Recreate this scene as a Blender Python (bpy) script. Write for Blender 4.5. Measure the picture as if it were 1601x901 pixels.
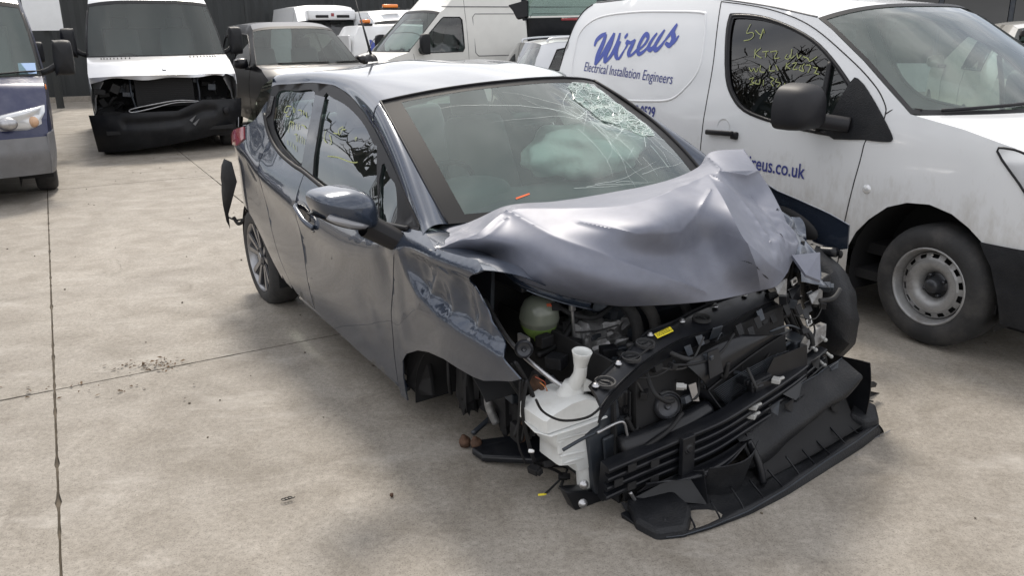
import bpy, math, random
from mathutils import Vector, Matrix, noise, Euler
from mathutils.geometry import delaunay_2d_cdt
random.seed(7)
for o in list(bpy.data.objects): bpy.data.objects.remove(o)
SC = bpy.context.scene
COL = SC.collection
R = math.radians
# ------------------------------------------------------------------ camera
cam_d = bpy.data.cameras.new('camera'); cam = bpy.data.objects.new('camera', cam_d); COL.objects.link(cam)
cam.location = (0, 0, 1.575)
cam_d.sensor_width = 36.0
cam_d.lens = 36.0*1300.0/1601.0
cam_d.clip_end = 800
TILT, ROLL = .297, .015
cam.matrix_world = Matrix.Translation((0, 0, 1.575)) @ Matrix.Rotation(math.pi/2-TILT, 4, 'X') @ Matrix.Rotation(-ROLL, 4, 'Z')
SC.camera = cam
SC.render.resolution_x = 1024; SC.render.resolution_y = 577
# ------------------------------------------------------------------ daylight: bright broken overcast, sun veiled beyond the yard
SUN_EL, SUN_AZ = R(50), R(-10)      # azimuth measured from +Y towards +X
world = bpy.data.worlds.new('World'); SC.world = world; world.use_nodes = True
wn = world.node_tree.nodes; wl = world.node_tree.links
bg = wn['Background']
sky = wn.new('ShaderNodeTexSky'); sky.sky_type = 'NISHITA'; sky.sun_disc = False
sky.sun_elevation = SUN_EL; sky.sun_rotation = SUN_AZ; sky.dust_density = 2.0
tc = wn.new('ShaderNodeTexCoord')
mp = wn.new('ShaderNodeMapping'); mp.inputs['Scale'].default_value = (1.0, 1.0, 2.6)
nz = wn.new('ShaderNodeTexNoise'); nz.inputs['Scale'].default_value = 2.3; nz.inputs['Detail'].default_value = 6
nz.inputs['Roughness'].default_value = .55
cr = wn.new('ShaderNodeValToRGB')
cr.color_ramp.elements[0].position = .34; cr.color_ramp.elements[0].color = (.35, .35, .35, 1)
cr.color_ramp.elements[1].position = .58; cr.color_ramp.elements[1].color = (1, 1, 1, 1)
nz2 = wn.new('ShaderNodeTexNoise'); nz2.inputs['Scale'].default_value = 4.0; nz2.inputs['Detail'].default_value = 5
cr2 = wn.new('ShaderNodeValToRGB')
cr2.color_ramp.elements[0].position = .35; cr2.color_ramp.elements[0].color = (9.6, 9.6, 9.9, 1)
cr2.color_ramp.elements[1].position = .7; cr2.color_ramp.elements[1].color = (15, 15, 15.2, 1)
mx = wn.new('ShaderNodeMixRGB')
wl.new(tc.outputs['Generated'], mp.inputs['Vector']); wl.new(mp.outputs[0], nz.inputs['Vector']); wl.new(mp.outputs[0], nz2.inputs['Vector'])
wl.new(nz.outputs['Fac'], cr.inputs[0]); wl.new(nz2.outputs['Fac'], cr2.inputs[0])
wl.new(cr.outputs[0], mx.inputs[0]); wl.new(sky.outputs[0], mx.inputs[1]); wl.new(cr2.outputs[0], mx.inputs[2])
wl.new(mx.outputs[0], bg.inputs[0]); bg.inputs[1].default_value = .10
sun_d = bpy.data.lights.new('sun', 'SUN'); sun_d.energy = 2.6; sun_d.angle = R(12); sun_d.color = (1, .92, .81)
sun = bpy.data.objects.new('sun', sun_d); COL.objects.link(sun)
sdir = Vector((math.sin(SUN_AZ)*math.cos(SUN_EL), math.cos(SUN_AZ)*math.cos(SUN_EL), math.sin(SUN_EL)))
sun.rotation_euler = sdir.to_track_quat('Z', 'Y').to_euler(); sun.location = (0, 0, 30)
SC.view_settings.view_transform = 'Standard'; SC.view_settings.look = 'None'
SC.view_settings.exposure = 0.38; SC.view_settings.gamma = 1.0

# ------------------------------------------------------------------ materials
def _bsdf(m): return m.node_tree.nodes['Principled BSDF']
def pmat(name, col, rough=.5, metal=0., coat=0., coat_rough=.03, var=.0, vscale=6., bump=0., bscale=60., dirt=None, dirt_amt=.5, dscale=3., spec=.5):
    m = bpy.data.materials.new(name); m.use_nodes = True
    n = m.node_tree.nodes; l = m.node_tree.links; b = n['Principled BSDF']
    b.inputs['Base Color'].default_value = (*col, 1); b.inputs['Roughness'].default_value = rough
    b.inputs['Metallic'].default_value = metal; b.inputs['Coat Weight'].default_value = coat
    b.inputs['Coat Roughness'].default_value = coat_rough; b.inputs['Specular IOR Level'].default_value = spec
    t = n.new('ShaderNodeTexCoord')
    last = None
    if var > 0:
        a = n.new('ShaderNodeTexNoise'); a.inputs['Scale'].default_value = vscale; a.inputs['Detail'].default_value = 6
        l.new(t.outputs['Object'], a.inputs['Vector'])
        h = n.new('ShaderNodeMapRange'); h.inputs['From Min'].default_value = .3; h.inputs['From Max'].default_value = .7
        h.inputs['To Min'].default_value = 1-var; h.inputs['To Max'].default_value = 1+var
        l.new(a.outputs['Fac'], h.inputs['Value'])
        x = n.new('ShaderNodeVectorMath'); x.operation = 'SCALE'; x.inputs[0].default_value = col
        l.new(h.outputs[0], x.inputs['Scale']); last = x.outputs[0]
        l.new(last, b.inputs['Base Color'])
    if dirt:
        a = n.new('ShaderNodeTexNoise'); a.inputs['Scale'].default_value = dscale; a.inputs['Detail'].default_value = 8; a.inputs['Roughness'].default_value = .65
        l.new(t.outputs['Object'], a.inputs['Vector'])
        h = n.new('ShaderNodeMapRange'); h.inputs['From Min'].default_value = .48; h.inputs['From Max'].default_value = .72
        h.inputs['To Max'].default_value = dirt_amt; l.new(a.outputs['Fac'], h.inputs['Value'])
        x = n.new('ShaderNodeMixRGB'); l.new(h.outputs[0], x.inputs[0])
        if last: l.new(last, x.inputs[1])
        else: x.inputs[1].default_value = (*col, 1)
        x.inputs[2].default_value = (*dirt, 1); l.new(x.outputs[0], b.inputs['Base Color'])
        r = n.new('ShaderNodeMapRange'); r.inputs['From Max'].default_value = 1; r.inputs['To Min'].default_value = rough; r.inputs['To Max'].default_value = min(1, rough+.5)
        l.new(h.outputs[0], r.inputs['Value']); l.new(r.outputs[0], b.inputs['Roughness'])
    if bump > 0:
        a = n.new('ShaderNodeTexNoise'); a.inputs['Scale'].default_value = bscale; a.inputs['Detail'].default_value = 4
        l.new(t.outputs['Object'], a.inputs['Vector'])
        u = n.new('ShaderNodeBump'); u.inputs['Strength'].default_value = bump; u.inputs['Distance'].default_value = .01
        l.new(a.outputs['Fac'], u.inputs['Height']); l.new(u.outputs[0], b.inputs['Normal'])
    return m
def glass(name, tint=(.75, .82, .79), rough=.0, refl=1.0, haze=0.0, hazecol=(.55, .66, .62)):
    m = bpy.data.materials.new(name); m.use_nodes = True
    n = m.node_tree.nodes; l = m.node_tree.links; n.remove(n['Principled BSDF']); out = n['Material Output']
    tr = n.new('ShaderNodeBsdfTransparent'); tr.inputs[0].default_value = (*tint, 1)
    gl = n.new('ShaderNodeBsdfGlossy'); gl.inputs['Roughness'].default_value = rough
    fr = n.new('ShaderNodeFresnel'); fr.inputs['IOR'].default_value = 1.5
    ml = n.new('ShaderNodeMath'); ml.operation = 'MULTIPLY'; ml.inputs[1].default_value = 1.7*refl; ml.use_clamp = True
    mxs = n.new('ShaderNodeMixShader'); l.new(fr.outputs[0], ml.inputs[0]); l.new(ml.outputs[0], mxs.inputs[0])
    base = tr.outputs[0]
    if haze > 0:
        df = n.new('ShaderNodeBsdfDiffuse'); df.inputs[0].default_value = (*hazecol, 1)
        m2 = n.new('ShaderNodeMixShader'); m2.inputs[0].default_value = haze
        l.new(tr.outputs[0], m2.inputs[1]); l.new(df.outputs[0], m2.inputs[2]); base = m2.outputs[0]
    l.new(base, mxs.inputs[1]); l.new(gl.outputs[0], mxs.inputs[2]); l.new(mxs.outputs[0], out.inputs[0])
    return m
M = dict(
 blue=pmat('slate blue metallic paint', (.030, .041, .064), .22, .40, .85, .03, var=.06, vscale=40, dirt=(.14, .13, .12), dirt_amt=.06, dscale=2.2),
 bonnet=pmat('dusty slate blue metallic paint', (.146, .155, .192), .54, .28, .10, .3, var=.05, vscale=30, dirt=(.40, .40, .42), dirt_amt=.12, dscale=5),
 satin=pmat('satin black trim', (.009, .009, .011), .5, spec=.3, bump=.05, bscale=300),
 gloss=pmat('gloss black trim', (.012, .012, .014), .12, coat=.5),
 plastic=pmat('grained black plastic', (.010, .0108, .0130), .5, var=.25, vscale=9, bump=.28, bscale=130, dirt=(.050, .048, .046), dirt_amt=.22, dscale=6, spec=.3),
 plastic2=pmat('smooth black plastic', (.0075, .0082, .0105), .33, var=.2, vscale=14, dirt=(.040, .040, .040), dirt_amt=.2, dscale=9, spec=.35),
 rubber=pmat('tyre rubber', (.022, .022, .023), .75, var=.25, vscale=10, bump=.15, bscale=120, dirt=(.11, .10, .09), dirt_amt=.4, dscale=5),
 dark=pmat('unlit black cavity', (.008, .008, .009), .8),
 metal=pmat('bare steel', (.42, .42, .43), .35, .9, var=.2, vscale=20),
 castmetal=pmat('cast aluminium', (.30, .30, .30), .5, .7, var=.3, vscale=30, bump=.2, bscale=90, dirt=(.08, .06, .045), dirt_amt=.5, dscale=14),
 rust=pmat('rusty iron', (.10, .055, .035), .8, .3, var=.4, vscale=30, bump=.4, bscale=80),
 bracket=pmat('dark grey painted steel', (.038, .045, .056), .4, .4, var=.2, vscale=12, dirt=(.14, .13, .12), dirt_amt=.3, dscale=10),
 alloy=pmat('machined alloy', (.30, .30, .31), .35, .9, var=.1, vscale=20),
 alloydark=pmat('dark alloy paint', (.05, .052, .058), .35, .5),
 milky=pmat('milky white plastic', (.60, .61, .60), .42, var=.06, vscale=12, dirt=(.35, .33, .28), dirt_amt=.35, dscale=7),
 white=pmat('white van paint', (.68, .69, .70), .25, 0, .6, .06, var=.02, vscale=3, dirt=(.36, .33, .28), dirt_amt=.22, dscale=2.3),
 whitefar=pmat('white paint', (.72, .73, .74), .3, 0, .5, .06, var=.03),
 cream=pmat('cream white paint', (.66, .65, .61), .35, 0, .3, .1, var=.03),
 silver=pmat('silver paint', (.55, .56, .58), .3, .45, .6, .06, var=.04, dirt=(.3, .29, .27), dirt_amt=.15),
 navy=pmat('navy blue paint', (.010, .015, .060), .32, .1, .3, .10, var=.1, dirt=(.14, .14, .15), dirt_amt=.25),
 blackpaint=pmat('black car paint', (.006, .006, .008), .28, .0, .25, .1, spec=.3),
 greenvan=pmat('grey green van paint', (.16, .20, .20), .4, .1, .5, .1),
 greybumper=pmat('weathered grey plastic', (.155, .155, .16), .5, var=.12, vscale=5, bump=.05, bscale=200, dirt=(.10, .095, .09), dirt_amt=.5, dscale=4),
 steelwheel=pmat('dirty silver steel wheel', (.33, .33, .33), .45, .5, var=.15, vscale=12, dirt=(.09, .075, .06), dirt_amt=.85, dscale=6),
 seat=pmat('dark grey seat cloth', (.20, .21, .215), .85, bump=.2, bscale=200),
 dash=pmat('dashboard plastic', (.11, .12, .122), .55, bump=.1, bscale=300),
 lining=pmat('pale grey lining', (.30, .31, .31), .8),
 airbag=pmat('white airbag cloth', (.84, .88, .84), .8, bump=.6, bscale=18),
 red=pmat('red lamp plastic', (.22, .008, .015), .15, coat=.6),
 orange=pmat('amber plastic', (.75, .20, .02), .25, coat=.5),
 clear=pmat('clear lamp plastic', (.62, .63, .64), .12, .3, coat=.8),
 yellow=pmat('yellow label', (.75, .62, .03), .5),
 ink=pmat('black ink', (.011, .011, .012), .6, spec=.3),
 labelwhite=pmat('white label', (.75, .75, .74), .5),
 print=pmat('dark blue vinyl', (.035, .045, .20), .5),
 print2=pmat('blue vinyl', (.055, .085, .36), .5),
 chalk=pmat('yellow green marker', (.30, .33, .13), .8),
 whitevan=None, repeater=pmat('smoked repeater lens', (.22, .22, .23), .2, .2, .5), clip=pmat('dusty white clip', (.34, .34, .33), .5), mirror=pmat('black mirror plastic', (.014, .014, .017), .55, spec=.35), coolant=pmat('green coolant', (.16, .30, .05), .2),
 wirered=pmat('red wire', (.36, .07, .03), .5), wireblue=pmat('pale blue wire', (.35, .50, .60), .5),
 copper=pmat('orange tape', (.55, .2, .05), .6),
)
M['glass'] = glass('tinted glass', (.62, .70, .67), haze=.0)
M['screen'] = glass('windscreen glass with painted sky veil', (.66, .80, .74), haze=.11, hazecol=(.52, .64, .59), refl=.85)  # haze is a pale veil painted in for the bright sky's reflection
M['screenfar'] = glass('windscreen glass', (.55, .62, .60), haze=.10, hazecol=(.45, .50, .48), refl=.45)
M['darkglass'] = glass('dark tinted glass', (.16, .18, .18), refl=1.1)
M['sidescreen'] = glass('side glass', (.50, .60, .57), refl=1.25)
M['cracked'] = glass('shattered glass', (.70, .80, .75), rough=.22, haze=.34, hazecol=(.46, .60, .53), refl=.6)

# white van paint with road grime thrown up round the arches and sill
M['whitevan'] = pmat('white van paint with road grime', (.66, .67, .68), .25, 0, .6, .06, var=.02, vscale=3)
def add_grime(m, ztop, col, amt):
    n = m.node_tree.nodes; l = m.node_tree.links; b = n['Principled BSDF']; src = b.inputs['Base Color'].links[0].from_socket
    t = n.new('ShaderNodeTexCoord'); sp = n.new('ShaderNodeSeparateXYZ'); l.new(t.outputs['Object'], sp.inputs[0])
    mpn = n.new('ShaderNodeMapping'); mpn.inputs['Scale'].default_value = (1.6, 1.6, .7); l.new(t.outputs['Object'], mpn.inputs['Vector'])
    a = n.new('ShaderNodeTexNoise'); a.inputs['Scale'].default_value = 7; a.inputs['Detail'].default_value = 9; a.inputs['Roughness'].default_value = .72; l.new(mpn.outputs[0], a.inputs['Vector'])
    r = n.new('ShaderNodeMapRange'); r.inputs['From Min'].default_value = .30; r.inputs['From Max'].default_value = ztop; r.inputs['To Min'].default_value = .36; r.inputs['To Max'].default_value = -.16; l.new(sp.outputs['Z'], r.inputs['Value'])
    ad = n.new('ShaderNodeMath'); ad.operation = 'ADD'; l.new(a.outputs['Fac'], ad.inputs[0]); l.new(r.outputs[0], ad.inputs[1])
    q = n.new('ShaderNodeMapRange'); q.inputs['From Min'].default_value = .50; q.inputs['From Max'].default_value = .85; q.inputs['To Max'].default_value = amt; l.new(ad.outputs[0], q.inputs['Value'])
    x = n.new('ShaderNodeMixRGB'); l.new(q.outputs[0], x.inputs[0]); l.new(src, x.inputs[1]); x.inputs[2].default_value = (*col, 1); l.new(x.outputs[0], b.inputs['Base Color'])
add_grime(M['whitevan'], 1.05, (.30, .27, .22), .55)
# ------------------------------------------------------------------ object helpers
def setp(o, label=None, cat=None, group=None, kind=None):
    if label: o['label'] = label
    if cat: o['category'] = cat
    if group: o['group'] = group
    if kind: o['kind'] = kind
    return o
def empty(name, mat4=None, **k):
    o = bpy.data.objects.new(name, None); COL.objects.link(o); o.empty_display_size = .2
    if mat4 is not None: o.matrix_world = mat4
    return setp(o, **k)
def mesh(name, V, F, mat, parent=None, smooth=True, thick=0., off=-1., bevel=0., sub=0, sharp=None, **k):
    V = [Vector(v) for v in V]; nf = len(F); F = list(F)
    if thick:
        # turn the sheet's free edges inwards: a flat-shaded rim gives it its thickness
        N = [Vector() for _ in V]; cnt = {}
        for f in F:
            n = Vector()
            for i in range(1, len(f)-1): n += (V[f[i]]-V[f[0]]).cross(V[f[i+1]]-V[f[0]])
            for i in f: N[i] += n
            for i in range(len(f)):
                a, b = f[i], f[(i+1) % len(f)]; cnt[(a, b)] = cnt.get((a, b), 0)+1
        for (a, b) in list(cnt):
            if (b, a) in cnt or a == b: continue
            na = N[a].normalized()*thick; nb = N[b].normalized()*thick; m = len(V)
            V += [V[a].copy(), V[b].copy(), V[b]-nb, V[a]-na]; F.append((m+1, m, m+3, m+2))
    me = bpy.data.meshes.new(name); me.from_pydata([tuple(v) for v in V], [], F)
    me.materials.append(mat)
    if smooth:
        me.polygons.foreach_set('use_smooth', [i < nf for i in range(len(me.polygons))])
        if sharp: me.set_sharp_from_angle(angle=R(sharp))
    me.validate(); me.update()
    o = bpy.data.objects.new(name, me); COL.objects.link(o)
    if parent: o.parent = parent
    if bevel:
        s = o.modifiers.new('b', 'BEVEL'); s.width = bevel; s.segments = 2; s.limit_method = 'ANGLE'; s.angle_limit = R(35)
    if sub:
        s = o.modifiers.new('u', 'SUBSURF'); s.levels = sub; s.render_levels = sub
    return setp(o, **k)
class MB:
    def __init__(s): s.V = []; s.F = []
    def add(s, V, F):
        n = len(s.V); s.V += [tuple(v) for v in V]; s.F += [tuple(i+n for i in f) for f in F]; return s
    def box(s, c, d, rot=None, taper=1.):
        c = Vector(c); hx, hy, hz = d[0]/2, d[1]/2, d[2]/2; V = []
        for z in (-hz, hz):
            t = taper if z > 0 else 1.
            for x, y in ((-hx, -hy), (hx, -hy), (hx, hy), (-hx, hy)):
                v = Vector((x*t, y*t, z))
                if rot: v = rot @ v
                V.append(c+v)
        return s.add(V, [(3, 2, 1, 0), (4, 5, 6, 7), (0, 1, 5, 4), (1, 2, 6, 5), (2, 3, 7, 6), (3, 0, 4, 7)])
    def prism(s, loop, vec):
        n = len(loop); vec = Vector(vec); V = [Vector(p) for p in loop]+[Vector(p)+vec for p in loop]
        nr = Vector((0, 0, 0))
        for i in range(n):
            a, b = V[i], V[(i+1) % n]; nr += a.cross(b)
        flip = nr.dot(vec) > 0
        F = [tuple(range(n)), tuple(range(2*n-1, n-1, -1))]+[(i, i+n, (i+1) % n+n, (i+1) % n) for i in range(n)]
        if flip: F = [tuple(reversed(f)) for f in F]
        return s.add(V, F)
    def tube(s, pts, r, seg=8, smooth=True, caps=True, closed=False):
        P = spline(pts, 6, closed) if smooth and len(pts) > 2 else [Vector(p) for p in pts]
        n = len(P); V = []; F = []; up = Vector((0, 0, 1)); prev = None
        for i, p in enumerate(P):
            a = P[i-1] if (i > 0 or closed) else p; b = P[(i+1) % n] if (i < n-1 or closed) else p
            t = (b-a).normalized() if (b-a).length > 1e-9 else Vector((1, 0, 0))
            if prev is None:
                u = t.cross(up)
                if u.length < .1: u = t.cross(Vector((1, 0, 0)))
            else: u = prev-t*prev.dot(t)
            u.normalize(); prev = u; w = t.cross(u)
            rr = r[0]+(r[1]-r[0])*i/max(1, n-1) if isinstance(r, tuple) else r
            for k in range(seg):
                an = 2*math.pi*k/seg; V.append(p+(u*math.cos(an)+w*math.sin(an))*rr)
        m = n if closed else n-1
        for i in range(m):
            for k in range(seg):
                a = i*seg+k; b = i*seg+(k+1) % seg; c = ((i+1) % n)*seg+(k+1) % seg; d = ((i+1) % n)*seg+k
                F.append((a, b, c, d))
        if caps and not closed: F.append(tuple(range(seg-1, -1, -1))); F.append(tuple((n-1)*seg+k for k in range(seg)))
        return s.add(V, F)
    def lathe(s, prof, origin, axis, seg=32, arc=None):
        a = Vector(axis).normalized(); u = a.cross(Vector((0, 0, 1)))
        if u.length < .1: u = a.cross(Vector((1, 0, 0)))
        u.normalize(); w = a.cross(u); o = Vector(origin); V = []; F = []; n = len(prof)
        a0, a1 = arc or (0, 2*math.pi); full = arc is None; ns = seg if full else seg+1
        for k in range(ns):
            an = a0+(a1-a0)*k/seg
            for r, h in prof: V.append(o+a*h+(u*math.cos(an)+w*math.sin(an))*r)
        for k in range(seg):
            k2 = (k+1) % ns
            for i in range(n-1): F.append((k*n+i, k*n+i+1, k2*n+i+1, k2*n+i))
        return s.add(V, F)
    def grid(s, nu, nv, f, closeu=False):
        V = [f(i/nu, j/nv) for i in range(nu+1) for j in range(nv+1)]
        F = [(i*(nv+1)+j, (i+1)*(nv+1)+j, (i+1)*(nv+1)+j+1, i*(nv+1)+j+1) for i in range(nu) for j in range(nv)]
        return s.add(V, F)
    def inflate(s, loop, vec, prof=((1., 0.), (.96, .35), (.86, .7), (.6, .93), (.25, 1.))):
        """domed shape standing on a closed outline"""
        L = [Vector(p) for p in loop]; c = sum(L, Vector())/len(L); vec = Vector(vec); n = len(L); V = []; F = []
        for sc, h in prof:
            for p in L: V.append(c+(p-c)*sc+vec*h)
        V.append(c+vec*prof[-1][1])
        for i in range(len(prof)-1):
            for k in range(n): F.append((i*n+k, i*n+(k+1) % n, (i+1)*n+(k+1) % n, (i+1)*n+k))
        t = (len(prof)-1)*n
        for k in range(n): F.append((t+k, t+(k+1) % n, len(V)-1))
        return s.add(V, F)
    def ribbon(s, A, B, nv=6, bulge=(0, 0, 0)):
        """surface between two polylines of equal length"""
        bu = Vector(bulge); n = len(A)
        return s.grid(n-1, nv, lambda u, v: Vector(A[round(u*(n-1))]).lerp(Vector(B[round(u*(n-1))]), v)+bu*(4*v*(1-v)))
    def ball(s, c, r, seg=12, rings=8):
        c = Vector(c); r = Vector(r) if not isinstance(r, (int, float)) else Vector((r, r, r))
        return s.grid(rings, seg, lambda u, v: c+Vector((r.x*math.sin(math.pi*u)*math.cos(2*math.pi*v), r.y*math.sin(math.pi*u)*math.sin(2*math.pi*v), r.z*math.cos(math.pi*u))))
    def build(s, name, mat, parent=None, **k): return mesh(name, s.V, s.F, mat, parent, **k)
def spline(pts, n=6, closed=False):
    P = [Vector(p) for p in pts]; out = []; m = len(P)
    rng = range(m if closed else m-1)
    for i in rng:
        p0 = P[(i-1) % m] if (closed or i > 0) else P[i]; p1 = P[i]; p2 = P[(i+1) % m]
        p3 = P[(i+2) % m] if (closed or i < m-2) else p2
        for k in range(n):
            t = k/n
            out.append(.5*((2*p1)+(p2-p0)*t+(2*p0-5*p1+4*p2-p3)*t*t+(3*p1-p0-3*p2+p3)*t**3))
    if not closed: out.append(P[-1])
    return out
def resamp(pts, n):
    P = [Vector(p) for p in pts]; d = [0]
    for a, b in zip(P, P[1:]): d.append(d[-1]+(b-a).length)
    out = []
    for i in range(n):
        t = d[-1]*i/(n-1); j = 0
        while j < len(d)-2 and d[j+1] < t: j += 1
        out.append(P[j].lerp(P[j+1], (t-d[j])/max(1e-9, d[j+1]-d[j])))
    return out
def inside(p, poly):
    c = False; n = len(poly); x, y = p; j = n-1
    for i in range(n):
        xi, yi = poly[i]; xj, yj = poly[j]
        if (yi > y) != (yj > y) and x < (xj-xi)*(y-yi)/(yj-yi)+xi: c = not c
        j = i
    return c
def dense(poly, step):
    out = []
    for i in range(len(poly)):
        a = Vector(poly[i]); b = Vector(poly[(i+1) % len(poly)]); n = max(1, int((b-a).length/step))
        out += [tuple(a.lerp(b, k/n)) for k in range(n)]
    return out
def smooth2(poly, n=4): return [(p.x, p.y) for p in spline([(a, b, 0) for a, b in poly], n, True)]
def tri2d(poly, holes, step):
    loops = [dense(poly, step)]+[dense(h, step) for h in holes]
    V = []; E = []
    for L in loops:
        b = len(V); V += [Vector(p) for p in L]; E += [(b+i, b+(i+1) % len(L)) for i in range(len(L))]
    xs = [p[0] for p in loops[0]]; ys = [p[1] for p in loops[0]]
    bd = [v.copy() for v in V]
    x = min(xs)+step*.5; r = 0
    while x < max(xs):
        y = min(ys)+step*(.5 if r % 2 else 1.)
        while y < max(ys):
            if inside((x, y), loops[0]) and not any(inside((x, y), h) for h in loops[1:]):
                if all(abs(b.x-x)+abs(b.y-y) > step*.55 for b in bd): V.append(Vector((x, y)))
            y += step
        x += step*.9; r += 1
    v2, e2, f2, *_ = delaunay_2d_cdt(V, E, [], 0, 1e-5)
    F = []
    for f in f2:
        c = sum((v2[i] for i in f), Vector((0, 0)))/len(f)
        if inside(c, loops[0]) and not any(inside(c, h) for h in loops[1:]): F.append(tuple(f))
    return v2, F
def panel(name, poly, fn, mat, parent, holes=(), step=.05, thick=.004, flip=False, off=-1., **k):
    v2, F = tri2d([tuple(p) for p in poly], [[tuple(p) for p in h] for h in holes], step)
    if not flip: F = [tuple(reversed(f)) for f in F]
    return mesh(name, [fn(v.x, v.y) for v in v2], F, mat, parent, thick=thick, off=off, **k)
def stroke(mb, pts2, w, fn, n=5, taper=True):
    """a brush or pen line of width w laid on the surface fn(x, z)"""
    P = spline([(a, b, 0) for a, b in pts2], n) if len(pts2) > 2 else resamp([(a, b, 0) for a, b in pts2], 5)
    V = []; m = len(P)
    for i, p in enumerate(P):
        t = (P[min(m-1, i+1)]-P[max(0, i-1)]).normalized(); nn = Vector((-t.y, t.x, 0))
        ww = w/2*(.45+.55*math.sin(math.pi*(i+.4)/(m-.2)) if taper else 1.)
        V += [fn(*(p+nn*ww).xy), fn(*(p-nn*ww).xy)]
    mb.add(V, [(2*i, 2*i+1, 2*i+3, 2*i+2) for i in range(m-1)])
def text(name, s, fn, size, mat, parent, shear=0., sx=1., bold=0., align='LEFT', **k):
    """flat lettering mapped through fn(u, v) onto a surface"""
    c = bpy.data.curves.new('t', 'FONT'); c.body = s; c.size = size; c.shear = shear; c.offset = bold; c.align_x = align; c.resolution_u = 3
    o = bpy.data.objects.new('t', c); COL.objects.link(o)
    me = bpy.data.meshes.new_from_object(o); bpy.data.objects.remove(o)
    V = [fn(v.co.x*sx, v.co.y) for v in me.vertices]; F = [tuple(p.vertices) for p in me.polygons]
    return mesh(name, V, F, mat, parent, smooth=False, **k)
def frame_mat(x, y, head, pitch=0., roll=0., z=0.):
    return Matrix.Translation((x, y, z)) @ Matrix.Rotation(head, 4, 'Z') @ Matrix.Rotation(pitch, 4, 'Y') @ Matrix.Rotation(roll, 4, 'X')
def lerp_tab(t, xs, ys):
    if t <= xs[0]: return ys[0]
    for i in range(len(xs)-1):
        if t <= xs[i+1]:
            # monotone-ish cubic (Catmull-Rom tangents, clamped)
            x0, x1, y0, y1 = xs[i], xs[i+1], ys[i], ys[i+1]
            h = x1-x0; d = (y1-y0)/h
            dm = (y0-ys[i-1])/(x0-xs[i-1]) if i > 0 else d
            dp = (ys[i+2]-y1)/(xs[i+2]-x1) if i+2 < len(xs) else d
            m0 = 0 if dm*d <= 0 else 2*dm*d/(dm+d)
            m1 = 0 if dp*d <= 0 else 2*dp*d/(dp+d)
            u = (t-x0)/h
            return y0*(1+2*u)*(1-u)**2 + m0*h*u*(1-u)**2 + y1*u*u*(3-2*u) + m1*h*u*u*(u-1)
    return ys[-1]
def crease_z(x):
    return lerp_tab(x, [-.7, -.3, .0, .2, .62, 1.0, 1.41, 1.73, 2.02, 2.38, 2.8], [1.0, .99, .96, .88, .81, .755, .725, .775, .852, .90, .92])
def belt_z(x):
    return lerp_tab(x, [-.8, -.1, .07, .24, .42, .66, 1.2, 1.75, 2.1, 2.8], [1.25, 1.19, 1.12, 1.05, 1.005, .98, .945, .925, .95, .97])
def hatch_half(x, z):
    """half width of the grey hatchback at station x and height z"""
    zc, zb = crease_z(x), belt_z(x)
    if z >= zb:
        w = lerp_tab(z-zb, [0, .12, .25, .38, .5], [.80, .75, .675, .585, .50])
    elif z >= zc:
        u = (z-zc)/max(.02, zb-zc)
        w = .876 - .076*u**1.5
    else:
        w = lerp_tab(z-zc, [-1.0, -.8, -.6, -.35, -.15, -.04, 0], [.75, .80, .838, .862, .858, .868, .876])
    if x < -.15: w -= .38*(-.15-x)**1.6
    if x > 2.35: w -= .14*(x-2.35)**1.5
    return w
def partner_half(x, z):
    w = lerp_tab(z, [.1, .25, .5, .75, 1.0, 1.1, 1.3, 1.6, 1.75, 1.85], [.84, .87, .885, .89, .875, .86, .815, .725, .66, .60])
    if x > 2.9: w -= .22*(x-2.9)**1.8
    if x < -.2: w -= .06*(-.2-x)**2
    return w
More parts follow.
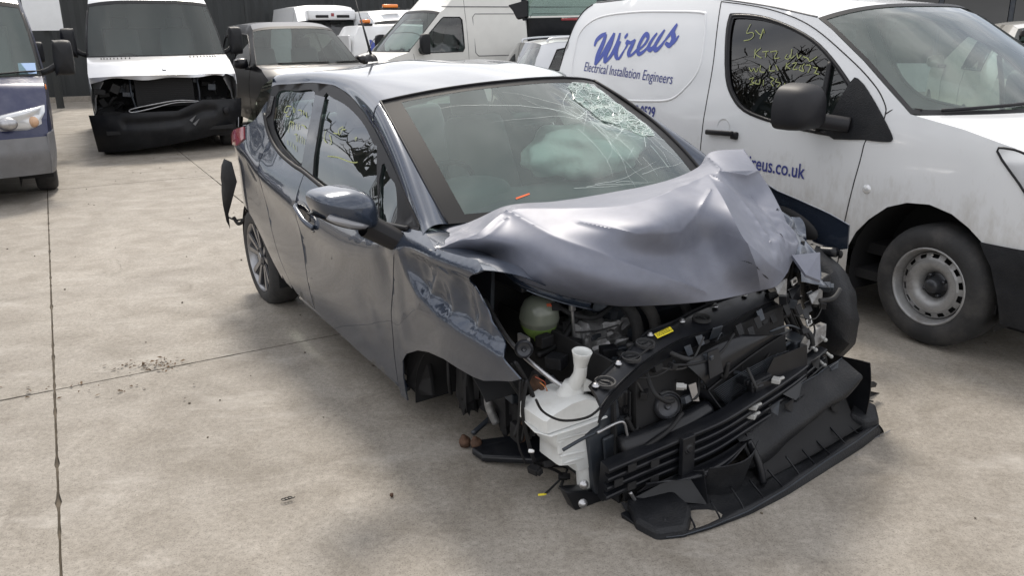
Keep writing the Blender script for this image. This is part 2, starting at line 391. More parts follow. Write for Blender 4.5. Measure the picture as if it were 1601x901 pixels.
PTS = {
 'h_rglass': [(0.176,-0.681,1.314),(0.36,-0.635,1.326),(0.575,-0.61,1.331),(0.707,-0.71,1.17),(0.775,-0.786,1.005),(0.54,-0.783,1.033),(0.375,-0.773,1.08),(0.262,-0.758,1.146),(0.213,-0.726,1.226)],
 'h_fglass': [(0.704,-0.608,1.324),(0.785,-0.604,1.323),(0.942,-0.608,1.307),(1.117,-0.622,1.278),(1.304,-0.646,1.233),(1.46,-0.678,1.177),(1.532,-0.694,1.149),(1.741,-0.807,0.915),(1.532,-0.806,0.92),(1.206,-0.799,0.947),(0.959,-0.796,0.969),(0.854,-0.718,1.145)],
 'h_qglass': [(1.625,-0.715,1.112),(1.728,-0.732,1.08),(1.832,-0.751,1.046),(1.922,-0.808,0.928),(1.765,-0.806,0.917)],
 'h_frame': [(0.097,-0.686,1.34),(0.128,-0.673,1.348),(0.232,-0.64,1.355),(0.53,-0.582,1.375),(0.708,-0.571,1.376),(0.869,-0.574,1.361),(1.047,-0.588,1.329),(1.242,-0.616,1.279),(1.409,-0.645,1.23),(1.587,-0.681,1.168),(1.727,-0.711,1.117),(1.956,-0.763,1.03),(2.124,-0.796,0.962),(2.135,-0.807,0.946),(2.059,-0.812,0.939),(1.994,-0.814,0.93),(1.732,-0.814,0.906),(1.465,-0.809,0.916),(1.17,-0.806,0.936),(0.825,-0.797,0.974),(0.69,-0.797,0.984),(0.479,-0.794,1.012),(0.33,-0.787,1.055),(0.215,-0.776,1.118),(0.131,-0.759,1.194)],
 'h_rear': [(0.097,-0.686,1.34),(0.085,-0.722,1.286),(0.082,-0.75,1.235),(0.088,-0.758,1.215),(0.035,-0.79,1.159),(-0.025,-0.827,1.113)],
 'h_sill': [(0.596,-0.845,0.27),(0.879,-0.851,0.27),(1.325,-0.853,0.246),(1.744,-0.843,0.216),(1.853,-0.838,0.21),(1.861,-0.833,0.176)],
 'h_rarch': [(-0.242,-0.853,0.601),(-0.074,-0.86,0.555),(0.084,-0.854,0.453),(0.214,-0.849,0.357),(0.333,-0.842,0.285),(0.596,-0.845,0.27)],
 'h_farch': [(1.853,-0.831,0.16),(1.966,-0.853,0.357),(2.052,-0.858,0.426),(2.158,-0.861,0.477),(2.256,-0.861,0.504),(2.376,-0.861,0.52),(2.477,-0.855,0.517),(2.572,-0.846,0.516),(2.632,-0.84,0.523),(2.705,-0.832,0.549),(2.786,-0.822,0.579),(2.834,-0.814,0.607)],
 'h_ffront': [(2.834,-0.814,0.607),(2.766,-0.823,0.638),(2.711,-0.829,0.695),(2.658,-0.834,0.748),(2.612,-0.841,0.804),(2.603,-0.844,0.824),(2.581,-0.85,0.853)],
 'h_ftop': [(2.339,-0.858,0.921),(2.492,-0.827,0.944),(2.619,-0.801,0.955),(2.67,-0.832,0.935),(2.543,-0.853,0.848)],
 'h_fseam': [(1.879,-0.839,0.221),(1.919,-0.862,0.458),(1.918,-0.86,0.57),(1.969,-0.86,0.737),(2.038,-0.876,0.856)],
 'h_handle': [(0.85,-0.867,0.819),(1.12,-0.873,0.769)],
 'h_lamp': [(-0.206,-0.85,1.082),(-0.049,-0.832,1.112),(-0.003,-0.859,1.031),(-0.144,-0.875,0.99)],
 'h_mirror': [(1.44,-0.97,0.965),(1.576,-0.97,1.022),(1.842,-0.97,1.082),(2.038,-0.97,1.107),(2.12,-0.97,1.079),(2.122,-0.97,1.008),(2.086,-0.97,0.976),(1.902,-0.97,0.93),(1.651,-0.97,0.9),(1.476,-0.97,0.901)],
 'h_text1': [(0.28,-0.697,1.253),(0.876,-0.758,1.066)],
 'h_text2': [(0.874,-0.675,1.215),(1.359,-0.714,1.123)],
 'tank': [(2.5,-0.518,0.644),(2.5,-0.604,0.676),(2.5,-0.423,0.634),(2.5,-0.516,0.718),(2.5,-0.5,0.55)],
 'bottle': [(2.85,-0.628,0.63),(2.85,-0.591,0.637),(2.85,-0.544,0.608),(2.85,-0.563,0.519),(2.85,-0.508,0.491),(2.85,-0.452,0.463),(2.85,-0.461,0.446),(2.85,-0.525,0.469),(2.85,-0.571,0.461),(2.85,-0.563,0.423),(2.85,-0.525,0.374),(2.85,-0.542,0.292),(2.85,-0.558,0.272),(2.85,-0.548,0.115),(2.85,-0.573,0.103),(2.85,-0.606,0.131),(2.85,-0.628,0.208),(2.85,-0.708,0.256),(2.85,-0.732,0.331),(2.85,-0.749,0.373),(2.85,-0.789,0.402),(2.85,-0.797,0.459),(2.85,-0.754,0.474),(2.85,-0.651,0.485),(2.85,-0.624,0.513)],
 'bracket': [(2.9,-0.601,0.359),(2.9,-0.542,0.369),(2.9,-0.528,0.505),(2.9,-0.473,0.484),(2.9,-0.452,0.348),(2.9,-0.442,0.257),(2.9,-0.513,0.243),(2.9,-0.524,0.111),(2.9,-0.569,0.097)],
 'slamF': [(3.176,-0.763,0.62),(3.102,-0.651,0.62),(3.012,-0.473,0.62),(2.956,-0.313,0.62),(2.933,-0.204,0.62),(2.936,-0.053,0.62),(2.902,0.112,0.62),(2.856,0.335,0.62)],
 'slamB': [(3.117,-0.736,0.64),(3.065,-0.634,0.64),(2.98,-0.473,0.64),(2.895,-0.316,0.64),(2.877,-0.182,0.64),(2.831,-0.013,0.64),(2.806,0.179,0.64),(2.804,0.357,0.64)],
 'beamR': [(3.0,-0.593,0.287),(3.0,-0.592,0.135)],
 'beamM': [(3.04,-0.35,0.328),(3.04,-0.329,0.171)],
 'beamM2': [(3.04,0.017,0.364),(3.04,0.047,0.212)],
 'beamL': [(2.95,0.527,0.402),(2.95,0.606,0.254)],
 'tray': [(3.093,-0.521,0.008),(3.145,-0.519,0.008),(3.191,-0.476,0.008),(3.201,-0.414,0.008),(3.214,-0.324,0.008),(3.222,-0.181,0.008),(3.22,0.015,0.008),(3.189,0.296,0.008),(3.14,0.591,0.008),(3.102,0.759,0.008)],
 'trayT': [(3.096,-0.533,0.085),(3.19,-0.519,0.085),(3.219,-0.454,0.085),(3.236,-0.351,0.085),(3.245,-0.181,0.085),(3.227,0.031,0.085),(3.185,0.291,0.085),(3.158,0.514,0.085),(3.126,0.69,0.085)],
 'trayB': [(3.07,-0.512,0.13),(3.177,-0.468,0.13),(3.179,-0.326,0.13),(3.154,-0.054,0.13),(3.126,0.251,0.13),(3.063,0.596,0.13),(3.033,0.697,0.13)],
 'under': [(3.025,-0.599,0.2),(3.05,-0.497,0.2),(3.071,-0.344,0.2),(3.183,-0.276,0.2),(3.145,-0.082,0.2),(3.07,-0.035,0.2)],
 'liner': [(2.64,0.75,0.728),(2.706,0.75,0.728),(2.825,0.75,0.659),(2.89,0.75,0.579),(2.921,0.75,0.463),(2.916,0.75,0.347),(2.854,0.75,0.261),(2.79,0.75,0.244),(2.698,0.75,0.393),(2.624,0.75,0.55),(2.596,0.75,0.66)],
 'fendL': [(2.253,0.86,0.983),(2.412,0.86,0.866),(2.562,0.86,0.844),(2.78,0.86,0.817),(2.782,0.86,0.717),(2.705,0.86,0.694),(2.575,0.86,0.717),(2.492,0.86,0.778),(2.397,0.86,0.834)],
 'horn': [(2.95,-0.29,0.394)],
 'horn2': [(2.7,-0.716,0.633)],
 'cond': [(2.95,-0.084,0.391),(2.95,0.314,0.47),(2.95,0.367,0.32),(2.95,0.076,0.216)],
 'duct': [(3.0,-0.153,0.448),(3.0,0.282,0.547),(3.0,0.259,0.501),(3.0,-0.105,0.427)],
 'arms': [(2.279,-0.748,0.12),(2.363,-0.726,0.12),(2.455,-0.754,0.12),(2.198,-0.468,0.12),(2.47,-0.551,0.12)],
 'ylabel': [(3.002,-0.338,0.64),(2.968,-0.237,0.64),(3.008,-0.249,0.64),(3.041,-0.348,0.64)],
 'p_cab': [(1.057,-0.709,1.643),(1.085,-0.699,1.666),(1.311,-0.706,1.649),(1.537,-0.726,1.597),(1.758,-0.753,1.518),(1.93,-0.784,1.416),(2.104,-0.821,1.277),(2.225,-0.85,1.152),(2.274,-0.862,1.09),(2.178,-0.872,1.025),(2.008,-0.873,1.023),(1.777,-0.87,1.038),(1.575,-0.867,1.063),(1.381,-0.859,1.105),(1.259,-0.843,1.183),(1.171,-0.816,1.295),(1.082,-0.75,1.526)],
 'p_sail': [(1.865,-0.767,1.473),(2.082,-0.804,1.343),(2.25,-0.83,1.238),(2.436,-0.87,1.039),(2.415,-0.873,1.018),(2.261,-0.873,1.016),(2.133,-0.871,1.038),(1.997,-0.871,1.033)],
 'p_rseam': [(0.918,-0.657,1.756),(1.011,-0.797,1.369),(1.032,-0.88,0.947)],
 'p_fseam': [(2.358,-0.851,1.148),(2.278,-0.874,1.011),(2.257,-0.886,0.867),(2.209,-0.887,0.566)],
 'p_arch': [(2.23,-0.863,0.204),(2.243,-0.882,0.431),(2.285,-0.885,0.516),(2.358,-0.888,0.6),(2.461,-0.89,0.684),(2.571,-0.89,0.725),(2.694,-0.89,0.736),(2.816,-0.89,0.709),(2.907,-0.889,0.66),(2.977,-0.886,0.605),(3.041,-0.879,0.503),(3.087,-0.868,0.365),(3.114,-0.856,0.244)],
 'p_rear': [(-0.788,-0.766,1.405),(-0.768,-0.729,1.531),(-0.74,-0.686,1.655),(-0.655,-0.633,1.777),(-0.575,-0.615,1.813)],
 'p_recess': [(-0.623,-0.775,1.407),(-0.62,-0.723,1.575),(-0.424,-0.689,1.683),(0.006,-0.677,1.714),(0.485,-0.682,1.705),(0.765,-0.689,1.69),(0.815,-0.703,1.656),(0.874,-0.762,1.487),(0.885,-0.81,1.318),(0.768,-0.844,1.182),(0.66,-0.855,1.125),(0.473,-0.859,1.106)],
 'p_handle': [(1.091,-0.879,0.957),(1.34,-0.88,0.947)],
 'p_marker': [(2.327,-0.89,0.758)],
 'p_wname': [(-0.307,-0.808,1.326),(0.577,-0.721,1.611)],
 'p_text': [(-0.271,-0.82,1.279),(0.674,-0.833,1.228),(0.653,-0.819,1.286)],
 'p_tel': [(0.584,-0.876,0.991),(0.802,-0.874,1.008),(0.787,-0.865,1.074)],
 'p_web': [(1.514,-0.89,0.755),(2.011,-0.89,0.754),(2.0,-0.888,0.832)],
 'p_mirror': [(1.796,-1.0,1.184),(1.845,-1.0,1.291),(1.998,-1.0,1.31),(2.075,-1.0,1.267),(2.109,-1.0,1.085),(1.938,-1.0,1.06),(1.821,-1.0,1.079)],
 'p_lamp': [(3.027,-0.866,1.029),(3.115,-0.868,0.919),(3.09,-0.859,1.041)],
 'p_bump': [(2.983,-0.886,0.606),(3.167,-0.867,0.6),(3.213,-0.84,0.229),(3.121,-0.852,0.226)],
 'p_wsL': [(1.75,-0.712,1.635),(1.869,-0.734,1.575),(2.141,-0.785,1.41),(2.438,-0.838,1.204),(2.494,-0.843,1.186)],
 'p_roofl': [(0.913,-0.652,1.765),(1.33,-0.679,1.711),(1.75,-0.712,1.635)],
 'p_wstop': [(0.354,0.904,1.66),(2.323,-0.818,1.66),(1.96,0.256,1.66)],
 'p_wsbot': [(1.899,0.007,1.1),(2.315,-0.372,1.1),(2.435,-0.162,1.1),(2.305,0.5,1.1)],
 'sprF': [(-4.937,10.202,1.42),(-3.249,9.727,1.42)],
 'sprT': [(-8.548,17.749,2.2),(-6.551,18.75,2.2)],
 'sprN': [(-5.512,11.554,1.1),(-3.632,11.326,1.1)],
 'bonnet': [(2.056,-0.707,0.915),(2.005,-0.528,0.935),(1.962,-0.327,0.955),(2.131,-0.174,0.97),(2.235,0.045,0.985),(2.282,0.284,1.005),(2.269,0.48,1.035),(2.238,0.588,1.085),(2.299,0.73,1.09),(2.35,-0.855,0.925),(2.374,-0.695,0.965),(2.322,-0.519,1.012),(2.492,-0.385,1.03),(2.643,-0.212,1.045),(2.628,0.006,1.062),(2.549,0.263,1.078),(2.576,0.37,1.078),(2.523,0.58,1.045),(2.332,-0.635,0.86),(2.494,-0.61,0.922),(2.586,-0.549,0.962),(2.719,-0.415,0.99),(2.828,-0.268,1.01),(2.775,-0.058,1.022),(2.792,0.097,1.048),(2.62,0.402,0.985),(2.59,0.593,0.965),(2.545,-0.627,0.82),(2.667,-0.58,0.868),(2.752,-0.521,0.905),(2.812,-0.365,0.905),(2.82,-0.154,0.885),(2.823,-0.004,0.905),(2.949,0.018,0.975),(2.812,0.286,0.925),(2.752,0.5,0.89),(2.621,-0.529,0.77),(2.743,-0.488,0.8),(2.829,-0.433,0.828),(2.876,-0.305,0.825),(2.894,-0.131,0.81),(2.915,-0.014,0.822),(3.026,0.02,0.878),(2.958,0.203,0.85),(2.822,0.493,0.82),(2.668,-0.404,0.72),(2.759,-0.361,0.725),(2.83,-0.291,0.73),(2.882,-0.191,0.73),(2.926,-0.081,0.73),(2.949,0.036,0.73),(2.978,0.117,0.74),(2.985,0.193,0.745),(2.93,0.313,0.76)],
 'wireus': [[[(-0.354,1.473),(-0.348,1.516),(-0.303,1.549),(-0.245,1.568)],22],[[(-0.243,1.563),(-0.251,1.493),(-0.281,1.407),(-0.285,1.336)],30],[[(-0.285,1.336),(-0.217,1.418),(-0.176,1.493),(-0.14,1.571)],24],[[(-0.14,1.571),(-0.151,1.493),(-0.176,1.418),(-0.169,1.353)],30],[[(-0.169,1.353),(-0.107,1.41),(-0.071,1.493),(-0.068,1.571)],22],[[(-0.037,1.511),(-0.055,1.456),(-0.046,1.411),(-0.015,1.382)],24],[[(-0.015,1.382),(0.01,1.398),(0.041,1.453)],14],[[(0.006,1.557),(0.028,1.54)],24],[[(0.041,1.453),(0.058,1.484),(0.042,1.509),(0.089,1.501),(0.136,1.524)],15],[[(0.136,1.524),(0.116,1.475),(0.102,1.431),(0.123,1.404)],25],[[(0.123,1.404),(0.165,1.431),(0.207,1.472)],13],[[(0.215,1.454),(0.264,1.494),(0.28,1.537),(0.241,1.559),(0.21,1.516),(0.198,1.458),(0.228,1.423),(0.283,1.45),(0.327,1.498)],20],[[(0.366,1.567),(0.331,1.52),(0.312,1.472),(0.348,1.455),(0.39,1.498),(0.439,1.588)],20],[[(0.439,1.588),(0.398,1.528),(0.382,1.475),(0.406,1.453),(0.442,1.475),(0.473,1.515)],20],[[(0.473,1.515),(0.516,1.57),(0.552,1.627)],16],[[(0.552,1.622),(0.536,1.57),(0.559,1.528),(0.538,1.484),(0.486,1.501)],24],[[(0.538,1.484),(0.578,1.507),(0.606,1.549)],13]],
 'hw_van': [[(1.236,1.613),(1.228,1.586),(1.227,1.558),(1.272,1.563),(1.292,1.544),(1.269,1.521),(1.219,1.514)],[(1.292,1.576),(1.349,1.548),(1.352,1.584),(1.373,1.557)],[(1.348,1.526),(1.356,1.575)],[(1.357,1.557),(1.353,1.523)],[(1.337,1.466),(1.349,1.412)],[(1.38,1.471),(1.348,1.439),(1.409,1.413)],[(1.401,1.449),(1.45,1.454)],[(1.431,1.454),(1.438,1.418)],[(1.464,1.449),(1.517,1.454),(1.508,1.414),(1.549,1.417)],[(1.601,1.438),(1.592,1.416),(1.623,1.412),(1.621,1.434)],[(1.625,1.468),(1.635,1.416),(1.657,1.43)],[(1.67,1.443),(1.691,1.417),(1.707,1.435)],[(1.722,1.426),(1.759,1.418),(1.781,1.402),(1.822,1.428)],[(1.327,1.356),(1.354,1.334),(1.367,1.353),(1.394,1.331),(1.403,1.358)],[(1.417,1.372),(1.424,1.336),(1.463,1.333)],[(1.492,1.374),(1.497,1.343),(1.54,1.344)],[(1.535,1.375),(1.564,1.345)],[(1.613,1.39),(1.62,1.355)],[(1.637,1.39),(1.62,1.372),(1.655,1.356)],[(1.656,1.386),(1.689,1.391),(1.672,1.356),(1.707,1.357)],[(1.727,1.379),(1.718,1.357),(1.756,1.346),(1.736,1.371),(1.747,1.388)],[(1.761,1.38),(1.795,1.378),(1.787,1.338)],[(1.816,1.369),(1.844,1.365),(1.833,1.335)],[(1.848,1.369),(1.842,1.34),(1.868,1.335)],[(1.351,1.288),(1.386,1.298),(1.375,1.275),(1.404,1.267),(1.368,1.256)],[(1.416,1.286),(1.41,1.267),(1.443,1.264),(1.44,1.291)],[(1.47,1.288),(1.477,1.256)],[(1.516,1.307),(1.55,1.295),(1.532,1.277),(1.558,1.255)],[(1.573,1.3),(1.567,1.282),(1.606,1.275),(1.589,1.252)],[(1.641,1.277),(1.637,1.254),(1.662,1.251),(1.665,1.229)]],
 'hw_car': [[(0.363,1.247),(0.317,1.246),(0.307,1.228),(0.321,1.214),(0.349,1.221),(0.343,1.238)],[(0.351,1.213),(0.354,1.198),(0.39,1.199)],[(0.388,1.246),(0.425,1.219)],[(0.416,1.243),(0.437,1.22)],[(0.463,1.236),(0.508,1.237),(0.527,1.217)],[(0.533,1.239),(0.564,1.22)],[(0.571,1.235),(0.617,1.209)],[(0.425,1.179),(0.456,1.122)],[(0.427,1.176),(0.478,1.173),(0.5,1.141)],[(0.453,1.171),(0.472,1.148)],[(0.52,1.172),(0.557,1.146)],[(0.56,1.173),(0.58,1.151)],[(0.587,1.173),(0.623,1.172),(0.661,1.163)],[(0.543,1.12),(0.572,1.125),(0.598,1.091)],[(0.594,1.125),(0.618,1.093)],[(0.63,1.124),(0.648,1.092)],[(0.659,1.122),(0.684,1.091)],[(0.693,1.116),(0.713,1.089)],[(0.48,1.086),(0.503,1.066)],[(0.532,1.084),(0.537,1.06)],[(0.567,1.078),(0.593,1.054)],[(0.607,1.073),(0.635,1.046)],[(0.901,1.174),(0.923,1.14),(0.969,1.126)],[(0.965,1.162),(1.024,1.132),(1.007,1.126)],[(1.068,1.21),(1.038,1.192),(1.073,1.173),(1.076,1.208)],[(1.07,1.195),(1.109,1.201)],[(0.999,1.174),(1.047,1.175)],[(1.246,1.173),(1.259,1.181),(1.265,1.167)],[(1.037,1.073),(1.151,1.082),(1.271,1.08),(1.346,1.083),(1.374,1.089)]],
 'mirror2': [(1.93,-1.132,1.067),(1.93,-1.119,1.092),(1.93,-1.079,1.1),(1.93,-1.003,1.101),(1.93,-0.947,1.088),(1.93,-0.908,1.058),(1.93,-0.891,1.015),(1.93,-0.891,0.956),(1.93,-0.907,0.931),(1.93,-0.981,0.938),(1.93,-1.056,0.966),(1.93,-1.114,1.01)],
 'wsR': [(1.383,-0.59,1.34),(1.667,-0.657,1.25),(1.88,-0.694,1.15),(2.022,-0.697,1.045),(2.099,-0.666,0.95)],
 'wsL': [(1.301,0.612,1.385),(1.689,0.543,1.3),(1.909,0.574,1.21),(2.04,0.657,1.12),(2.116,0.709,1.04)],
 'wsT': [(1.383,-0.59,1.34),(1.548,-0.407,1.378),(1.538,-0.149,1.393),(1.433,0.213,1.395),(1.301,0.612,1.385)],
 'strut_rod': [(2.6,-0.439,0.681),(2.6,-0.426,0.526)],
 'hose1': [(2.55,-0.539,0.601),(2.55,-0.506,0.555),(2.55,-0.449,0.489),(2.55,-0.415,0.414)],
 'fill': [(2.45,-0.483,0.692)],
 'link1': [(2.311,-0.527,0.2),(2.369,-0.633,0.2),(2.423,-0.708,0.2),(2.43,-0.783,0.2)],
 'lower': [(2.448,-0.764,0.12),(2.468,-0.638,0.12),(2.512,-0.534,0.12)],
 'wires': [(2.78,-0.769,0.55),(2.78,-0.778,0.435),(2.78,-0.771,0.311),(2.78,-0.74,0.213)],
 'wires2': [(2.75,-0.797,0.616),(2.75,-0.762,0.537),(2.75,-0.727,0.431),(2.75,-0.744,0.313)],
 'wires3': [(2.75,-0.68,0.19),(2.75,-0.598,0.121),(2.75,-0.628,0.052),(2.75,-0.683,0.073)],
 'cable': [(3.0,-0.869,0.611),(3.0,-0.842,0.56),(3.0,-0.771,0.509),(3.0,-0.671,0.491),(3.0,-0.607,0.522),(3.0,-0.555,0.575),(3.0,-0.503,0.628),(3.0,-0.41,0.671)],
 'harnessL': [(2.8,0.511,0.794),(2.8,0.502,0.702),(2.8,0.489,0.651),(2.8,0.46,0.576),(2.8,0.508,0.482),(2.8,0.578,0.38),(2.8,0.635,0.307)],
 'harnessL2': [(2.85,0.074,0.51),(2.85,0.175,0.524),(2.85,0.316,0.522),(2.85,0.407,0.521)],
 'tagA': [(2.85,0.427,0.683)],
 'tagB': [(2.85,0.536,0.491)],
 'rail_bracket': [(2.9,0.49,0.267),(2.9,0.595,0.367),(2.9,0.655,0.308),(2.9,0.526,0.194)],
 'claw': [(2.9,0.689,0.122),(2.9,0.767,0.16),(2.9,0.832,0.232),(2.9,0.81,0.154),(2.9,1.005,0.092),(2.9,0.999,0.075),(2.9,0.817,0.109),(2.9,0.777,0.035)],
 'debrisL': [(2.88,0.873,0.06),(2.88,0.987,0.042),(2.88,1.163,-0.032),(2.88,1.072,-0.047),(2.88,0.926,0.007)],
 'shroud': [(3.0,-0.138,0.444),(3.0,0.021,0.242),(3.0,0.139,0.245),(3.0,0.024,0.41)],
 'ecu': [(3.02,0.052,0.41),(3.02,0.158,0.418),(3.02,0.17,0.329),(3.02,0.07,0.314)],
 'deflect': [(3.0,0.186,0.468),(3.0,0.369,0.473),(3.0,0.387,0.334),(3.0,0.353,0.248),(3.0,0.276,0.284),(3.0,0.126,0.381)],
 'duct2': [(2.98,-0.132,0.422),(2.98,0.288,0.552),(2.98,0.031,0.589),(2.98,-0.245,0.551)],
 'strutm': [(3.1,0.047,0.213),(3.1,0.11,-0.081)],
 'airbox': [(2.75,-0.243,0.35),(2.75,-0.051,0.334),(2.75,0.025,0.145),(2.75,-0.19,0.13)],
 'arch_flange': [(1.802,-0.74,0.298),(1.636,-0.74,0.046),(1.835,-0.74,0.113),(2.034,-0.74,0.217),(2.161,-0.74,0.33),(2.115,-0.74,0.398)],
 'whitebit': [(1.646,-0.6,0.216),(1.799,-0.6,0.254),(1.776,-0.6,0.177),(1.649,-0.6,0.103)],
 'beambolt': [(3.05,-0.637,0.148),(3.05,-0.632,0.219),(3.05,-0.313,0.271)],
 'lowbr': [(2.9,-0.692,0.169),(2.9,-0.652,0.078),(2.9,-0.541,0.034),(2.9,-0.497,-0.01),(2.9,-0.512,0.089),(2.9,-0.611,0.144)],
 'tube': [(3.02,-0.512,0.165),(3.02,-0.469,0.093),(3.02,-0.425,0.068),(3.02,-0.351,0.066)],
 'flapL': [(-0.878,-0.86,0.569),(-0.475,-0.86,0.815),(-0.263,-0.86,0.873),(-0.376,-0.86,0.717),(-0.732,-0.86,0.529),(-0.879,-0.86,0.39)],
 'joint': [(-1.835,3.876,0.0),(-1.704,3.83,0.0),(-0.821,2.59,0.0),(-0.44,2.609,0.0),(-0.53,3.048,0.0),(-0.349,3.737,0.0)],
}
# ------------------------------------------------------------------ concrete yard
def concrete(name, col, seedoff):
    m = bpy.data.materials.new(name); m.use_nodes = True; n = m.node_tree.nodes; l = m.node_tree.links; b = n['Principled BSDF']
    g = n.new('ShaderNodeNewGeometry'); 
    def nse(sc, det=8, ro=.6, dist=0.):
        a = n.new('ShaderNodeTexNoise'); a.inputs['Scale'].default_value = sc; a.inputs['Detail'].default_value = det; a.inputs['Roughness'].default_value = ro
        a.inputs['Distortion'].default_value = dist; l.new(g.outputs['Position'], a.inputs['Vector']); return a.outputs['Fac']
    def ramp(src, p0, c0, p1, c1):
        r = n.new('ShaderNodeValToRGB'); r.color_ramp.elements[0].position = p0; r.color_ramp.elements[1].position = p1
        r.color_ramp.elements[0].color = (*c0, 1); r.color_ramp.elements[1].color = (*c1, 1); l.new(src, r.inputs[0]); return r.outputs[0]
    def mix(mode, f, a, c):
        x = n.new('ShaderNodeMixRGB'); x.blend_type = mode
        if isinstance(f, float): x.inputs[0].default_value = f
        else: l.new(f, x.inputs[0])
        l.new(a, x.inputs[1]); l.new(c, x.inputs[2]); return x.outputs[0]
    big = ramp(nse(.55, 5, .55, .6), .36, tuple(c*.92 for c in col), .64, tuple(c*1.08 for c in col))
    mid = ramp(nse(3.2, 9, .68, .8), .33, (.76, .74, .71), .62, (1.08, 1.08, 1.08))
    fine = ramp(nse(46, 6, .7), .3, (.70, .69, .68), .66, (1.09, 1.09, 1.09))
    spk = ramp(nse(190, 3, .6), .33, (.50, .48, .46), .47, (1, 1, 1))
    c = mix('MULTIPLY', 1., big, mid); c = mix('MULTIPLY', 1., c, fine); c = mix('MULTIPLY', .85, c, spk)
    stain = ramp(nse(1.15, 8, .7, 1.6), .60, (0, 0, 0), .74, (.34, .34, .34))
    dk = n.new('ShaderNodeRGB'); dk.outputs[0].default_value = (.105, .092, .074, 1)
    c = mix('MIX', stain, c, dk.outputs[0])
    # scuffed pale patches stretched along the traffic direction
    mp_ = n.new('ShaderNodeMapping'); mp_.inputs['Rotation'].default_value = (0, 0, R(62)); mp_.inputs['Scale'].default_value = (.8, 1.7, 1)
    l.new(g.outputs['Position'], mp_.inputs['Vector'])
    a = n.new('ShaderNodeTexNoise'); a.inputs['Scale'].default_value = 1.9; a.inputs['Detail'].default_value = 9; a.inputs['Roughness'].default_value = .7
    l.new(mp_.outputs[0], a.inputs['Vector'])
    pale = ramp(a.outputs['Fac'], .55, (0, 0, 0), .70, (.5, .5, .5))
    pc = n.new('ShaderNodeRGB'); pc.outputs[0].default_value = (.40, .375, .34, 1)
    c = mix('MIX', pale, c, pc.outputs[0])
    l.new(c, b.inputs['Base Color'])
    rr = n.new('ShaderNodeMapRange'); l.new(nse(4, 6), rr.inputs['Value']); rr.inputs['To Min'].default_value = .48; rr.inputs['To Max'].default_value = .9; l.new(rr.outputs[0], b.inputs['Roughness'])
    b.inputs['Specular IOR Level'].default_value = .45
    h1 = nse(30, 8, .7); h2 = nse(3, 4, .5)
    bp = n.new('ShaderNodeBump'); bp.inputs['Strength'].default_value = .35; bp.inputs['Distance'].default_value = .012; l.new(h1, bp.inputs['Height'])
    bp2 = n.new('ShaderNodeBump'); bp2.inputs['Strength'].default_value = .25; bp2.inputs['Distance'].default_value = .05; l.new(h2, bp2.inputs['Height']); l.new(bp.outputs[0], bp2.inputs['Normal'])
    l.new(bp2.outputs[0], b.inputs['Normal'])
    return m
M['conc'] = concrete('yard concrete', (.280, .256, .222), 0)
M['soil'] = pmat('dirt in the joints', (.085, .070, .052), .95, var=.4, vscale=12, bump=.4, bscale=50)
g = MB(); g.add([(-260, -260, -.014), (260, -260, -.014), (260, 260, -.014), (-260, 260, -.014)], [(0, 1, 2, 3)])
ground = g.build('ground', M['soil'], smooth=False, kind='structure')
pav = empty('concrete_paving', kind='structure')
O2 = Vector((-2.163, 3.615)); AX = Vector((math.cos(R(118.2)), math.sin(R(118.2)))); BX = Vector((math.cos(R(30.6)), math.sin(R(30.6))))
def slab(a0, a1, b0, b1, dz):
    """one cast slab, with a joint gap and slightly broken edges; a runs away from the camera, b to the right"""
    gp = .0042; a0 += gp*1.6; a1 -= gp*1.6; b0 += gp; b1 -= gp
    near = (O2+AX*(a0+a1)/2+BX*(b0+b1)/2).length < 12
    L = []
    cs = [(a0, b0), (a0, b1), (a1, b1), (a1, b0)]
    for i in range(4):
        p, q = cs[i], cs[(i+1) % 4]; ln = math.dist(p, q); n = max(1, int(ln/.035)) if near else 1
        for k in range(n):
            a = p[0]+(q[0]-p[0])*k/n; b = p[1]+(q[1]-p[1])*k/n
            if near and 0 < k:
                j = noise.noise(Vector((a*2.3, b*2.3, 1.7)))*.0015+max(0, noise.noise(Vector((a*9.3, b*9.3, 5)))-.08)*.010+abs(noise.noise(Vector((a*41, b*41, 2))))*.003
                if i == 0: a += max(-.004, j)
                elif i == 1: b -= max(-.004, j)
                elif i == 2: a -= max(-.004, j)
                else: b += max(-.004, j)
            L.append((a, b))
    P = [O2+AX*a+BX*b for a, b in L]; n = len(P)
    z = dz
    V = [(p.x, p.y, z) for p in P]+[(p.x, p.y, -.012) for p in P]
    F = [tuple(range(n))]+[(i+1 if i+1 < n else 0, i, n+i, n+(i+1) % n) for i in range(n)]
    c = sum(((Vector(V[0])-Vector(V[k])).cross(Vector(V[0])-Vector(V[k+1])) for k in range(1, n-1)), Vector())
    if c.z < 0: F = [tuple(reversed(f)) for f in F]
    mesh('concrete_slab', V, F, M['conc'], pav, smooth=False)
rows = [-25, -18.5, -12.2, -6.1, 0, 6.2, 12.5, 18.8, 25, 31, 37, 43]
for i, (a0, a1) in enumerate(zip(rows, rows[1:])):
    bs = [-26, -20, -15, -10, -5, 0, 4.8, 9.6, 14.4, 19.2, 24, 30, 36]
    if a0 >= 0 and a0 < 12: bs = [-26, -20, -15, -10, -5, 0, 1.72, 6.5, 11.3, 16, 21, 26, 31, 36]
    for b0, b1 in zip(bs, bs[1:]): slab(a0, a1, b0, b1, -random.random()*.003)
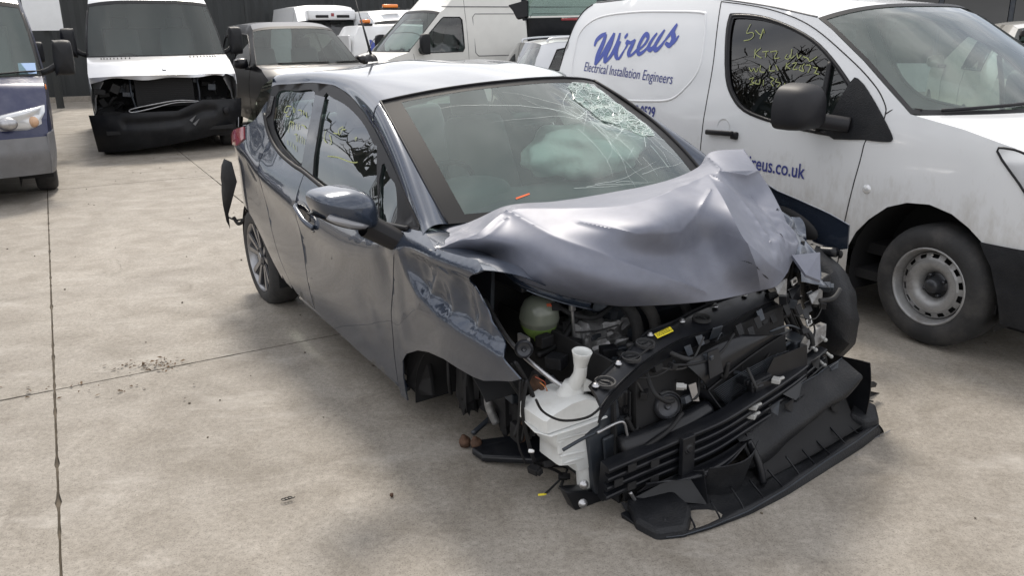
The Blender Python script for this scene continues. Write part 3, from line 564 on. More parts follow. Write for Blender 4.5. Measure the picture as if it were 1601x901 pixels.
# dead leaves, grit and small dropped bits
def leaf_pile(cx, cy, sx, sy, n, mat, label):
    mb = MB()
    for k in range(n):
        x = random.gauss(cx, sx); y = random.gauss(cy, sy); s = random.uniform(.004, .015); a = random.uniform(0, 6.3); t = random.uniform(.003, .012)
        u = Vector((math.cos(a), math.sin(a), random.uniform(-.3, .3)))*s; w = Vector((-math.sin(a), math.cos(a), random.uniform(-.3, .3)))*s*.45
        c = Vector((x, y, t)); mb.add([c-u, c-w+Vector((0, 0, .004)), c+u, c+w], [(0, 1, 2, 3)])
    mb.build('leaf_litter', mat, smooth=False, label=label, cat='leaves', kind='stuff')
M['leaf'] = pmat('dead leaf brown', (.10, .062, .032), .85, var=.4, vscale=20)
leaf_pile(-1.80, 3.885, .085, .045, 90, M['leaf'], 'dead brown leaves lying on the joint between the concrete slabs')
leaf_pile(-2.05, 3.60, .25, .05, 26, M['leaf'], 'scattered leaf crumbs along the slab joint near the crossing')
mb = MB()
for k in range(220):
    x = random.uniform(-5, 3); y = random.uniform(1.6, 12); s = random.uniform(.0015, .006); c = Vector((x, y, s*.5))
    mb.box(c, (s*2, s*1.2, s), Matrix.Rotation(random.uniform(0, 3), 3, 'Z'))
mb.build('grit', M['soil'], smooth=False, label='loose grit and crumbs scattered over the concrete yard', cat='grit', kind='stuff')
# hairline cracks wandering over the slabs
random.seed(12); M['hair'] = pmat('dirt filled hairline', (.16, .145, .12), .95)
for (x, y, a_, ln) in ((-3.0, 5.6, .3, 1.0), (-2.6, 2.9, 1.9, .5), (-3.4, 7.6, 1.1, 1.2)):
    V = []; p = Vector((x, y, .0012))
    n = int(ln/.02)
    for i in range(n):
        a_ += random.gauss(0, .22); p = p+Vector((math.cos(a_), math.sin(a_), 0))*.02; w = random.uniform(.0006, .0022)*(1-i/n*.6); nn = Vector((-math.sin(a_), math.cos(a_), 0))*w; V += [p+nn, p-nn]
    mesh('hairline_crack', V, [(2*i, 2*i+1, 2*i+3, 2*i+2) for i in range(n-1)], M['hair'], pav, smooth=False)
q = Vector((-.821, 2.59, .012))
mb = MB(); mb.tube([q+Vector((.010*math.cos(t*.9)*1, .008*math.sin(t*.9), 0))+Vector((t*.0014, t*.0009, .0)) for t in range(22)], .0016, 6)
mb.build('coil_spring', M['ink'], label='small black coil spring dropped on the bare concrete left of the wreck', cat='spring')
for (x, y, n_) in ((-.44, 2.62, 'bolt'),):
    mb = MB(); mb.lathe([(0, .012), (.007, .012), (.007, .004), (.004, .004), (.004, -.0)], (x, y, .0), (0, 0, 1), 6)
    mb.build('bolt', M['rust'], label='tiny dark bolt lying on the concrete in front of the wreck', cat='bolt')
# ------------------------------------------------------------------ the crashed hatchback (frame: x forward from rear axle, y left, z up)
HM = frame_mat(-.775, 5.32, -1.012, .02, .035)
hb = empty('hatchback', HM, label='slate blue hatchback with its whole front torn off and bonnet buckled up', cat='car')
def HR(x, z, o=0.): return Vector((x, -hatch_half(x, z)-o, z))
def HL(x, z, o=0.): return Vector((x, hatch_half(x, z)+o, z))
P2 = lambda n: [(p[0], p[2]) for p in PTS[n]]
def smooth01(t): t = max(0, min(1, t)); return t*t*(3-2*t)
def crumple(x, z):
    """extra outward push of the front wing where it folded"""
    m = max(0, min(1, (x-2.07)/.12))*max(0, min(1, (z-.56)/.10))
    if m <= 0: return 0
    p = Vector((x*7, z*7, 3.3)); n1 = abs(noise.noise(p)); n2 = abs(noise.noise(Vector((x*15, z*13, 8))))
    zf = lerp_tab(x, [2.08, 2.12, 2.22, 2.40, 2.6, 2.78], [.86, .77, .72, .685, .665, .645]); t = max(0, min(1, (z-zf)/.035)); t = t*t*(3-2*t)
    d = .010-.034*t+t*(.034*(.22-n1)+.010*(.2-n2)); d += .02*math.exp(-((z-.93)/.04)**2)
    return m*d*(1-.9*smooth01((z-.85)/.05))
def dent(x, z):
    d = 0
    d -= .010*math.exp(-((x-1.92)/.05)**2-((z-.78)/.09)**2)
    d += .006*math.exp(-((x-2.03)/.06)**2-((z-.50)/.14)**2)
    d -= .008*math.exp(-(((x-1.70)+(z-.45)*.5)/.10)**2-((z-.45)/.14)**2)
    return d
fR = lambda o=0.: (lambda x, z: HR(x, z, o+crumple(x, z)+dent(x, z)))
fL = lambda o=0.: (lambda x, z: HL(x, z, o))
belt = [(.131, 1.194), (.215, 1.118), (.33, 1.055), (.479, 1.012), (.69, .984), (.825, .974), (1.17, .936), (1.465, .916), (1.732, .906), (1.994, .93), (2.059, .939)]
fdoor = [(.835, .972), (1.17, .934), (1.465, .914), (1.732, .904), (1.99, .927), (2.03, .935), (2.045, .87), (1.972, .737), (1.925, .57), (1.925, .458), (1.882, .225), (1.6, .228), (1.325, .245), (.905, .268), (.865, .5), (.84, .75)]
rdoor = [(.828, .974), (.69, .982), (.479, 1.010), (.33, 1.053), (.265, 1.085), (.235, .95), (.25, .78), (.32, .58), (.41, .42), (.52, .30), (.60, .272), (.897, .268), (.857, .5), (.832, .75)]
quart = [(.26, 1.087), (.215, 1.116), (.131, 1.192), (.105, 1.26), (.085, 1.235), (.07, 1.20), (.03, 1.158), (-.05, 1.112), (-.20, 1.07), (-.30, 1.04), (-.42, .96), (-.52, .80), (-.56, .62), (-.50, .47), (-.46, .45), (-.42, .51), (-.35, .575), (-.242, .612), (-.15, .60), (-.06, .56), (.084, .462), (.214, .362), (.333, .29), (.52, .276), (.515, .30), (.402, .42), (.312, .58), (.243, .78), (.228, .95)]
fend = [(1.885, .222), (1.932, .458), (1.932, .57), (1.979, .737), (2.052, .87), (2.038, .937), (2.09, .945), (2.20, .947), (2.34, .93), (2.492, .938), (2.60, .944), (2.665, .93), (2.60, .895), (2.545, .855), (2.585, .85), (2.603, .824), (2.612, .804), (2.658, .748), (2.711, .695), (2.766, .638), (2.834, .600), (2.786, .575), (2.705, .549), (2.632, .523), (2.572, .516), (2.477, .517), (2.376, .52), (2.256, .504), (2.158, .477), (2.052, .426), (1.99, .37), (1.955, .28), (1.94, .16), (1.885, .165)]
for nm, poly in (('front_door', fdoor), ('rear_door', rdoor), ('quarter_panel', quart), ('front_wing', fend)):
    panel(nm, poly, fR(), M['blue'], hb, step=.018 if nm == 'front_wing' else .045, thick=.006, flip=True)
    if nm != 'front_wing': panel(nm, poly, fL(), M['blue'], hb, step=.08, thick=.006)
hb.children[0]['label'] = 'scuffed slate blue front door'
# shut lines sit over a dark inner shell
inner = [(-.45, .45), (-.3, .62), (0, .62), (.3, .33), (.6, .28), (1.86, .22), (1.92, .5), (2.0, .9), (1.2, .92), (.7, .96), (.4, 1.0), (.2, 1.12), (.12, 1.15), (-.2, 1.0), (-.42, .8)]
panel('inner_panel', inner, lambda x, z: HR(x, z, -.022), M['dark'], hb, step=.12, thick=.004, flip=True)
panel('inner_panel', inner, lambda x, z: HL(x, z, -.022), M['dark'], hb, step=.12, thick=.004)
# window frames and side glass
fr = [tuple(p) for p in P2('h_frame')]
holes = [smooth2(P2(n), 3) for n in ('h_rglass', 'h_fglass', 'h_qglass')]
for side, f, fl in ((1, HR, True), (-1, HL, False)):
    wf = panel('window_frame', fr, lambda x, z: f(x, z, .002), M['satin'], hb, holes=holes, step=.05, thick=.004, flip=fl)
    for h, gn in zip(holes, ('rear_door_glass', 'front_door_glass', 'quarter_glass')):
        panel(gn, h, lambda x, z: f(x, z, -.010), M['sidescreen'], hb, step=.09, thick=.0, flip=fl)
    mb = MB()
    B = spline([f(x, z, .006) for x, z in belt], 4)
    mb.tube(B, .011, 8, smooth=False); mb.build('belt_moulding', M['satin'], hb)
    bp = [(.71, .995), (.79, .985), (.80, .99), (.715, 1.30), (.64, 1.32), (.60, 1.315)] 
    panel('door_pillar', [(.735, 1.15), (.785, .995), (.95, .975), (.862, 1.14), (.73, 1.318), (.60, 1.322)], lambda x, z: f(x, z, .006), M['gloss'], hb, step=.08, thick=.004, flip=fl)
mb = MB()
for l in PTS['hw_car']: stroke(mb, l, .0045, lambda x, z: HR(x, z, -.006), 4, False)
mb.build('handwriting', M['chalk'], hb, smooth=False, kind='stuff')
# little vent flap behind the rear door glass and the handle hidden in the pillar
panel('pillar_handle', [(.135, 1.29), (.165, 1.29), (.20, 1.20), (.17, 1.18)], lambda x, z: HR(x, z, .010), M['gloss'], hb, step=.05, thick=.006, flip=True)
# roof
fx = [.05, .128, .232, .53, .708, .869, 1.047, 1.242, 1.409]; fz = [1.325, 1.348, 1.355, 1.375, 1.376, 1.361, 1.329, 1.279, 1.230]
zc = lambda x: lerp_tab(x, [-.30, -.1, .2, .5, .9, 1.2, 1.42, 1.60], [1.375, 1.405, 1.438, 1.452, 1.448, 1.428, 1.400, 1.372])
mb = MB(); mb.tube([Vector((-.07, 0, 1.425)), Vector((-.16, .0, 1.60)), Vector((-.20, 0, 1.68))], (.010, .003), 8, smooth=False)
mb.tube([Vector((-.12, 0, 1.50)), Vector((-.26, .0, 1.79))], .0028, 6, smooth=False)
mb.inflate([(-.03, -.02, 1.425), (-.03, .02, 1.425), (-.12, .028, 1.42), (-.16, 0, 1.418), (-.12, -.028, 1.42)], (-.02, 0, .045)); mb.build('aerial', M['satin'], hb)
# windscreen and its black printed border
WR = resamp(spline([(1.385, -.592, 1.342), (1.60, -.628, 1.255), (1.80, -.655, 1.155), (1.98, -.672, 1.045), (2.12, -.675, .945)], 6), 25)
WL = [Vector((p.x, -p.y, p.z)) for p in WR]
def wscreen(u, v):
    i = u*24; i0 = min(23, int(i)); a = WR[i0].lerp(WR[i0+1], i-i0); b = WL[i0].lerp(WL[i0+1], i-i0)
    p = a.lerp(b, v); q = 4*v*(1-v); q2 = 1-abs(2*v-1)**2.4
    nrm = Vector((.62, 0, .78))
    p += Vector((.17, 0, .0))*q*(1-.1*u)+nrm*(.035*q2*(1-u))+Vector((0, 0, .055))*q2*(1-u)*.6
    # the struck area at the far top corner sags inwards
    d = math.exp(-((v-.80)/.15)**2-((u-.30)/.20)**2)
    p -= nrm*.035*d+nrm*.006*noise.noise(Vector((u*14, v*14, 2)))*(d > .08)*d*4
    return p
def smoothstep(t): t = max(0, min(1, t)); return t*t*(3-2*t)
def roof_section(u):
    xe = .085+u*(1.405-.085); ze = lerp_tab(xe, fx, fz); w = hatch_half(xe, ze)
    c0 = wscreen(0, .5); xc = -.23+u*(c0.x+.23); k = smoothstep((u-.62)/.38)
    E = Vector((xe, -w, ze)); Sh = Vector((xe*.8+xc*.2, -w*.90, ze+.62*(zc(xe)-ze))); Q = Vector(((xe+xc)/2, -w*.5, zc(xc)-.016)); C = Vector((xc, 0, zc(xc)))
    Sh = Sh.lerp(WR[0], k); Q = Q.lerp(wscreen(0, .26), k); C = C.lerp(c0, k)
    m = lambda p: Vector((p.x, -p.y, p.z))
    return spline([E, Sh, Q, C, m(Q), m(Sh), m(E)], 8)
secs = [roof_section(k/50) for k in range(51)]
mb = MB(); mb.grid(50, 48, lambda u, v: secs[round(u*50)][round(v*48)])
rf = mb.build('roof', M['blue'], hb, thick=.004)
mb = MB(); mb.grid(44, 60, wscreen)
ws = mb.build('windscreen', M['screen'], hb)
def wsn(u, v):
    e = .01; a = wscreen(min(1, u+e), v)-wscreen(max(0, u-e), v); b = wscreen(u, min(1, v+e))-wscreen(u, max(0, v-e)); n = b.cross(a).normalized()
    return n if n.z > 0 else -n
def wso(u, v, d=.004): return wscreen(u, v)+wsn(u, v)*d
mb = MB(); nb = 40
def frit(u0, u1, v0, v1, nu, nv): mb.grid(nu, nv, lambda a, b: wso(u0+(u1-u0)*a, v0+(v1-v0)*b, .0008))
frit(0, 1, 0, .055, 24, 2); frit(0, 1, .945, 1, 24, 2); frit(0, .05, .055, .945, 2, 40); frit(.95, 1, .055, .945, 2, 40)
mb.build('screen_border', M['ink'], hb)
mb = MB(); mb.grid(8, 8, lambda a, b: wso(.03+.24*a, .57+.24*(b-.5)*(1-.35*a), -.006)); mb.build('sensor_frit', M['satin'], hb)
mb = MB(); mb.inflate([wso(.08, .50, -.02), wso(.26, .53, -.02), wso(.26, .61, -.02), wso(.08, .64, -.02)], (-.10, 0, -.06)); mb.build('camera_pod', M['plastic2'], hb)
mb = MB(); c0 = wscreen(.36, .5)+Vector((-.13, 0, -.02)); mb.inflate([c0+Vector((0, y, z)) for y, z in ((-.12, -.03), (.12, -.03), (.13, .01), (.11, .035), (-.11, .035), (-.13, .01))], (.04, 0, 0)); mb.build('rear_view_mirror', M['gloss'], hb)
# cracks: long rays running from the struck corner
mb = MB(); random.seed(11)
def crack(p, ang, ln, w):
    u, v = p; V = []; n = int(ln/.02)+2
    for i in range(n):
        V.append((u, v)); ang += random.gauss(0, .10); u += math.cos(ang)*.02; v += math.sin(ang)*.02
        if not (.06 < v < .94 and .05 < u < .93): break
    if len(V) < 2: return
    A = []; m = len(V)
    for i, (a, b) in enumerate(V):
        ww = w*(1-.8*i/m); p0 = wso(a, b, .0015); q0 = wso(*(V[min(i+1, m-1)]), .0015); q1 = wso(*(V[max(0, i-1)]), .0015)
        t = (q0-q1).normalized(); nn = wsn(a, b).cross(t); A += [p0+nn*ww, p0-nn*ww]
    mb.add(A, [(2*i, 2*i+1, 2*i+3, 2*i+2) for i in range(m-1)])
for k in range(52):
    crack((random.gauss(.32, .10), random.gauss(.72, .09)), random.choice([random.gauss(.55, .25), random.gauss(.5, .35), random.uniform(-.8, 2.2), random.gauss(-2.6, .3)]), random.uniform(.12, .6), random.uniform(.0005, .0012))
for k in range(70):
    crack((random.gauss(.42, .17), random.gauss(.80, .07)), random.uniform(0, 6.28), random.uniform(.05, .25), random.uniform(.0004, .0009))
for k in range(5): crack((random.uniform(.86, .9), random.uniform(.3, .75)), random.gauss(1.55, .1), .3, .0006)
M['crackline'] = pmat('glass crack', (.72, .80, .77), .4)
mb.build('crack', M['crackline'], hb, smooth=False, kind='stuff')
# shards of whitened glass in the struck area, tilted against each other
mb = MB(); random.seed(5)
patch = [(.05, .76), (.05, .90), (.15, .935), (.35, .935), (.60, .93), (.74, .90), (.55, .80), (.40, .70), (.22, .68), (.10, .72)]
pts = [(random.uniform(.05, .75), random.uniform(.67, .935)) for _ in range(420)]
pts = [p for p in pts if inside(p, patch)]
vv, ee, ff, *_ = delaunay_2d_cdt([Vector(p) for p in pts], [], [], 0, 1e-4)
mbc = MB()
for f in ff:
    P_ = [vv[i] for i in f]; c = (P_[0]+P_[1]+P_[2])/3
    if max((P_[i]-P_[i-1]).length for i in range(3)) > .09: continue
    V = [wso(p.x, p.y, .0015) for p in P_]; t = random.gauss(0, .0022)
    mb.add([v+wsn(c.x, c.y)*(.001+t*k) for v, k in zip(V, (1, -.5, -.5))], [(0, 1, 2)])
    for i in range(3):
        if random.random() < .55:
            a_, b_ = V[i], V[(i+1) % 3]; n_ = wsn(c.x, c.y); d_ = (b_-a_).normalized().cross(n_)*random.uniform(.0003, .0008); mbc.add([a_+d_+n_*.003, a_-d_+n_*.003, b_-d_+n_*.003, b_+d_+n_*.003], [(0, 1, 2, 3)])
mbc.build('crack_web', M['crackline'], hb, smooth=False, kind='stuff')
mb.build('glass_shard', M['cracked'], hb, smooth=False, kind='stuff')
mb = MB(); a = wso(.9, .235, .004)
mb.add([wso(.885, .215, .003), wso(.895, .215, .003), wso(.875, .262, .003), wso(.866, .262, .003)], [(0, 1, 2, 3)])
mb.build('paint_mark', pmat('orange red crayon', (.75, .14, .04), .6), hb, smooth=False)
# A pillars: body coloured strip between door frame and screen
FR = resamp([HR(x, z, .0) for x, z in ((1.405, 1.231), (1.587, 1.168), (1.727, 1.117), (1.956, 1.03), (2.124, .962), (2.19, .94))], 25)
for s in (1, -1):
    A = [Vector((p.x, p.y*s, p.z)) for p in FR]; B = [Vector((p.x, p.y*s, p.z)) for p in WR]
    mb = MB(); mb.ribbon(A, B, 8, (.012, -.018*s, .02)); mb.build('roof_pillar', M['blue'], hb, thick=.003)
    panel('mirror_patch', [(1.975, .938), (2.12, .958), (2.05, .992), (1.95, 1.03), (1.93, 1.035)] if s == 1 else [(1.975, .938), (2.12, .958), (2.05, .992), (1.95, 1.03), (1.93, 1.035)], (lambda x, z: HR(x, z, .005)) if s == 1 else (lambda x, z: HL(x, z, .005)), M['satin'], hb, step=.06, thick=.004, flip=s == 1)
mb = MB(); mb.tube([wso(.0, v, .004) for v in [k/20 for k in range(21)]], .006, 6, smooth=False)
mb.tube([p+Vector((-.002, -.004, .004)) for p in WR], .006, 6, smooth=False); mb.tube([p+Vector((-.002, .004, .004)) for p in WL], .009, 6, smooth=False)
mb.build('screen_seal', M['satin'], hb)
# cowl under the screen
mb = MB(); mb.grid(4, 20, lambda u, v: wscreen(1, v)+Vector((.10*u-.01, 0, -.03-.10*u*u))); mb.build('cowl', M['plastic'], hb, thick=.004)
# tail
def tail(u, v):
    s = 2*v-1; prof = [(-.16, 1.375), (-.30, 1.33), (-.42, 1.20), (-.50, 1.06), (-.55, .92), (-.62, .72), (-.62, .5), (-.55, .32)]
    i = u*(len(prof)-1); i0 = min(len(prof)-2, int(i)); t = i-i0; x = prof[i0][0]*(1-t)+prof[i0+1][0]*t; z = prof[i0][1]*(1-t)+prof[i0+1][1]*t
    w = hatch_half(max(x, -.42), z)*.985; return Vector((x+(.24-.10*u)*abs(s)**3, w*s*(.985-.02*(u < .4)), z))
mb = MB(); mb.grid(3, 20, lambda u, v: tail(.0+u*.05, v)); mb.build('roof_spoiler', M['blue'], hb, thick=.004)
mb = MB(); mb.grid(8, 20, lambda u, v: tail(.05+u*.35, v)); mb.build('rear_window', M['sidescreen'], hb)
mb = MB(); mb.grid(10, 20, lambda u, v: tail(.40+u*.60, v)); mb.build('tailgate', M['blue'], hb, thick=.004)
lamp = [(-.24, 1.075), (-.06, 1.112), (-.015, 1.05), (-.12, 1.0), (-.30, .985), (-.36, 1.03)]
panel('tail_lamp', lamp, lambda x, z: HR(x, z, .008+.0*x), M['red'], hb, step=.04, thick=.01, flip=True)
panel('tail_lamp', lamp, lambda x, z: HL(x, z, .008), M['red'], hb, step=.08, thick=.01)
# torn bumper corner hanging by the rear wheel
mb = MB(); T = [(-.63, -.90, .69), (-.52, -.95, .73), (-.42, -.93, .72), (-.40, -.92, .60), (-.46, -.95, .48), (-.53, -.97, .38), (-.545, -.97, .28), (-.58, -.96, .40), (-.64, -.94, .50), (-.665, -.92, .60)]
T = [(x+.08, y+.06, z+.15) for x, y, z in T]; mb.inflate(T, (.02, -.05, 0), ((1, 0), (.8, .5), (.4, .9))); mb.build('bumper_flap', M['plastic'], hb, thick=.004)
mb = MB(); mb.tube([(-.50, -.80, .47), (-.50, -.86, .47), (-.56, -.90, .49)], .006, 6); mb.tube([(-.35, -.82, .52), (-.42, -.86, .46), (-.46, -.88, .50)], .012, 6); mb.build('torn_wire', M['ink'], hb)
# door handle
c = Vector((.985, 0, .80)); loop = [(.86, .835), (.90, .845), (.99, .825), (1.09, .80), (1.125, .77), (1.12, .745), (1.08, .745), (.98, .775), (.88, .80), (.85, .815)]
cup = panel('handle_cup', smooth2([(.87, .84), (.95, .845), (1.03, .82), (1.06, .78), (1.0, .765), (.90, .79)], 3), lambda x, z: HR(x, z, .0035), M['gloss'], hb, step=.03, thick=.003, flip=True)
mb = MB(); mb.tube([HR(.87, .820, .006), HR(.92, .822, .030), HR(1.0, .803, .036), HR(1.07, .778, .030), HR(1.12, .755, .006)], .0135, 10); mb.build('door_handle', M['blue'], hb)
mb = MB(); mb.lathe([(.0, .004), (.011, .004), (.011, 0)], HR(1.085, .735, .0), (0, -1, 0), 16); mb.build('lock', M['metal'], hb)
# door mirror (the left one was torn off)
ml = [Vector(p) for p in PTS['mirror2']]
for s in (1,):
    L = [Vector((p.x-.02, p.y*s, p.z)) for p in spline(ml, 4, True)]
    mid = 1.008
    mb = MB(); mb.inflate(L, (.12, 0, 0), ((1, -.55), (1.0, 0.), (.97, .3), (.88, .62), (.68, .86), (.4, .97), (.15, 1.0)))
    mh = mb.build('mirror_housing', M['blue'], hb)
    Lb = [Vector((p.x-.014, p.y+(.004*s if False else 0), min(p.z, .985+(-.9-p.y*s)*.12)-.003)) for p in L]
    c = sum(Lb, Vector())/len(Lb)
    mb = MB(); mb.inflate([c+(p-c)*1.012 for p in Lb], (.10, 0, 0), ((1, -.6), (1.0, 0.), (.97, .3), (.88, .62), (.6, .88), (.2, 1.0))); mb.build('mirror_lower_cover', M['satin'], mh)
    mb = MB(); mb.inflate([Vector((2.0, y*s, z)) for y, z in ((-1.10, 1.028), (-1.05, 1.015), (-.98, .985), (-.945, .965), (-.96, .955), (-1.03, .968), (-1.085, .995), (-1.115, 1.015))], (.035, -.01*s, -.004)); mb.build('side_repeater', M['repeater'], mh)
    mb = MB(); mb.add([Vector((1.862, p.y, p.z)) for p in L], [tuple(range(len(L)))]); mb.build('mirror_glass', M['metal'], mh, smooth=False)
    mb = MB(); mb.prism([(1.91, -.91*s, .95), (2.0, -.90*s, .955), (2.08, -.80*s, .91), (2.05, -.80*s, .87), (1.93, -.82*s, .86)], (-.0, -.06*s, .0)); 
    mb = MB(); mb.grid(8, 12, lambda u, v: Vector((1.93, -.945*s, .955)).lerp(Vector((2.02, -.845*s, .885)), u)+Vector((.055*math.cos(6.283*v), .015*math.sin(6.283*v)*s, .05*math.sin(6.283*v)))*(1-.15*u)); mb.build('mirror_arm', M['satin'], mh, sub=0)
# rear wheels
def alloy_wheel(y, sg, parent=hb):
    o = Vector((-.13, y, .302)); ax = Vector((0, -sg, 0))
    def pr(l): return [(r, h) for r, h in l]
    mb = MB(); mb.lathe([(.205, -.02), (.215, .0), (.225, .004), (.26, .008), (.29, -.004), (.304, -.03), (.308, -.06), (.306, -.14), (.29, -.18), (.22, -.19), (.2, -.17)], o, ax, 56)
    t = mb.build('tyre', M['rubber'], parent)
    mb = MB(); mb.lathe([(.213, .002), (.207, -.002), (.200, -.02), (.192, -.06), (.190, -.15), (.195, -.17)], o, ax, 48); rim = mb.build('rim', M['alloy'], parent)
    mb = MB(); mb.lathe([(.0, -.05), (.11, -.05), (.13, -.06), (.13, -.09), (0, -.09)], o, ax, 32); mb.build('brake_disc', M['castmetal'], rim)
    u0 = Vector((1, 0, 0)); w0 = Vector((0, 0, 1)); mb = MB(); mbd = MB()
    for k in range(5):
        for d in (-.20, .20):
            an = 2*math.pi*k/5+.3; a0 = an+d*.8; a1 = an+d*1.25
            for (wd, h, tgt, z0) in ((.012, 0, mb, -.004), (.021, 0, mbd, -.012)):
                p0 = Vector((math.cos(a0)*.045, 0, math.sin(a0)*.045)); p1 = Vector((math.cos(a1)*.206, 0, math.sin(a1)*.206)); t_ = (p1-p0).normalized(); nn = Vector((-t_.z, 0, t_.x))
                q = [o+ax*(z0-.02)+p0+nn*wd*.9, o+ax*(z0-.02)+p0-nn*wd*.9, o+ax*z0+p1-nn*wd*1.25, o+ax*z0+p1+nn*wd*1.25]
                tgt.prism(q, -ax*.02)
    mb.lathe([(0, -.006), (.028, -.008), (.032, -.014)], o, ax, 20)
    mbd.lathe([(.028, -.012), (.058, -.018), (.062, -.04)], o, ax, 24)
    for k in range(4): an = k*math.pi/2+.4; mbd.lathe([(0, -.01), (.008, -.01), (.008, -.03)], o+Vector((math.cos(an)*.043, 0, math.sin(an)*.043)), ax, 6)
    mb.build('spoke', M['alloy'], rim, smooth=False); mbd.build('spoke_back', M['alloydark'], rim, smooth=False)
alloy_wheel(-.845, 1); alloy_wheel(.845, -1)
mb = MB(); mb.grid(20, 6, lambda u, v: Vector((-.13, 0, .302))+Vector((.36*math.cos(math.pi*(u*1.15-.1)), -.83+.35*v, .36*math.sin(math.pi*(u*1.15-.1))))); mb.build('wheel_arch_liner', M['dark'], hb)
# floor, sill and bulkhead
mb = MB(); mb.box((.85, 0, .22), (2.2, 1.5, .05)); mb.box((.85, 0, .28), (2.1, 1.55, .06)); mb.build('floor_pan', M['dark'], hb, smooth=False)
mb = MB(); mb.tube([(.55, -.80, .225), (1.2, -.80, .215), (1.86, -.79, .18)], .022, 8); mb.build('sill', M['blue'], hb)
mb = MB(); mb.add([(1.95, -.62, .25), (1.95, .62, .25), (2.15, .62, .92), (2.15, -.62, .92)], [(0, 1, 2, 3)]); mb.build('bulkhead', M['dark'], hb, thick=.02)
# interior
mb = MB()
def dashf(u, v):
    y = -.66+1.32*v; prof = [(1.50, .66), (1.52, .82), (1.60, .915), (1.78, .945), (2.02, .93), (2.14, .91)]
    i = u*5; i0 = min(4, int(i)); t = i-i0; x = prof[i0][0]*(1-t)+prof[i0+1][0]*t; z = prof[i0][1]*(1-t)+prof[i0+1][1]*t
    z += .055*math.exp(-((y+.34)/.17)**2)*math.exp(-((x-1.68)/.14)**2); return Vector((x, y, z))
mb.grid(15, 30, dashf); mb.build('dashboard', M['dash'], hb, sub=1)
mb = MB(); mb.inflate([(1.62+.0*k, -.34+.19*math.cos(a), .93+.02*math.sin(a)) if False else Vector((1.70+.16*math.sin(a), -.34+.20*math.cos(a), .935)) for k, a in [(k, 2*math.pi*k/20) for k in range(20)]], (0, 0, .075)); mb.build('instrument_hood', M['dash'], hb)
wc = Vector((1.40, -.34, .90)); wa = Vector((-.85, 0, .5)).normalized(); wu = Vector((0, 1, 0)); ww = wa.cross(wu)
mb = MB(); mb.tube([wc+(wu*math.cos(a)+ww*math.sin(a))*.18 for a in [2*math.pi*k/24 for k in range(24)]], .014, 8, smooth=False, closed=True)
for a in (0, math.pi, -math.pi/2): mb.tube([wc, wc+(wu*math.cos(a)+ww*math.sin(a))*.17], .014, 6, smooth=False)
mb.ball(wc, (.05, .07, .06)); mb.build('steering_wheel', M['plastic2'], hb)
for (sx, sy) in ((.92, -.35), (.92, .35), (.12, -.35), (.12, .35)):
    mb = MB(); mb.box((sx, sy, .50), (.50, .50, .18)); 
    st = mb.build('seat', M['seat'], hb, bevel=.05)
    q = Matrix.Rotation(-.32, 3, 'Y'); mb = MB(); mb.box((sx-.30, sy, .82), (.13, .48, .62), q, taper=.8); mb.build('backrest', M['seat'], st, bevel=.05)
    mb = MB(); mb.box((sx-.43, sy, 1.20 if sx > .5 else 1.12), (.09, .26, .17), q, taper=.85); mb.build('headrest', M['seat'], st, bevel=.04)
mb = MB()
def bag(u, v):
    th = math.pi*u; ph = 2*math.pi*v; d = Vector((.20*math.sin(th)*math.cos(ph), .30*math.sin(th)*math.sin(ph), .11*math.cos(th)))
    n_ = noise.noise(d*7+Vector((3, 1, 2)))+.5*noise.noise(d*16); return Vector((1.72, .28, 1.06))+d*(1+.42*n_)
mb.grid(28, 40, bag); mb.build('airbag', M['airbag'], hb)
mb = MB(); mb.grid(6, 14, lambda u, v: Vector((.05+u*1.35, -.58+1.16*v, 1.30+.07*math.sin(math.pi*v)-.02*(u-.3)**2))); mb.build('headlining', M['lining'], hb)
# ---- bonnet, folded and lifted
G = [Vector(p) for p in PTS['bonnet']]; nr, nc = 6, 9
def cub(p, t):
    p0, p1, p2, p3 = p; return .5*((2*p1)+(p2-p0)*t+(2*p0-5*p1+4*p2-p3)*t*t+(3*p1-p0-3*p2+p3)*t**3)
def seg_eval(P, t, breaks):
    """interpolating spline through P at parameter t (0..len-1), broken (sharp) at the given indices"""
    n = len(P)-1; i = min(n-1, int(t)); f = t-i
    p1, p2 = P[i], P[i+1]
    p0 = P[i-1] if i > 0 and i not in breaks else p1*2-p2 if False else (P[i-1] if i > 0 and i not in breaks else p1-(p2-p1)*.6)
    p3 = P[i+2] if i+2 <= n and (i+1) not in breaks else p2+(p2-p1)*.6
    return cub((p0, p1, p2, p3), f)
def bonnet_pt(r, c):
    row = [seg_eval([G[k*nc+j] for k in range(nr)], r, (1,)) for j in range(nc)]
    return seg_eval(row, c, (6,) if r >= .9 else ())
CREASES = [([(1.0, 1.9), (2.0, 2.2), (3.2, 2.9), (4.6, 4.0)], .010, .24), ([(1.6, 2.9), (2.2, 3.6), (2.45, 4.5), (2.2, 5.2), (1.6, 5.8)], .008, .10), ([(1.1, 6.1), (2.2, 6.7), (3.6, 7.0)], .010, .09), ([(.15, 6.7), (1.0, 6.5), (1.3, 7.4), (1.05, 8)], .009, .08), ([(3.0, 5.6), (4.2, 6.6), (4.8, 7.4)], .008, .14), ([(.9, .2), (1.3, .9), (1.2, 1.8)], .006, .12), ([(2.0, 7.2), (3.2, 7.6), (4.0, 7.9)], -.010, .14)]
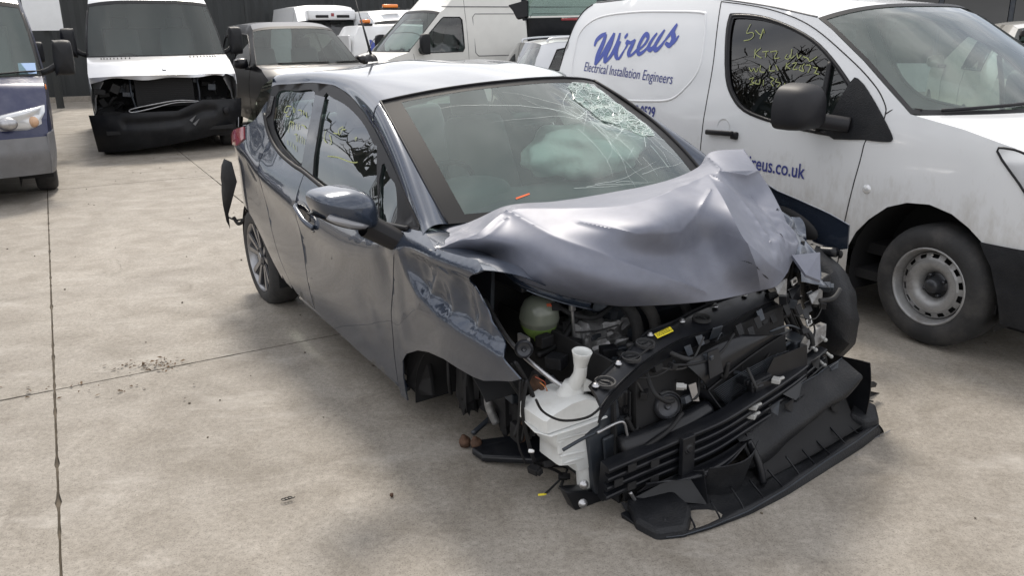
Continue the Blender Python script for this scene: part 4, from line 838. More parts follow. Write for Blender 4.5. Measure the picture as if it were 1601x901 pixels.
def bonnet_full(u, v):
    r = u*(nr-1); c = v*(nc-1); p = bonnet_pt(r, c)
    # small pressed-in wrinkles where the sheet folded
    w = math.exp(-((c-7.4)/.7)**2-((r-3.6)/.8)**2); p += Vector((.3, 0, 1))*(.030*w*(abs(noise.noise(p*11))-.25)+.010*w*noise.noise(p*26))
    w = math.exp(-((c-.2)/.8)**2-((r-.9)/.9)**2); p += Vector((.3, 0, 1))*.008*w*noise.noise(p*18)
    w = math.exp(-((c-5.2)/.9)**2-((r-.8)/.7)**2); p += Vector((.3, 0, 1))*.012*w*(abs(noise.noise(p*9))-.2)
    for (L_, h_, w_) in CREASES:
        best = 9
        for i in range(len(L_)-1):
            ax, ay = L_[i]; bx_, by_ = L_[i+1]; dx, dy = bx_-ax, by_-ay; t = max(0, min(1, ((r-ax)*dx+(c-ay)*dy)/(dx*dx+dy*dy))); d_ = math.hypot(r-ax-dx*t, c-ay-dy*t)
            e_ = 1-.9*abs((i+t)/(len(L_)-1)*2-1)**3
            if d_/max(.2, e_) < best: best = d_/max(.2, e_)
        p += Vector((.35, 0, 1))*h_*math.exp(-best/w_)
    p += Vector((0, 0, 1))*.0012*noise.noise(p*9)
    return p
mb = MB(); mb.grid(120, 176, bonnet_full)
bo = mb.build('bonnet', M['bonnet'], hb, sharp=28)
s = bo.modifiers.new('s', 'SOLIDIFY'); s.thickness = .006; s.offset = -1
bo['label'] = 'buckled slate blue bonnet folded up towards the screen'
for (u0, v0, u1, v1, w_) in ((.77, .70, .86, .765, .008), (.885, .775, .93, .815, .005), (.66, .925, .78, .93, .010)):
    mb = MB(); n_ = 10; L_ = []
    for k in range(n_+1):
        t = k/n_; p = bonnet_full(u0+(u1-u0)*t, v0+(v1-v0)*t); q = bonnet_full(u0+(u1-u0)*t+.004, v0+(v1-v0)*t); d_ = (q-p).normalized()*w_*math.sin(math.pi*t); L_ += [p+d_+Vector((.002, 0, .003)), p-d_+Vector((.002, 0, .003))]
    mb.add(L_, [(2*i, 2*i+1, 2*i+3, 2*i+2) for i in range(n_)]); mb.build('bonnet_split', M['dark'], bo, smooth=False)
WT = [HR(x, z, crumple(x, z)) for x, z in ((2.09, .945), (2.20, .947), (2.34, .93), (2.42, .934), (2.492, .938), (2.56, .942), (2.62, .940), (2.665, .93))]
WI = [Vector((p.x-.03*i/7, -.66+.012*i, .905-.012*i+.012*math.sin(i*1.7))) for i, p in enumerate(WT)]
mb = MB(); mb.ribbon(resamp(WT, 29), resamp(spline(WI, 4), 29), 6, (0, 0, .012)); mb.build('wing_top', M['blue'], hb, thick=.003, sharp=35)
# turned-under flange along the right hand edge
ed = [bonnet_full(k/24, 0) for k in range(3, 25)]
mb = MB(); mb.ribbon(ed, [p+Vector((-.01, .018, -.035)) for p in ed], 3, (0, -.012, 0)); mb.build('bonnet_edge', M['blue'], bo, thick=.003)
# ------------------------------------------------------------------ torn open front of the hatchback
def dense3(L, st):
    out = []
    for i in range(len(L)):
        a, b = L[i], L[(i+1) % len(L)]; n = max(1, int((b-a).length/st)); out += [a.lerp(b, k/n) for k in range(n)]
    return out
V3 = lambda n: [Vector(p) for p in PTS[n]]
def sheet(name, loop, vec, mat, parent=hb, bevel=.0, **k):
    mb = MB(); mb.prism(loop, vec); return mb.build(name, mat, parent, smooth=bevel > 0, bevel=bevel, **k)
# engine and gearbox mass
def lump(c, r, seed, amp=.35, n=18):
    c = Vector(c); r = Vector(r); mb = MB()
    def f(u, v):
        d = Vector((math.sin(math.pi*u)*math.cos(6.2832*v), math.sin(math.pi*u)*math.sin(6.2832*v), math.cos(math.pi*u)))
        q = Vector([math.copysign(abs(t)**.6, t) for t in d]); a = 1+amp*noise.noise(d*2.6+Vector((seed, 0, 0)))+amp*.4*noise.noise(d*7+Vector((seed, 2, 0)))
        return c+Vector((q.x*r.x, q.y*r.y, q.z*r.z))*a
    mb.grid(n, n*2, f); return mb
lump((2.42, .05, .48), (.20, .36, .20), 3).build('engine', M['bracket'], hb, sharp=40)
mb = MB(); mb.box((2.38, .05, .70), (.30, .46, .06)); mb.box((2.36, .05, .735), (.22, .30, .03)); mb.build('engine_cover', M['plastic2'], hb, smooth=False, bevel=.01)
lump((2.52, -.32, .44), (.13, .14, .14), 9, .5, 24).build('gearbox', M['castmetal'], hb, sharp=30)
for k in range(5):
    mb = MB(); mb.tube([(2.62, -.40+.03*k, .36), (2.64, -.39+.03*k, .46), (2.60, -.37+.03*k, .54)], .006, 6); mb.build('gearbox_rib', M['castmetal'], hb)
mb = MB(); mb.add([(2.18, -.62, .25), (2.18, .70, .25), (2.22, .70, .88), (2.22, -.62, .88)], [(0, 1, 2, 3)]); mb.build('bulkhead', M['dark'], hb, thick=.01)
mb = MB(); mb.box((2.5, 0, .16), (.9, .95, .05)); mb.box((2.62, -.1, .24), (.22, .8, .12)); mb.build('subframe', M['dark'], hb, smooth=False, bevel=.02)
# inner wing and chassis leg
sheet('inner_wing', [(2.20, -.64, .84), (2.36, -.63, .82), (2.38, -.66, .60), (2.40, -.68, .48), (2.20, -.68, .50)], (0, .015, 0), M['bracket'])
mb = MB(); mb.tube([(2.35, -.66, .70), (2.58, -.70, .62), (2.74, -.67, .55), (2.84, -.60, .48)], .009, 6); mb.build('wing_rail', M['metal'], hb)
mb = MB(); mb.box((2.60, -.44, .36), (.62, .09, .11), Matrix.Rotation(.12, 3, 'Y')); mb.build('chassis_leg', M['bracket'], hb, smooth=False, bevel=.008)
mb = MB(); mb.box((2.60, .46, .40), (.62, .09, .11), Matrix.Rotation(.05, 3, 'Y')); mb.build('chassis_leg', M['bracket'], hb, smooth=False, bevel=.008)
# fuse box with exposed terminals
mb = MB(); mb.box((2.42, -.55, .80), (.22, .12, .08)); fb = mb.build('fuse_box', M['plastic2'], hb, smooth=False, bevel=.008)
for i in range(4):
    for j in range(2):
        mb = MB(); mb.box((2.35+.045*i, -.60+.05*j, .85), (.028, .03, .025)); mb.build('fuse', M['plastic' if (i+j) % 2 else 'bracket'], fb, smooth=False)
# coolant expansion tank
tc_ = Vector(PTS['tank'][0])
mb = MB(); mb.lathe([(0, .082), (.030, .080), (.055, .066), (.071, .035), (.0745, .006), (.0755, .003), (.0755, -.003), (.0745, -.006), (.072, -.02)], tc_, (0.15, -.05, 1), 32)
tk = mb.build('expansion_tank', pmat('smoky translucent plastic', (.135, .148, .118), .22, var=.1, vscale=20), hb)
mb = MB(); mb.lathe([(.072, -.02), (.062, -.05), (.045, -.072), (.026, -.085), (.02, -.10), (0, -.10)], tc_, (0.15, -.05, 1), 32); mb.build('coolant', pmat('green coolant in milky plastic', (.17, .27, .07), .25), tk)
mb = MB(); mb.lathe([(.0, .122), (.026, .120), (.028, .095), (.030, .080)], tc_-Vector((.03, -.02, 0)), (0.15, -.05, 1), 20); mb.build('tank_cap', M['satin'], tk)
mb = MB(); mb.prism([tc_+Vector(q) for q in ((.062, .012, .036), (.064, .045, .030), (.050, .046, .058), (.048, .014, .062))], (.012, 0, .006)); mb.build('warning_label', M['ink'], tk, smooth=False)
mb = MB(); mb.prism([tc_+Vector(q) for q in ((.057, -.006, .053), (.058, .014, .051), (.050, .015, .061), (.050, -.004, .063))], (.007, 0, .004)); mb.build('red_label', M['wirered'], tk, smooth=False)
def hose(pts, r, mat='ink', name='hose', seg=8, par=hb):
    mb = MB(); mb.tube(pts, r, seg); return mb.build(name, M[mat], par)
hose([tc_+Vector((.0, .0, -.09)), (2.52, -.47, .53), (2.60, -.42, .46), (2.64, -.38, .36)], .014, 'rubber')
hose([tc_+Vector((.02, .07, .03)), (2.56, -.40, .64), (2.58, -.30, .62), (2.5, -.1, .66)], .010, 'rubber')
mb = MB(); mb.lathe([(.017, -.012), (.019, -.010), (.019, .010), (.017, .012)], (2.52, -.47, .535), (1, .5, -.9), 16); mb.build('hose_clip', M['metal'], hb)
hose([(2.60, -.44, .69), (2.60, -.435, .60), (2.60, -.43, .53)], .006, 'metal', 'bonnet_stay')
mb = MB(); mb.box((2.60, -.44, .695), (.02, .022, .035)); mb.build('stay_clip', M['metal'], hb, smooth=False, bevel=.004)
for k, (y, x) in enumerate(((-.20, 2.66), (-.13, 2.68), (.02, 2.70), (.20, 2.66))): hose([(x-.1, y-.05, .72), (x, y, .62), (x+.02, y+.01, .50), (x-.02, y+.04, .34)], .024 if k < 2 else .018, 'rubber')
# small horn disc behind the wing
def horn(c, r, ax, par=hb, name='horn'):
    mb = MB(); mb.lathe([(0, .010), (.18*r, .012), (.3*r, .004), (.75*r, .008), (.85*r, .016), (1.*r, .010), (1.05*r, .0), (1.*r, -.012), (.7*r, -.03), (0, -.03)], c, ax, 28); return mb.build(name, M['alloydark'], par, sharp=40)
h = horn(PTS['horn2'][0], .031, (1, -.55, .25)); mb = MB(); mb.box(Vector(PTS['horn2'][0])+Vector((-.03, .02, .02)), (.06, .012, .03)); mb.build('horn_bracket', M['metal'], h, smooth=False)
h = horn(PTS['horn'][0], .048, (1, -.35, .25)); mb = MB(); mb.lathe([(.050, .012), (.054, .006), (.054, -.004), (.05, -.01)], PTS['horn'][0], (1, -.35, .25), 28, (2.2, 5.2)); mb.build('horn_trim', M['metal'], h)
# ---- slam panel
sf, sb = V3('slamF'), V3('slamB')
A = [p+Vector((-.03, 0, .005)) for p in resamp(spline(sb, 4), 40)]; B = resamp(spline(sf, 4), 40)
mb = MB(); mb.ribbon(A, B, 6, (0, 0, .006)); sp = mb.build('slam_panel', M['plastic2'], hb, thick=.01)
mb = MB(); mb.ribbon(B, [p+Vector((-.012, 0, -.05)) for p in B], 2); mb.build('slam_panel_lip', M['plastic2'], sp, thick=.004)
mb = MB(); mb.tube([p+Vector((.0, 0, .004)) for p in B], .002, 6, smooth=False); mb.tube([p+Vector((.0, 0, .004)) for p in A], .0018, 6, smooth=False); mb.build('slam_panel_edge', M['plastic'], sp)
for t, o in ((.10, .5), (.27, .5), (.36, .45), (.66, .5)):
    i = int(t*39); c = A[i].lerp(B[i], o)+Vector((0, 0, .012))
    mb = MB(); mb.lathe([(0, .001), (.016, .002), (.019, -.003), (.026, -.003), (.028, .006), (.033, .006), (.034, -.004)], c, (.1, 0, 1), 28); d = mb.build('rubber_bush', M['rubber'], sp, sharp=40)
    mb = MB(); mb.box(c+Vector((0, 0, .004)), (.03, .006, .005), Matrix.Rotation(t*5, 3, 'Z')); mb.build('bush_slot', M['plastic'], d, smooth=False)
yl = V3('ylabel'); cc = sum(yl, Vector())/4
yl = [p+Vector((0, 0, .006)) for p in yl]
# the label lies on the slam panel
i = int(.47*39); c = A[i].lerp(B[i], .5)+Vector((0, 0, .016)); tdir = (A[i+3]-A[i-3]).normalized(); wdir = (B[i]-A[i]).normalized()
LQ = lambda u, v: c+tdir*u+wdir*(-v)
mb = MB(); mb.prism([LQ(-.045, -.013), LQ(.045, -.013), LQ(.045, .013), LQ(-.045, .013)], (0, 0, .0012)); yl_ = mb.build('yellow_label', M['yellow'], sp, smooth=False)
mb = MB()
for r_ in range(4):
    x = -.040
    while x < .036:
        w = random.uniform(.003, .011); mb.add([LQ(x, -.0085+.0055*r_)+Vector((0, 0, .0022)), LQ(min(.04, x+w), -.0085+.0055*r_)+Vector((0, 0, .0022)), LQ(min(.04, x+w), -.0062+.0055*r_)+Vector((0, 0, .0022)), LQ(x, -.0062+.0055*r_)+Vector((0, 0, .0022))], [(0, 1, 2, 3)]); x += w+.003
mb.build('label_print', M['ink'], yl_, smooth=False, kind='stuff')
for t in (.05, .2, .42, .58, .75, .9):
    i = int(t*39); c = A[i].lerp(B[i], .25)+Vector((0, 0, .012)); mb = MB(); mb.lathe([(0, .008), (.007, .008), (.008, .002), (.012, .001), (.012, -.002)], c, (0, 0, 1), 8); mb.build('bolt', M['metal'], sp)
c = A[25].lerp(B[25], .9)+Vector((.0, .0, .0))
mb = MB(); mb.box(c+Vector((.02, .01, -.01)), (.006, .05, .05), Matrix.Rotation(.3, 3, 'Y')); mb.build('catch_plate', M['bracket'], sp, smooth=False, bevel=.003)
mb = MB(); mb.box(A[30].lerp(B[30], .1)+Vector((-.03, 0, .02)), (.02, .045, .004), Matrix.Rotation(.4, 3, 'Z')); mb.build('sticker', M['labelwhite'], sp, smooth=False)
# radiator pack behind the beam
ra = [Vector((2.93, -.42, .56)), Vector((2.88, .36, .60)), Vector((2.90, .42, .22)), Vector((2.95, -.42, .16))]
mb = MB(); mb.prism(ra, (-.04, 0, 0)); rad = mb.build('radiator', M['dark'], hb, smooth=False)
cd = V3('cond'); mbf = MB()
for k in range(26):
    t = k/25; a = cd[0].lerp(cd[3], t); b = cd[1].lerp(cd[2], t)
    P_ = [a.lerp(b, s/14)+Vector((.012+.004*math.sin(s*.9+k*.15), 0, .006*math.sin(s*.7+1)+.012*math.sin(s*.33)*(1-t))) for s in range(15)]
    m2 = MB(); m2.tube(P_, .0018, 4, smooth=False); m2.build('radiator_fin', M['bracket'], rad)
# airbox with fins
ab = V3('airbox')
mb = MB(); mb.box((2.84, -.33, .40), (.14, .26, .16), Matrix.Rotation(-.15, 3, 'Z')); box_ = mb.build('air_box', M['plastic2'], hb, bevel=.02)
for k in range(7):
    mb = MB(); mb.box((2.918, -.435+.030*k, .415-.002*k), (.016, .006, .13), Matrix.Rotation(-.15, 3, 'Z')); mb.build('air_box_rib', M['plastic'], box_, smooth=False, bevel=.002)
mb = MB(); mb.tube([(2.95, -.50, .30), (2.97, -.40, .31), (2.98, -.25, .325), (2.97, -.12, .34)], .038, 12); mb.build('air_duct', M['plastic2'], hb)
# big sloping air deflector and torn shroud
d2 = V3('duct2')
mb = MB(); mb.grid(10, 20, lambda u, v: d2[0].lerp(d2[1], v).lerp(d2[3].lerp(d2[2], v), u)+Vector((.03*math.sin(math.pi*u), 0, .012*math.sin(math.pi*v)))); mb.build('air_deflector', M['plastic2'], hb, thick=.006)
mb = MB(); mb.tube([d2[0].lerp(d2[1], k/8)+Vector((.006, 0, .012*math.sin(math.pi*k/8))) for k in range(9)], .004, 6); mb.build('deflector_edge', M['plastic'], hb)
sh = [Vector(p) for p in PTS['shroud']]
mb = MB(); a0 = d2[0]; a1 = Vector((3.0, .02, .235)); a2 = Vector((3.03, .15, .30))
E1 = spline([a0, Vector((3.01, -.10, .36)), Vector((3.02, -.03, .27)), a1, a2], 5); E0 = [Vector((2.93, -.30+.45*k/(len(E1)-1), .40-.12*k/(len(E1)-1))) for k in range(len(E1))]
mb.ribbon(E0, E1, 8, (-.03, 0, .02)); mb.build('torn_shroud', M['plastic2'], hb, thick=.004)
mb = MB(); mb.tube([p+Vector((.002, 0, .002)) for p in E1], .0028, 6, smooth=False); mb.build('torn_edge', M['plastic'], hb)
ec = V3('ecu'); sh_ = sheet('sensor_box', ec, (-.035, .01, 0), M['plastic'], bevel=.004)
mb = MB(); mb.prism([sum(ec, Vector())/4*(1-.8)+p*.8+Vector((.003, 0, 0)) for p in ec], (.004, 0, 0)); mb.build('sensor_cover', M['plastic2'], sh_, smooth=False, bevel=.002)
for q in (Vector((3.05, .035, .335)), Vector((3.05, .03, .30)), Vector((3.04, .16, .40))):
    mb = MB(); mb.box(q, (.030, .034, .018), Matrix.Rotation(.5, 3, 'Z')); mb.tube([q, q+Vector((0, .04, .0))], .007, 6); mb.build('connector', M['clip'], hb, smooth=False, bevel=.003)
df = V3('deflect'); md = (df[0]+df[3])/2
mb = MB(); mb.prism([df[0], df[1], df[2], df[5]], (-.004, 0, 0)); mb.prism([df[5], df[2], df[3]+Vector((.03, 0, 0)), df[4]+Vector((.05, 0, 0))], (-.004, 0, 0)); mb.build('broken_deflector', M['plastic2'], hb, smooth=False)
# ---- ribbed bumper beam
bt = spline([Vector((3.0, -.60, .287)), Vector((3.04, -.35, .328)), Vector((3.055, -.15, .347)), Vector((3.04, .03, .366)), Vector((3.00, .30, .387)), Vector((2.94, .54, .402))], 10)
prof = []
nrib = 4; Hh = .148
for k in range(nrib):
    z0 = -Hh*k/nrib; prof += [(.000, z0), (.020, z0-.004), (.024, z0-.008), (.024, z0-.017), (.020, z0-.021), (.000, z0-.024)]
prof += [(0, -Hh), (-.035, -Hh), (-.035, 0), (0, 0)]
V = []; F = []; m_ = len(prof)
for i, p in enumerate(bt):
    t = (bt[min(len(bt)-1, i+1)]-bt[max(0, i-1)]).normalized(); nx = Vector((t.y, -t.x, 0)).normalized(); up = Vector((.12, 0, 1)).normalized()
    s_ = 1-.02*math.sin(i*.3)
    V += [p+nx*a+up*(b*s_) for a, b in prof]
for i in range(len(bt)-1):
    for k in range(m_): F.append((i*m_+k, i*m_+(k+1) % m_, (i+1)*m_+(k+1) % m_, (i+1)*m_+k))
F += [tuple(range(m_-1, -1, -1)), tuple((len(bt)-1)*m_+k for k in range(m_))]
bb = mesh('bumper_beam', V, F, M['plastic2'], hb, smooth=True, sharp=25, label='ribbed black bumper beam')
def on_beam(i, dz, dx=.026):
    t = (bt[min(len(bt)-1, i+1)]-bt[i-1]).normalized(); nx = Vector((t.y, -t.x, 0)); return bt[i]+nx*dx+Vector((0, 0, dz)), nx
for i, dz in ((4, -.03), (4, -.10), (7, -.05), (7, -.115), (2, -.065)):
    c, nx = on_beam(i, dz, .0245); mb = MB(); mb.box(c, (.004, .035, .026)); mb.build('beam_slot', M['dark'], bb, smooth=False)
c, nx = on_beam(12, -.07, .03); mb = MB(); mb.box(c, (.02, .055, .150)); mb.lathe([(.0, .016), (.012, .016), (.013, .012), (.020, .012), (.022, .008)], c+Vector((0, 0, .03)), (1, 0, .1), 16); mb.build('beam_clamp', M['plastic2'], bb, smooth=False, bevel=.003)
mb = MB(); c = Vector((2.93, .52, .42)); mb.prism([(2.955, .42, .40), (2.94, .56, .43), (2.93, .57, .49), (2.935, .50, .485), (2.95, .43, .44)], (-.03, 0, 0)); mb.build('beam_end_plate', M['castmetal'], bb, smooth=False, bevel=.003)
for q in ((2.98, .55, .37), (2.99, .50, .35), (2.96, .53, .44), (2.965, .47, .415)):
    mb = MB(); mb.ball(q, .0085, 8, 6); mb.tube([q, Vector(q)+Vector((-.03, 0, .01))], .006, 6); mb.build('torn_clip', M['clip'], bb)
# ---- lower plastic: tray, spoiler lip, cut-open bumper duct
tb, tt, tr = (resamp([q+Vector(d) for q in V3(n)], 50) for n, d in (('trayB', (0, 0, 0)), ('trayT', (0, 0, 0)), ('tray', (0, 0, 0))))
tb = [p+Vector((0, 0, .01*math.sin(i*.5))) for i, p in enumerate(tb)]
mb = MB(); mb.ribbon(tt, tr, 4, (.012, 0, 0)); lip = mb.build('spoiler_lip', M['plastic'], hb, thick=.006)
tm = [a.lerp(b, .30)+Vector((-.0, 0, -.012)) for a, b in zip(tt, tb)]
mb = MB(); mb.ribbon(tt, tm, 3, (0, 0, .004)); mb.build('lip_rim', M['plastic'], hb, thick=.006)
mb = MB(); mb.ribbon([p+Vector((-.0, 0, -.012)) for p in tm], [p+Vector((-.10, 0, -.03)) for p in tb], 6, (0, 0, -.015)); mb.build('lower_tray', M['plastic'], hb, thick=.006)
# raised block at the right end and end cap at the left end
mb = MB(); mb.prism([(3.02, -.52, .02), (3.12, -.56, .004), (3.205, -.545, .003), (3.245, -.45, .003), (3.17, -.36, .01), (3.05, -.36, .03)], (-.025, .01, .11)); mb.build('tray_end_block', M['plastic'], hb, smooth=False, bevel=.012)
mb = MB(); mb.prism([(3.07, .60, .03), (3.13, .62, .02), (3.145, .69, .02), (3.08, .76, .03), (3.01, .73, .06)], (-.02, .0, .10)); mb.build('tray_end_block', M['plastic'], hb, smooth=False, bevel=.012)
# front duct box: triangular side and hanging curved flaps
LB = [p+Vector((.01, 0, -.150)) for p in bt]
mb = MB(); i0, i1 = 5, 28
up_ = [LB[i] for i in range(i0, i1)]; lo_ = [Vector((3.085+.03*math.sin(math.pi*k/(i1-i0-1)), up_[k].y*1.02, .225-.04*math.sin(math.pi*k/(i1-i0-1)))) for k in range(i1-i0)]
mb.ribbon(up_, lo_, 6, (.015, 0, .01)); mb.build('bumper_duct', M['plastic2'], hb, thick=.005)
mb = MB(); mb.prism([(3.02, -.50, .135), (3.06, -.30, .19), (3.12, -.27, .215), (3.13, -.25, .07), (3.05, -.36, .10)], (-.012, .01, 0)); mb.build('duct_side', M['plastic2'], hb, smooth=False, bevel=.004)
mb = MB(); mb.grid(14, 14, lambda u, v: Vector((3.125+.05*math.sin(math.pi*v)-.05*u, -.25+.24*v, .215-.15*u+.03*v-.02*math.sin(3.1*v)*u))); mb.build('bent_flap', M['plastic'], hb, thick=.004)
mb = MB(); mb.tube([(3.08, -.015, .225), (3.12, .0, .15), (3.145, .005, .075)], .014, 6); mb.build('duct_strut', M['plastic2'], hb)
def fl(u, v): return Vector((3.00+.10*math.sin(math.pi*u*.9)+.02*v, -.02+.58*v, .235+.14*v-(.17-.09*v**2)*u+.015*noise.noise(Vector((v*5, u*3, 1)))-.03*u*max(0, math.sin(v*9))))
mb = MB(); mb.grid(12, 30, lambda u, v: fl(u*(1-.28*max(0, math.sin(v*7.5+.6))*(v > .35)), v)); mb.build('bumper_skin', M['plastic'], hb, thick=.004, label='torn inner bumper skin')
mb = MB(); mb.grid(10, 20, lambda u, v: Vector((3.135-.10*u-.03*v*v, .02+.60*v, .075+.02*v+.15*u*u*(1-.3*v)))); mb.build('bumper_duct_floor', M['dark'], hb, thick=.004)
mb = MB(); mb.grid(8, 8, lambda u, v: Vector((3.09-.20*u, .64+.03*math.sin(3*v), .06+.30*v-.03*u))); mb.build('duct_end_wall', M['plastic2'], hb, thick=.004)
mb = MB(); mb.add([(2.98, -.50, .10), (2.98, .62, .12), (2.92, .60, .34), (2.94, -.48, .24)], [(0, 1, 2, 3)]); mb.build('backing_panel', M['dark'], hb, thick=.01)
for k in range(12):
    i = 4+k*4; p = tt[i].lerp(tb[i], .5); mb = MB(); mb.tube([tt[i]+Vector((-.01, 0, .003)), p+Vector((0, 0, -.016)), tb[i]+Vector((-.02, 0, -.02))], .0035, 5); mb.build('moulded_rib', M['plastic2'], hb)
for k in range(5):
    i = 8+k*9; c = tr[i]+Vector((.004, 0, .03)); mb = MB(); mb.tube([c, c+Vector((.003, .05+.02*k, .008)), c+Vector((0, .11, .0))], .0014, 4); mb.build('scuff_edge', M['greybumper'], lip)
for fn_, k0 in ((lambda t: fl(0.0, t), 0), (lambda t: fl(1-.28*max(0, math.sin(t*7.5+.6))*(t > .35), t), 1)):
    mb = MB(); mb.tube([fn_(k/30)+Vector((.001, 0, .001)) for k in range(31)], .0022, 5, smooth=False); mb.build('skin_edge_highlight', M['bracket'], hb)  # paler lines painted in as highlights along the torn skin's edges
mb = MB(); mb.tube([tt[i]+Vector((.002, 0, .002)) for i in range(50)], .0024, 5, smooth=False); mb.build('lip_edge_highlight', M['bracket'], lip)  # lighter grey line put in as the lip's edge highlight
# left hand debris
sheet('broken_bracket', V3('claw'), (-.02, 0, .004), M['plastic2'], bevel=.003)
mb = MB(); mb.inflate(V3('debrisL'), (.0, 0, .02)); mb.build('lamp_remnant', M['plastic'], hb)
mb = MB(); mb.tube([(2.9, .80, .10), (2.92, .84, .085), (2.92, .88, .07)], .011, 8); mb.build('connector', M['clip'], hb)
for k in range(5): hose([(2.9, .76+.02*k, .10), (2.92, .80+.02*k, .06), (2.93, .82+.03*k, .035+.01*(k % 2))], .004, 'ink', 'torn_wire')
# ---- left front arch liner and wing remnant
ln = V3('liner'); L = spline(ln, 4, True); cL = sum(L, Vector())/len(L)
LQn = dense3(ln, .03)
mb = MB(); mb.inflate([q_+Vector((0, .012*noise.noise(q_*22), .010*noise.noise(q_*19))) for q_ in LQn], (.03, -.085, .03), ((1, -1.0), (1.0, 0), (.93, .30), (.82, .55), (.66, .75), (.45, .9), (.2, .98), (.05, 1.0))); lnr = mb.build('arch_liner', M['plastic'], hb, sharp=30, label='black left wheel arch liner')
mb = MB(); q = cL+Vector((.05, -.10, .11)); mb.box(q, (.06, .065, .06), Matrix.Rotation(.3, 3, 'X')); mb.build('liner_boss', M['plastic'], lnr, smooth=False, bevel=.006)
for k in range(3): 
    mb = MB(); mb.tube([cL+Vector((.03+.05*math.cos(a), -.105+.02*abs(math.cos(a)), .16*math.sin(a)*(.5+.22*k)+.02)) for a in [1.9+.25*j for j in range(6)]], .004, 6); mb.build('liner_rib', M['plastic'], lnr)
fl_ = V3('fendL')
FLs = [(2.10, .965), (2.253, .975), (2.412, .905), (2.562, .865), (2.782, .817), (2.785, .715), (2.72, .69), (2.60, .70), (2.50, .76), (2.38, .80), (2.2, .78), (2.12, .62), (2.0, .45), (1.95, .3), (1.9, .25), (1.9, .6), (2.03, .9)]
fw = panel('front_wing', FLs, lambda x, z: Vector((x, .86-.05*max(0, z-.84)*4-.02*math.sin(x*9), z)), M['blue'], hb, step=.05, thick=.006, label='torn left front wing')
mb = MB(); mb.inflate([(2.50+.13*math.cos(a)*1.1, .845, .775+.055*math.sin(a)-.25*.13*math.cos(a)) for a in [6.283*k/20 for k in range(20)]], (0, -.02, 0)); mb.build('wing_cavity', M['dark'], fw)
mb = MB(); mb.tube([(2.36, .80, .84), (2.47, .78, .75), (2.60, .79, .69), (2.76, .82, .70)], .022, 8); mb.build('wing_bracket', M['plastic2'], fw)
for k in range(9):
    c = Vector((2.62+.018*k, .81+.004*k, .69+.006*math.sin(k*2))); mb = MB(); mb.ball(c, (.012, .012, .018), 6, 5); mb.build('torn_foam', M['ink'], fw)
hose([(2.70, .80, .69), (2.73, .82, .62), (2.68, .80, .55)], .003, 'ink', 'torn_wire', 5)
# crushed lamp area at the bonnet's front left corner
mb = MB()
def cru(u, v): p = Vector((2.70+.24*u, .50+.14*v-.10*u, .93-.22*u-.06*v)); return p+Vector((1, .3, .6))*.05*(abs(noise.noise(p*9))-.25)
mb.grid(24, 18, cru); mb.build('crushed_wing_top', M['blue'], hb, sharp=35, thick=.003)
mb = MB(); mb.prism([(2.90, .36, .80), (2.94, .47, .80), (2.99, .42, .71), (2.97, .36, .74)], (.004, 0, .01)); mb.build('torn_flange', M['bonnet'], hb, smooth=False)
# ---- washer bottle: flanged lid half over a stepped lower half
X0 = 2.85
PB = ((.99, -2.6), (1.0, -2.3), (1.0, .3), (.985, .75), (.94, 1.0), (.5, 1.03))
low = [Vector((X0, y, z)) for y, z in ((-.722, .405), (-.722, .365), (-.712, .330), (-.700, .318), (-.702, .262), (-.668, .252), (-.640, .248), (-.628, .212), (-.555, .212), (-.545, .262), (-.533, .32), (-.526, .405))]
mb = MB(); mb.inflate(dense3(low, .02), (.035, 0, 0), PB); wb = mb.build('washer_bottle', M['milky'], hb, sharp=50, label='milky white washer bottle')
up = [Vector((X0, y, z)) for y, z in ((-.765, .408), (-.768, .456), (-.735, .474), (-.66, .492), (-.60, .492), (-.545, .468), (-.520, .43), (-.522, .408))]
mb = MB(); mb.inflate(dense3(up, .02), (.045, 0, 0), PB); mb.build('bottle_top', M['milky'], wb, sharp=50)
fl3 = [Vector((X0+dx, y, .407)) for dx, y in ((.058, -.755), (.062, -.66), (.058, -.52), (-.10, -.52), (-.10, -.765), (.0, -.78))]
mb = MB(); mb.prism(fl3, (0, 0, -.006)); mb.build('bottle_seam', M['milky'], wb, smooth=False, bevel=.002)
mb = MB(); mb.tube([(X0, -.575, .30), (X0, -.574, .20), (X0, -.577, .125)], (.040, .026), 16); mb.ball((X0, -.577, .125), .026, 12, 8); mb.build('bottle_sump', M['milky'], wb)
for (y0, z0, y1, z1) in ((-.71, .365, -.54, .350), (-.70, .30, -.59, .285), (-.69, .27, -.60, .262)):
    mb = MB(); mb.tube([(X0+.030, y0, z0), (X0+.037, (y0+y1)/2, (z0+z1)/2+.006), (X0+.030, y1, z1)], .006, 8); mb.build('bottle_rib', M['milky'], wb)
for y_ in (-.70, -.655, -.61): mb = MB(); mb.box((X0+.030, y_, .335), (.014, .022, .05)); mb.build('bottle_pocket', M['milky'], wb, smooth=False, bevel=.005)
mb = MB(); mb.inflate([Vector((X0-.03+.045*math.cos(a), -.615+.055*math.sin(a), .488)) for a in [6.283*k/18 for k in range(18)]], (0, .015, .040), ((1, -.3), (.9, .2), (.72, .6), (.6, 1.))); mb.build('neck_base', M['milky'], wb)
mb = MB(); mb.tube([(X0-.03, -.612, .49), (X0-.018, -.602, .52), (X0-.004, -.592, .555), (X0, -.588, .590)], (.029, .021), 16)
nk = mb.build('filler_neck', M['milky'], wb)
mb = MB(); mb.lathe([(.020, -.06), (.0215, -.02), (.029, .018), (.0345, .036), (.033, .038), (.0275, .026), (.017, -.01), (.012, -.03), (0, -.03)], (X0, -.588, .608), (.12, .05, 1), 28); mb.build('filler_funnel', M['milky'], wb)
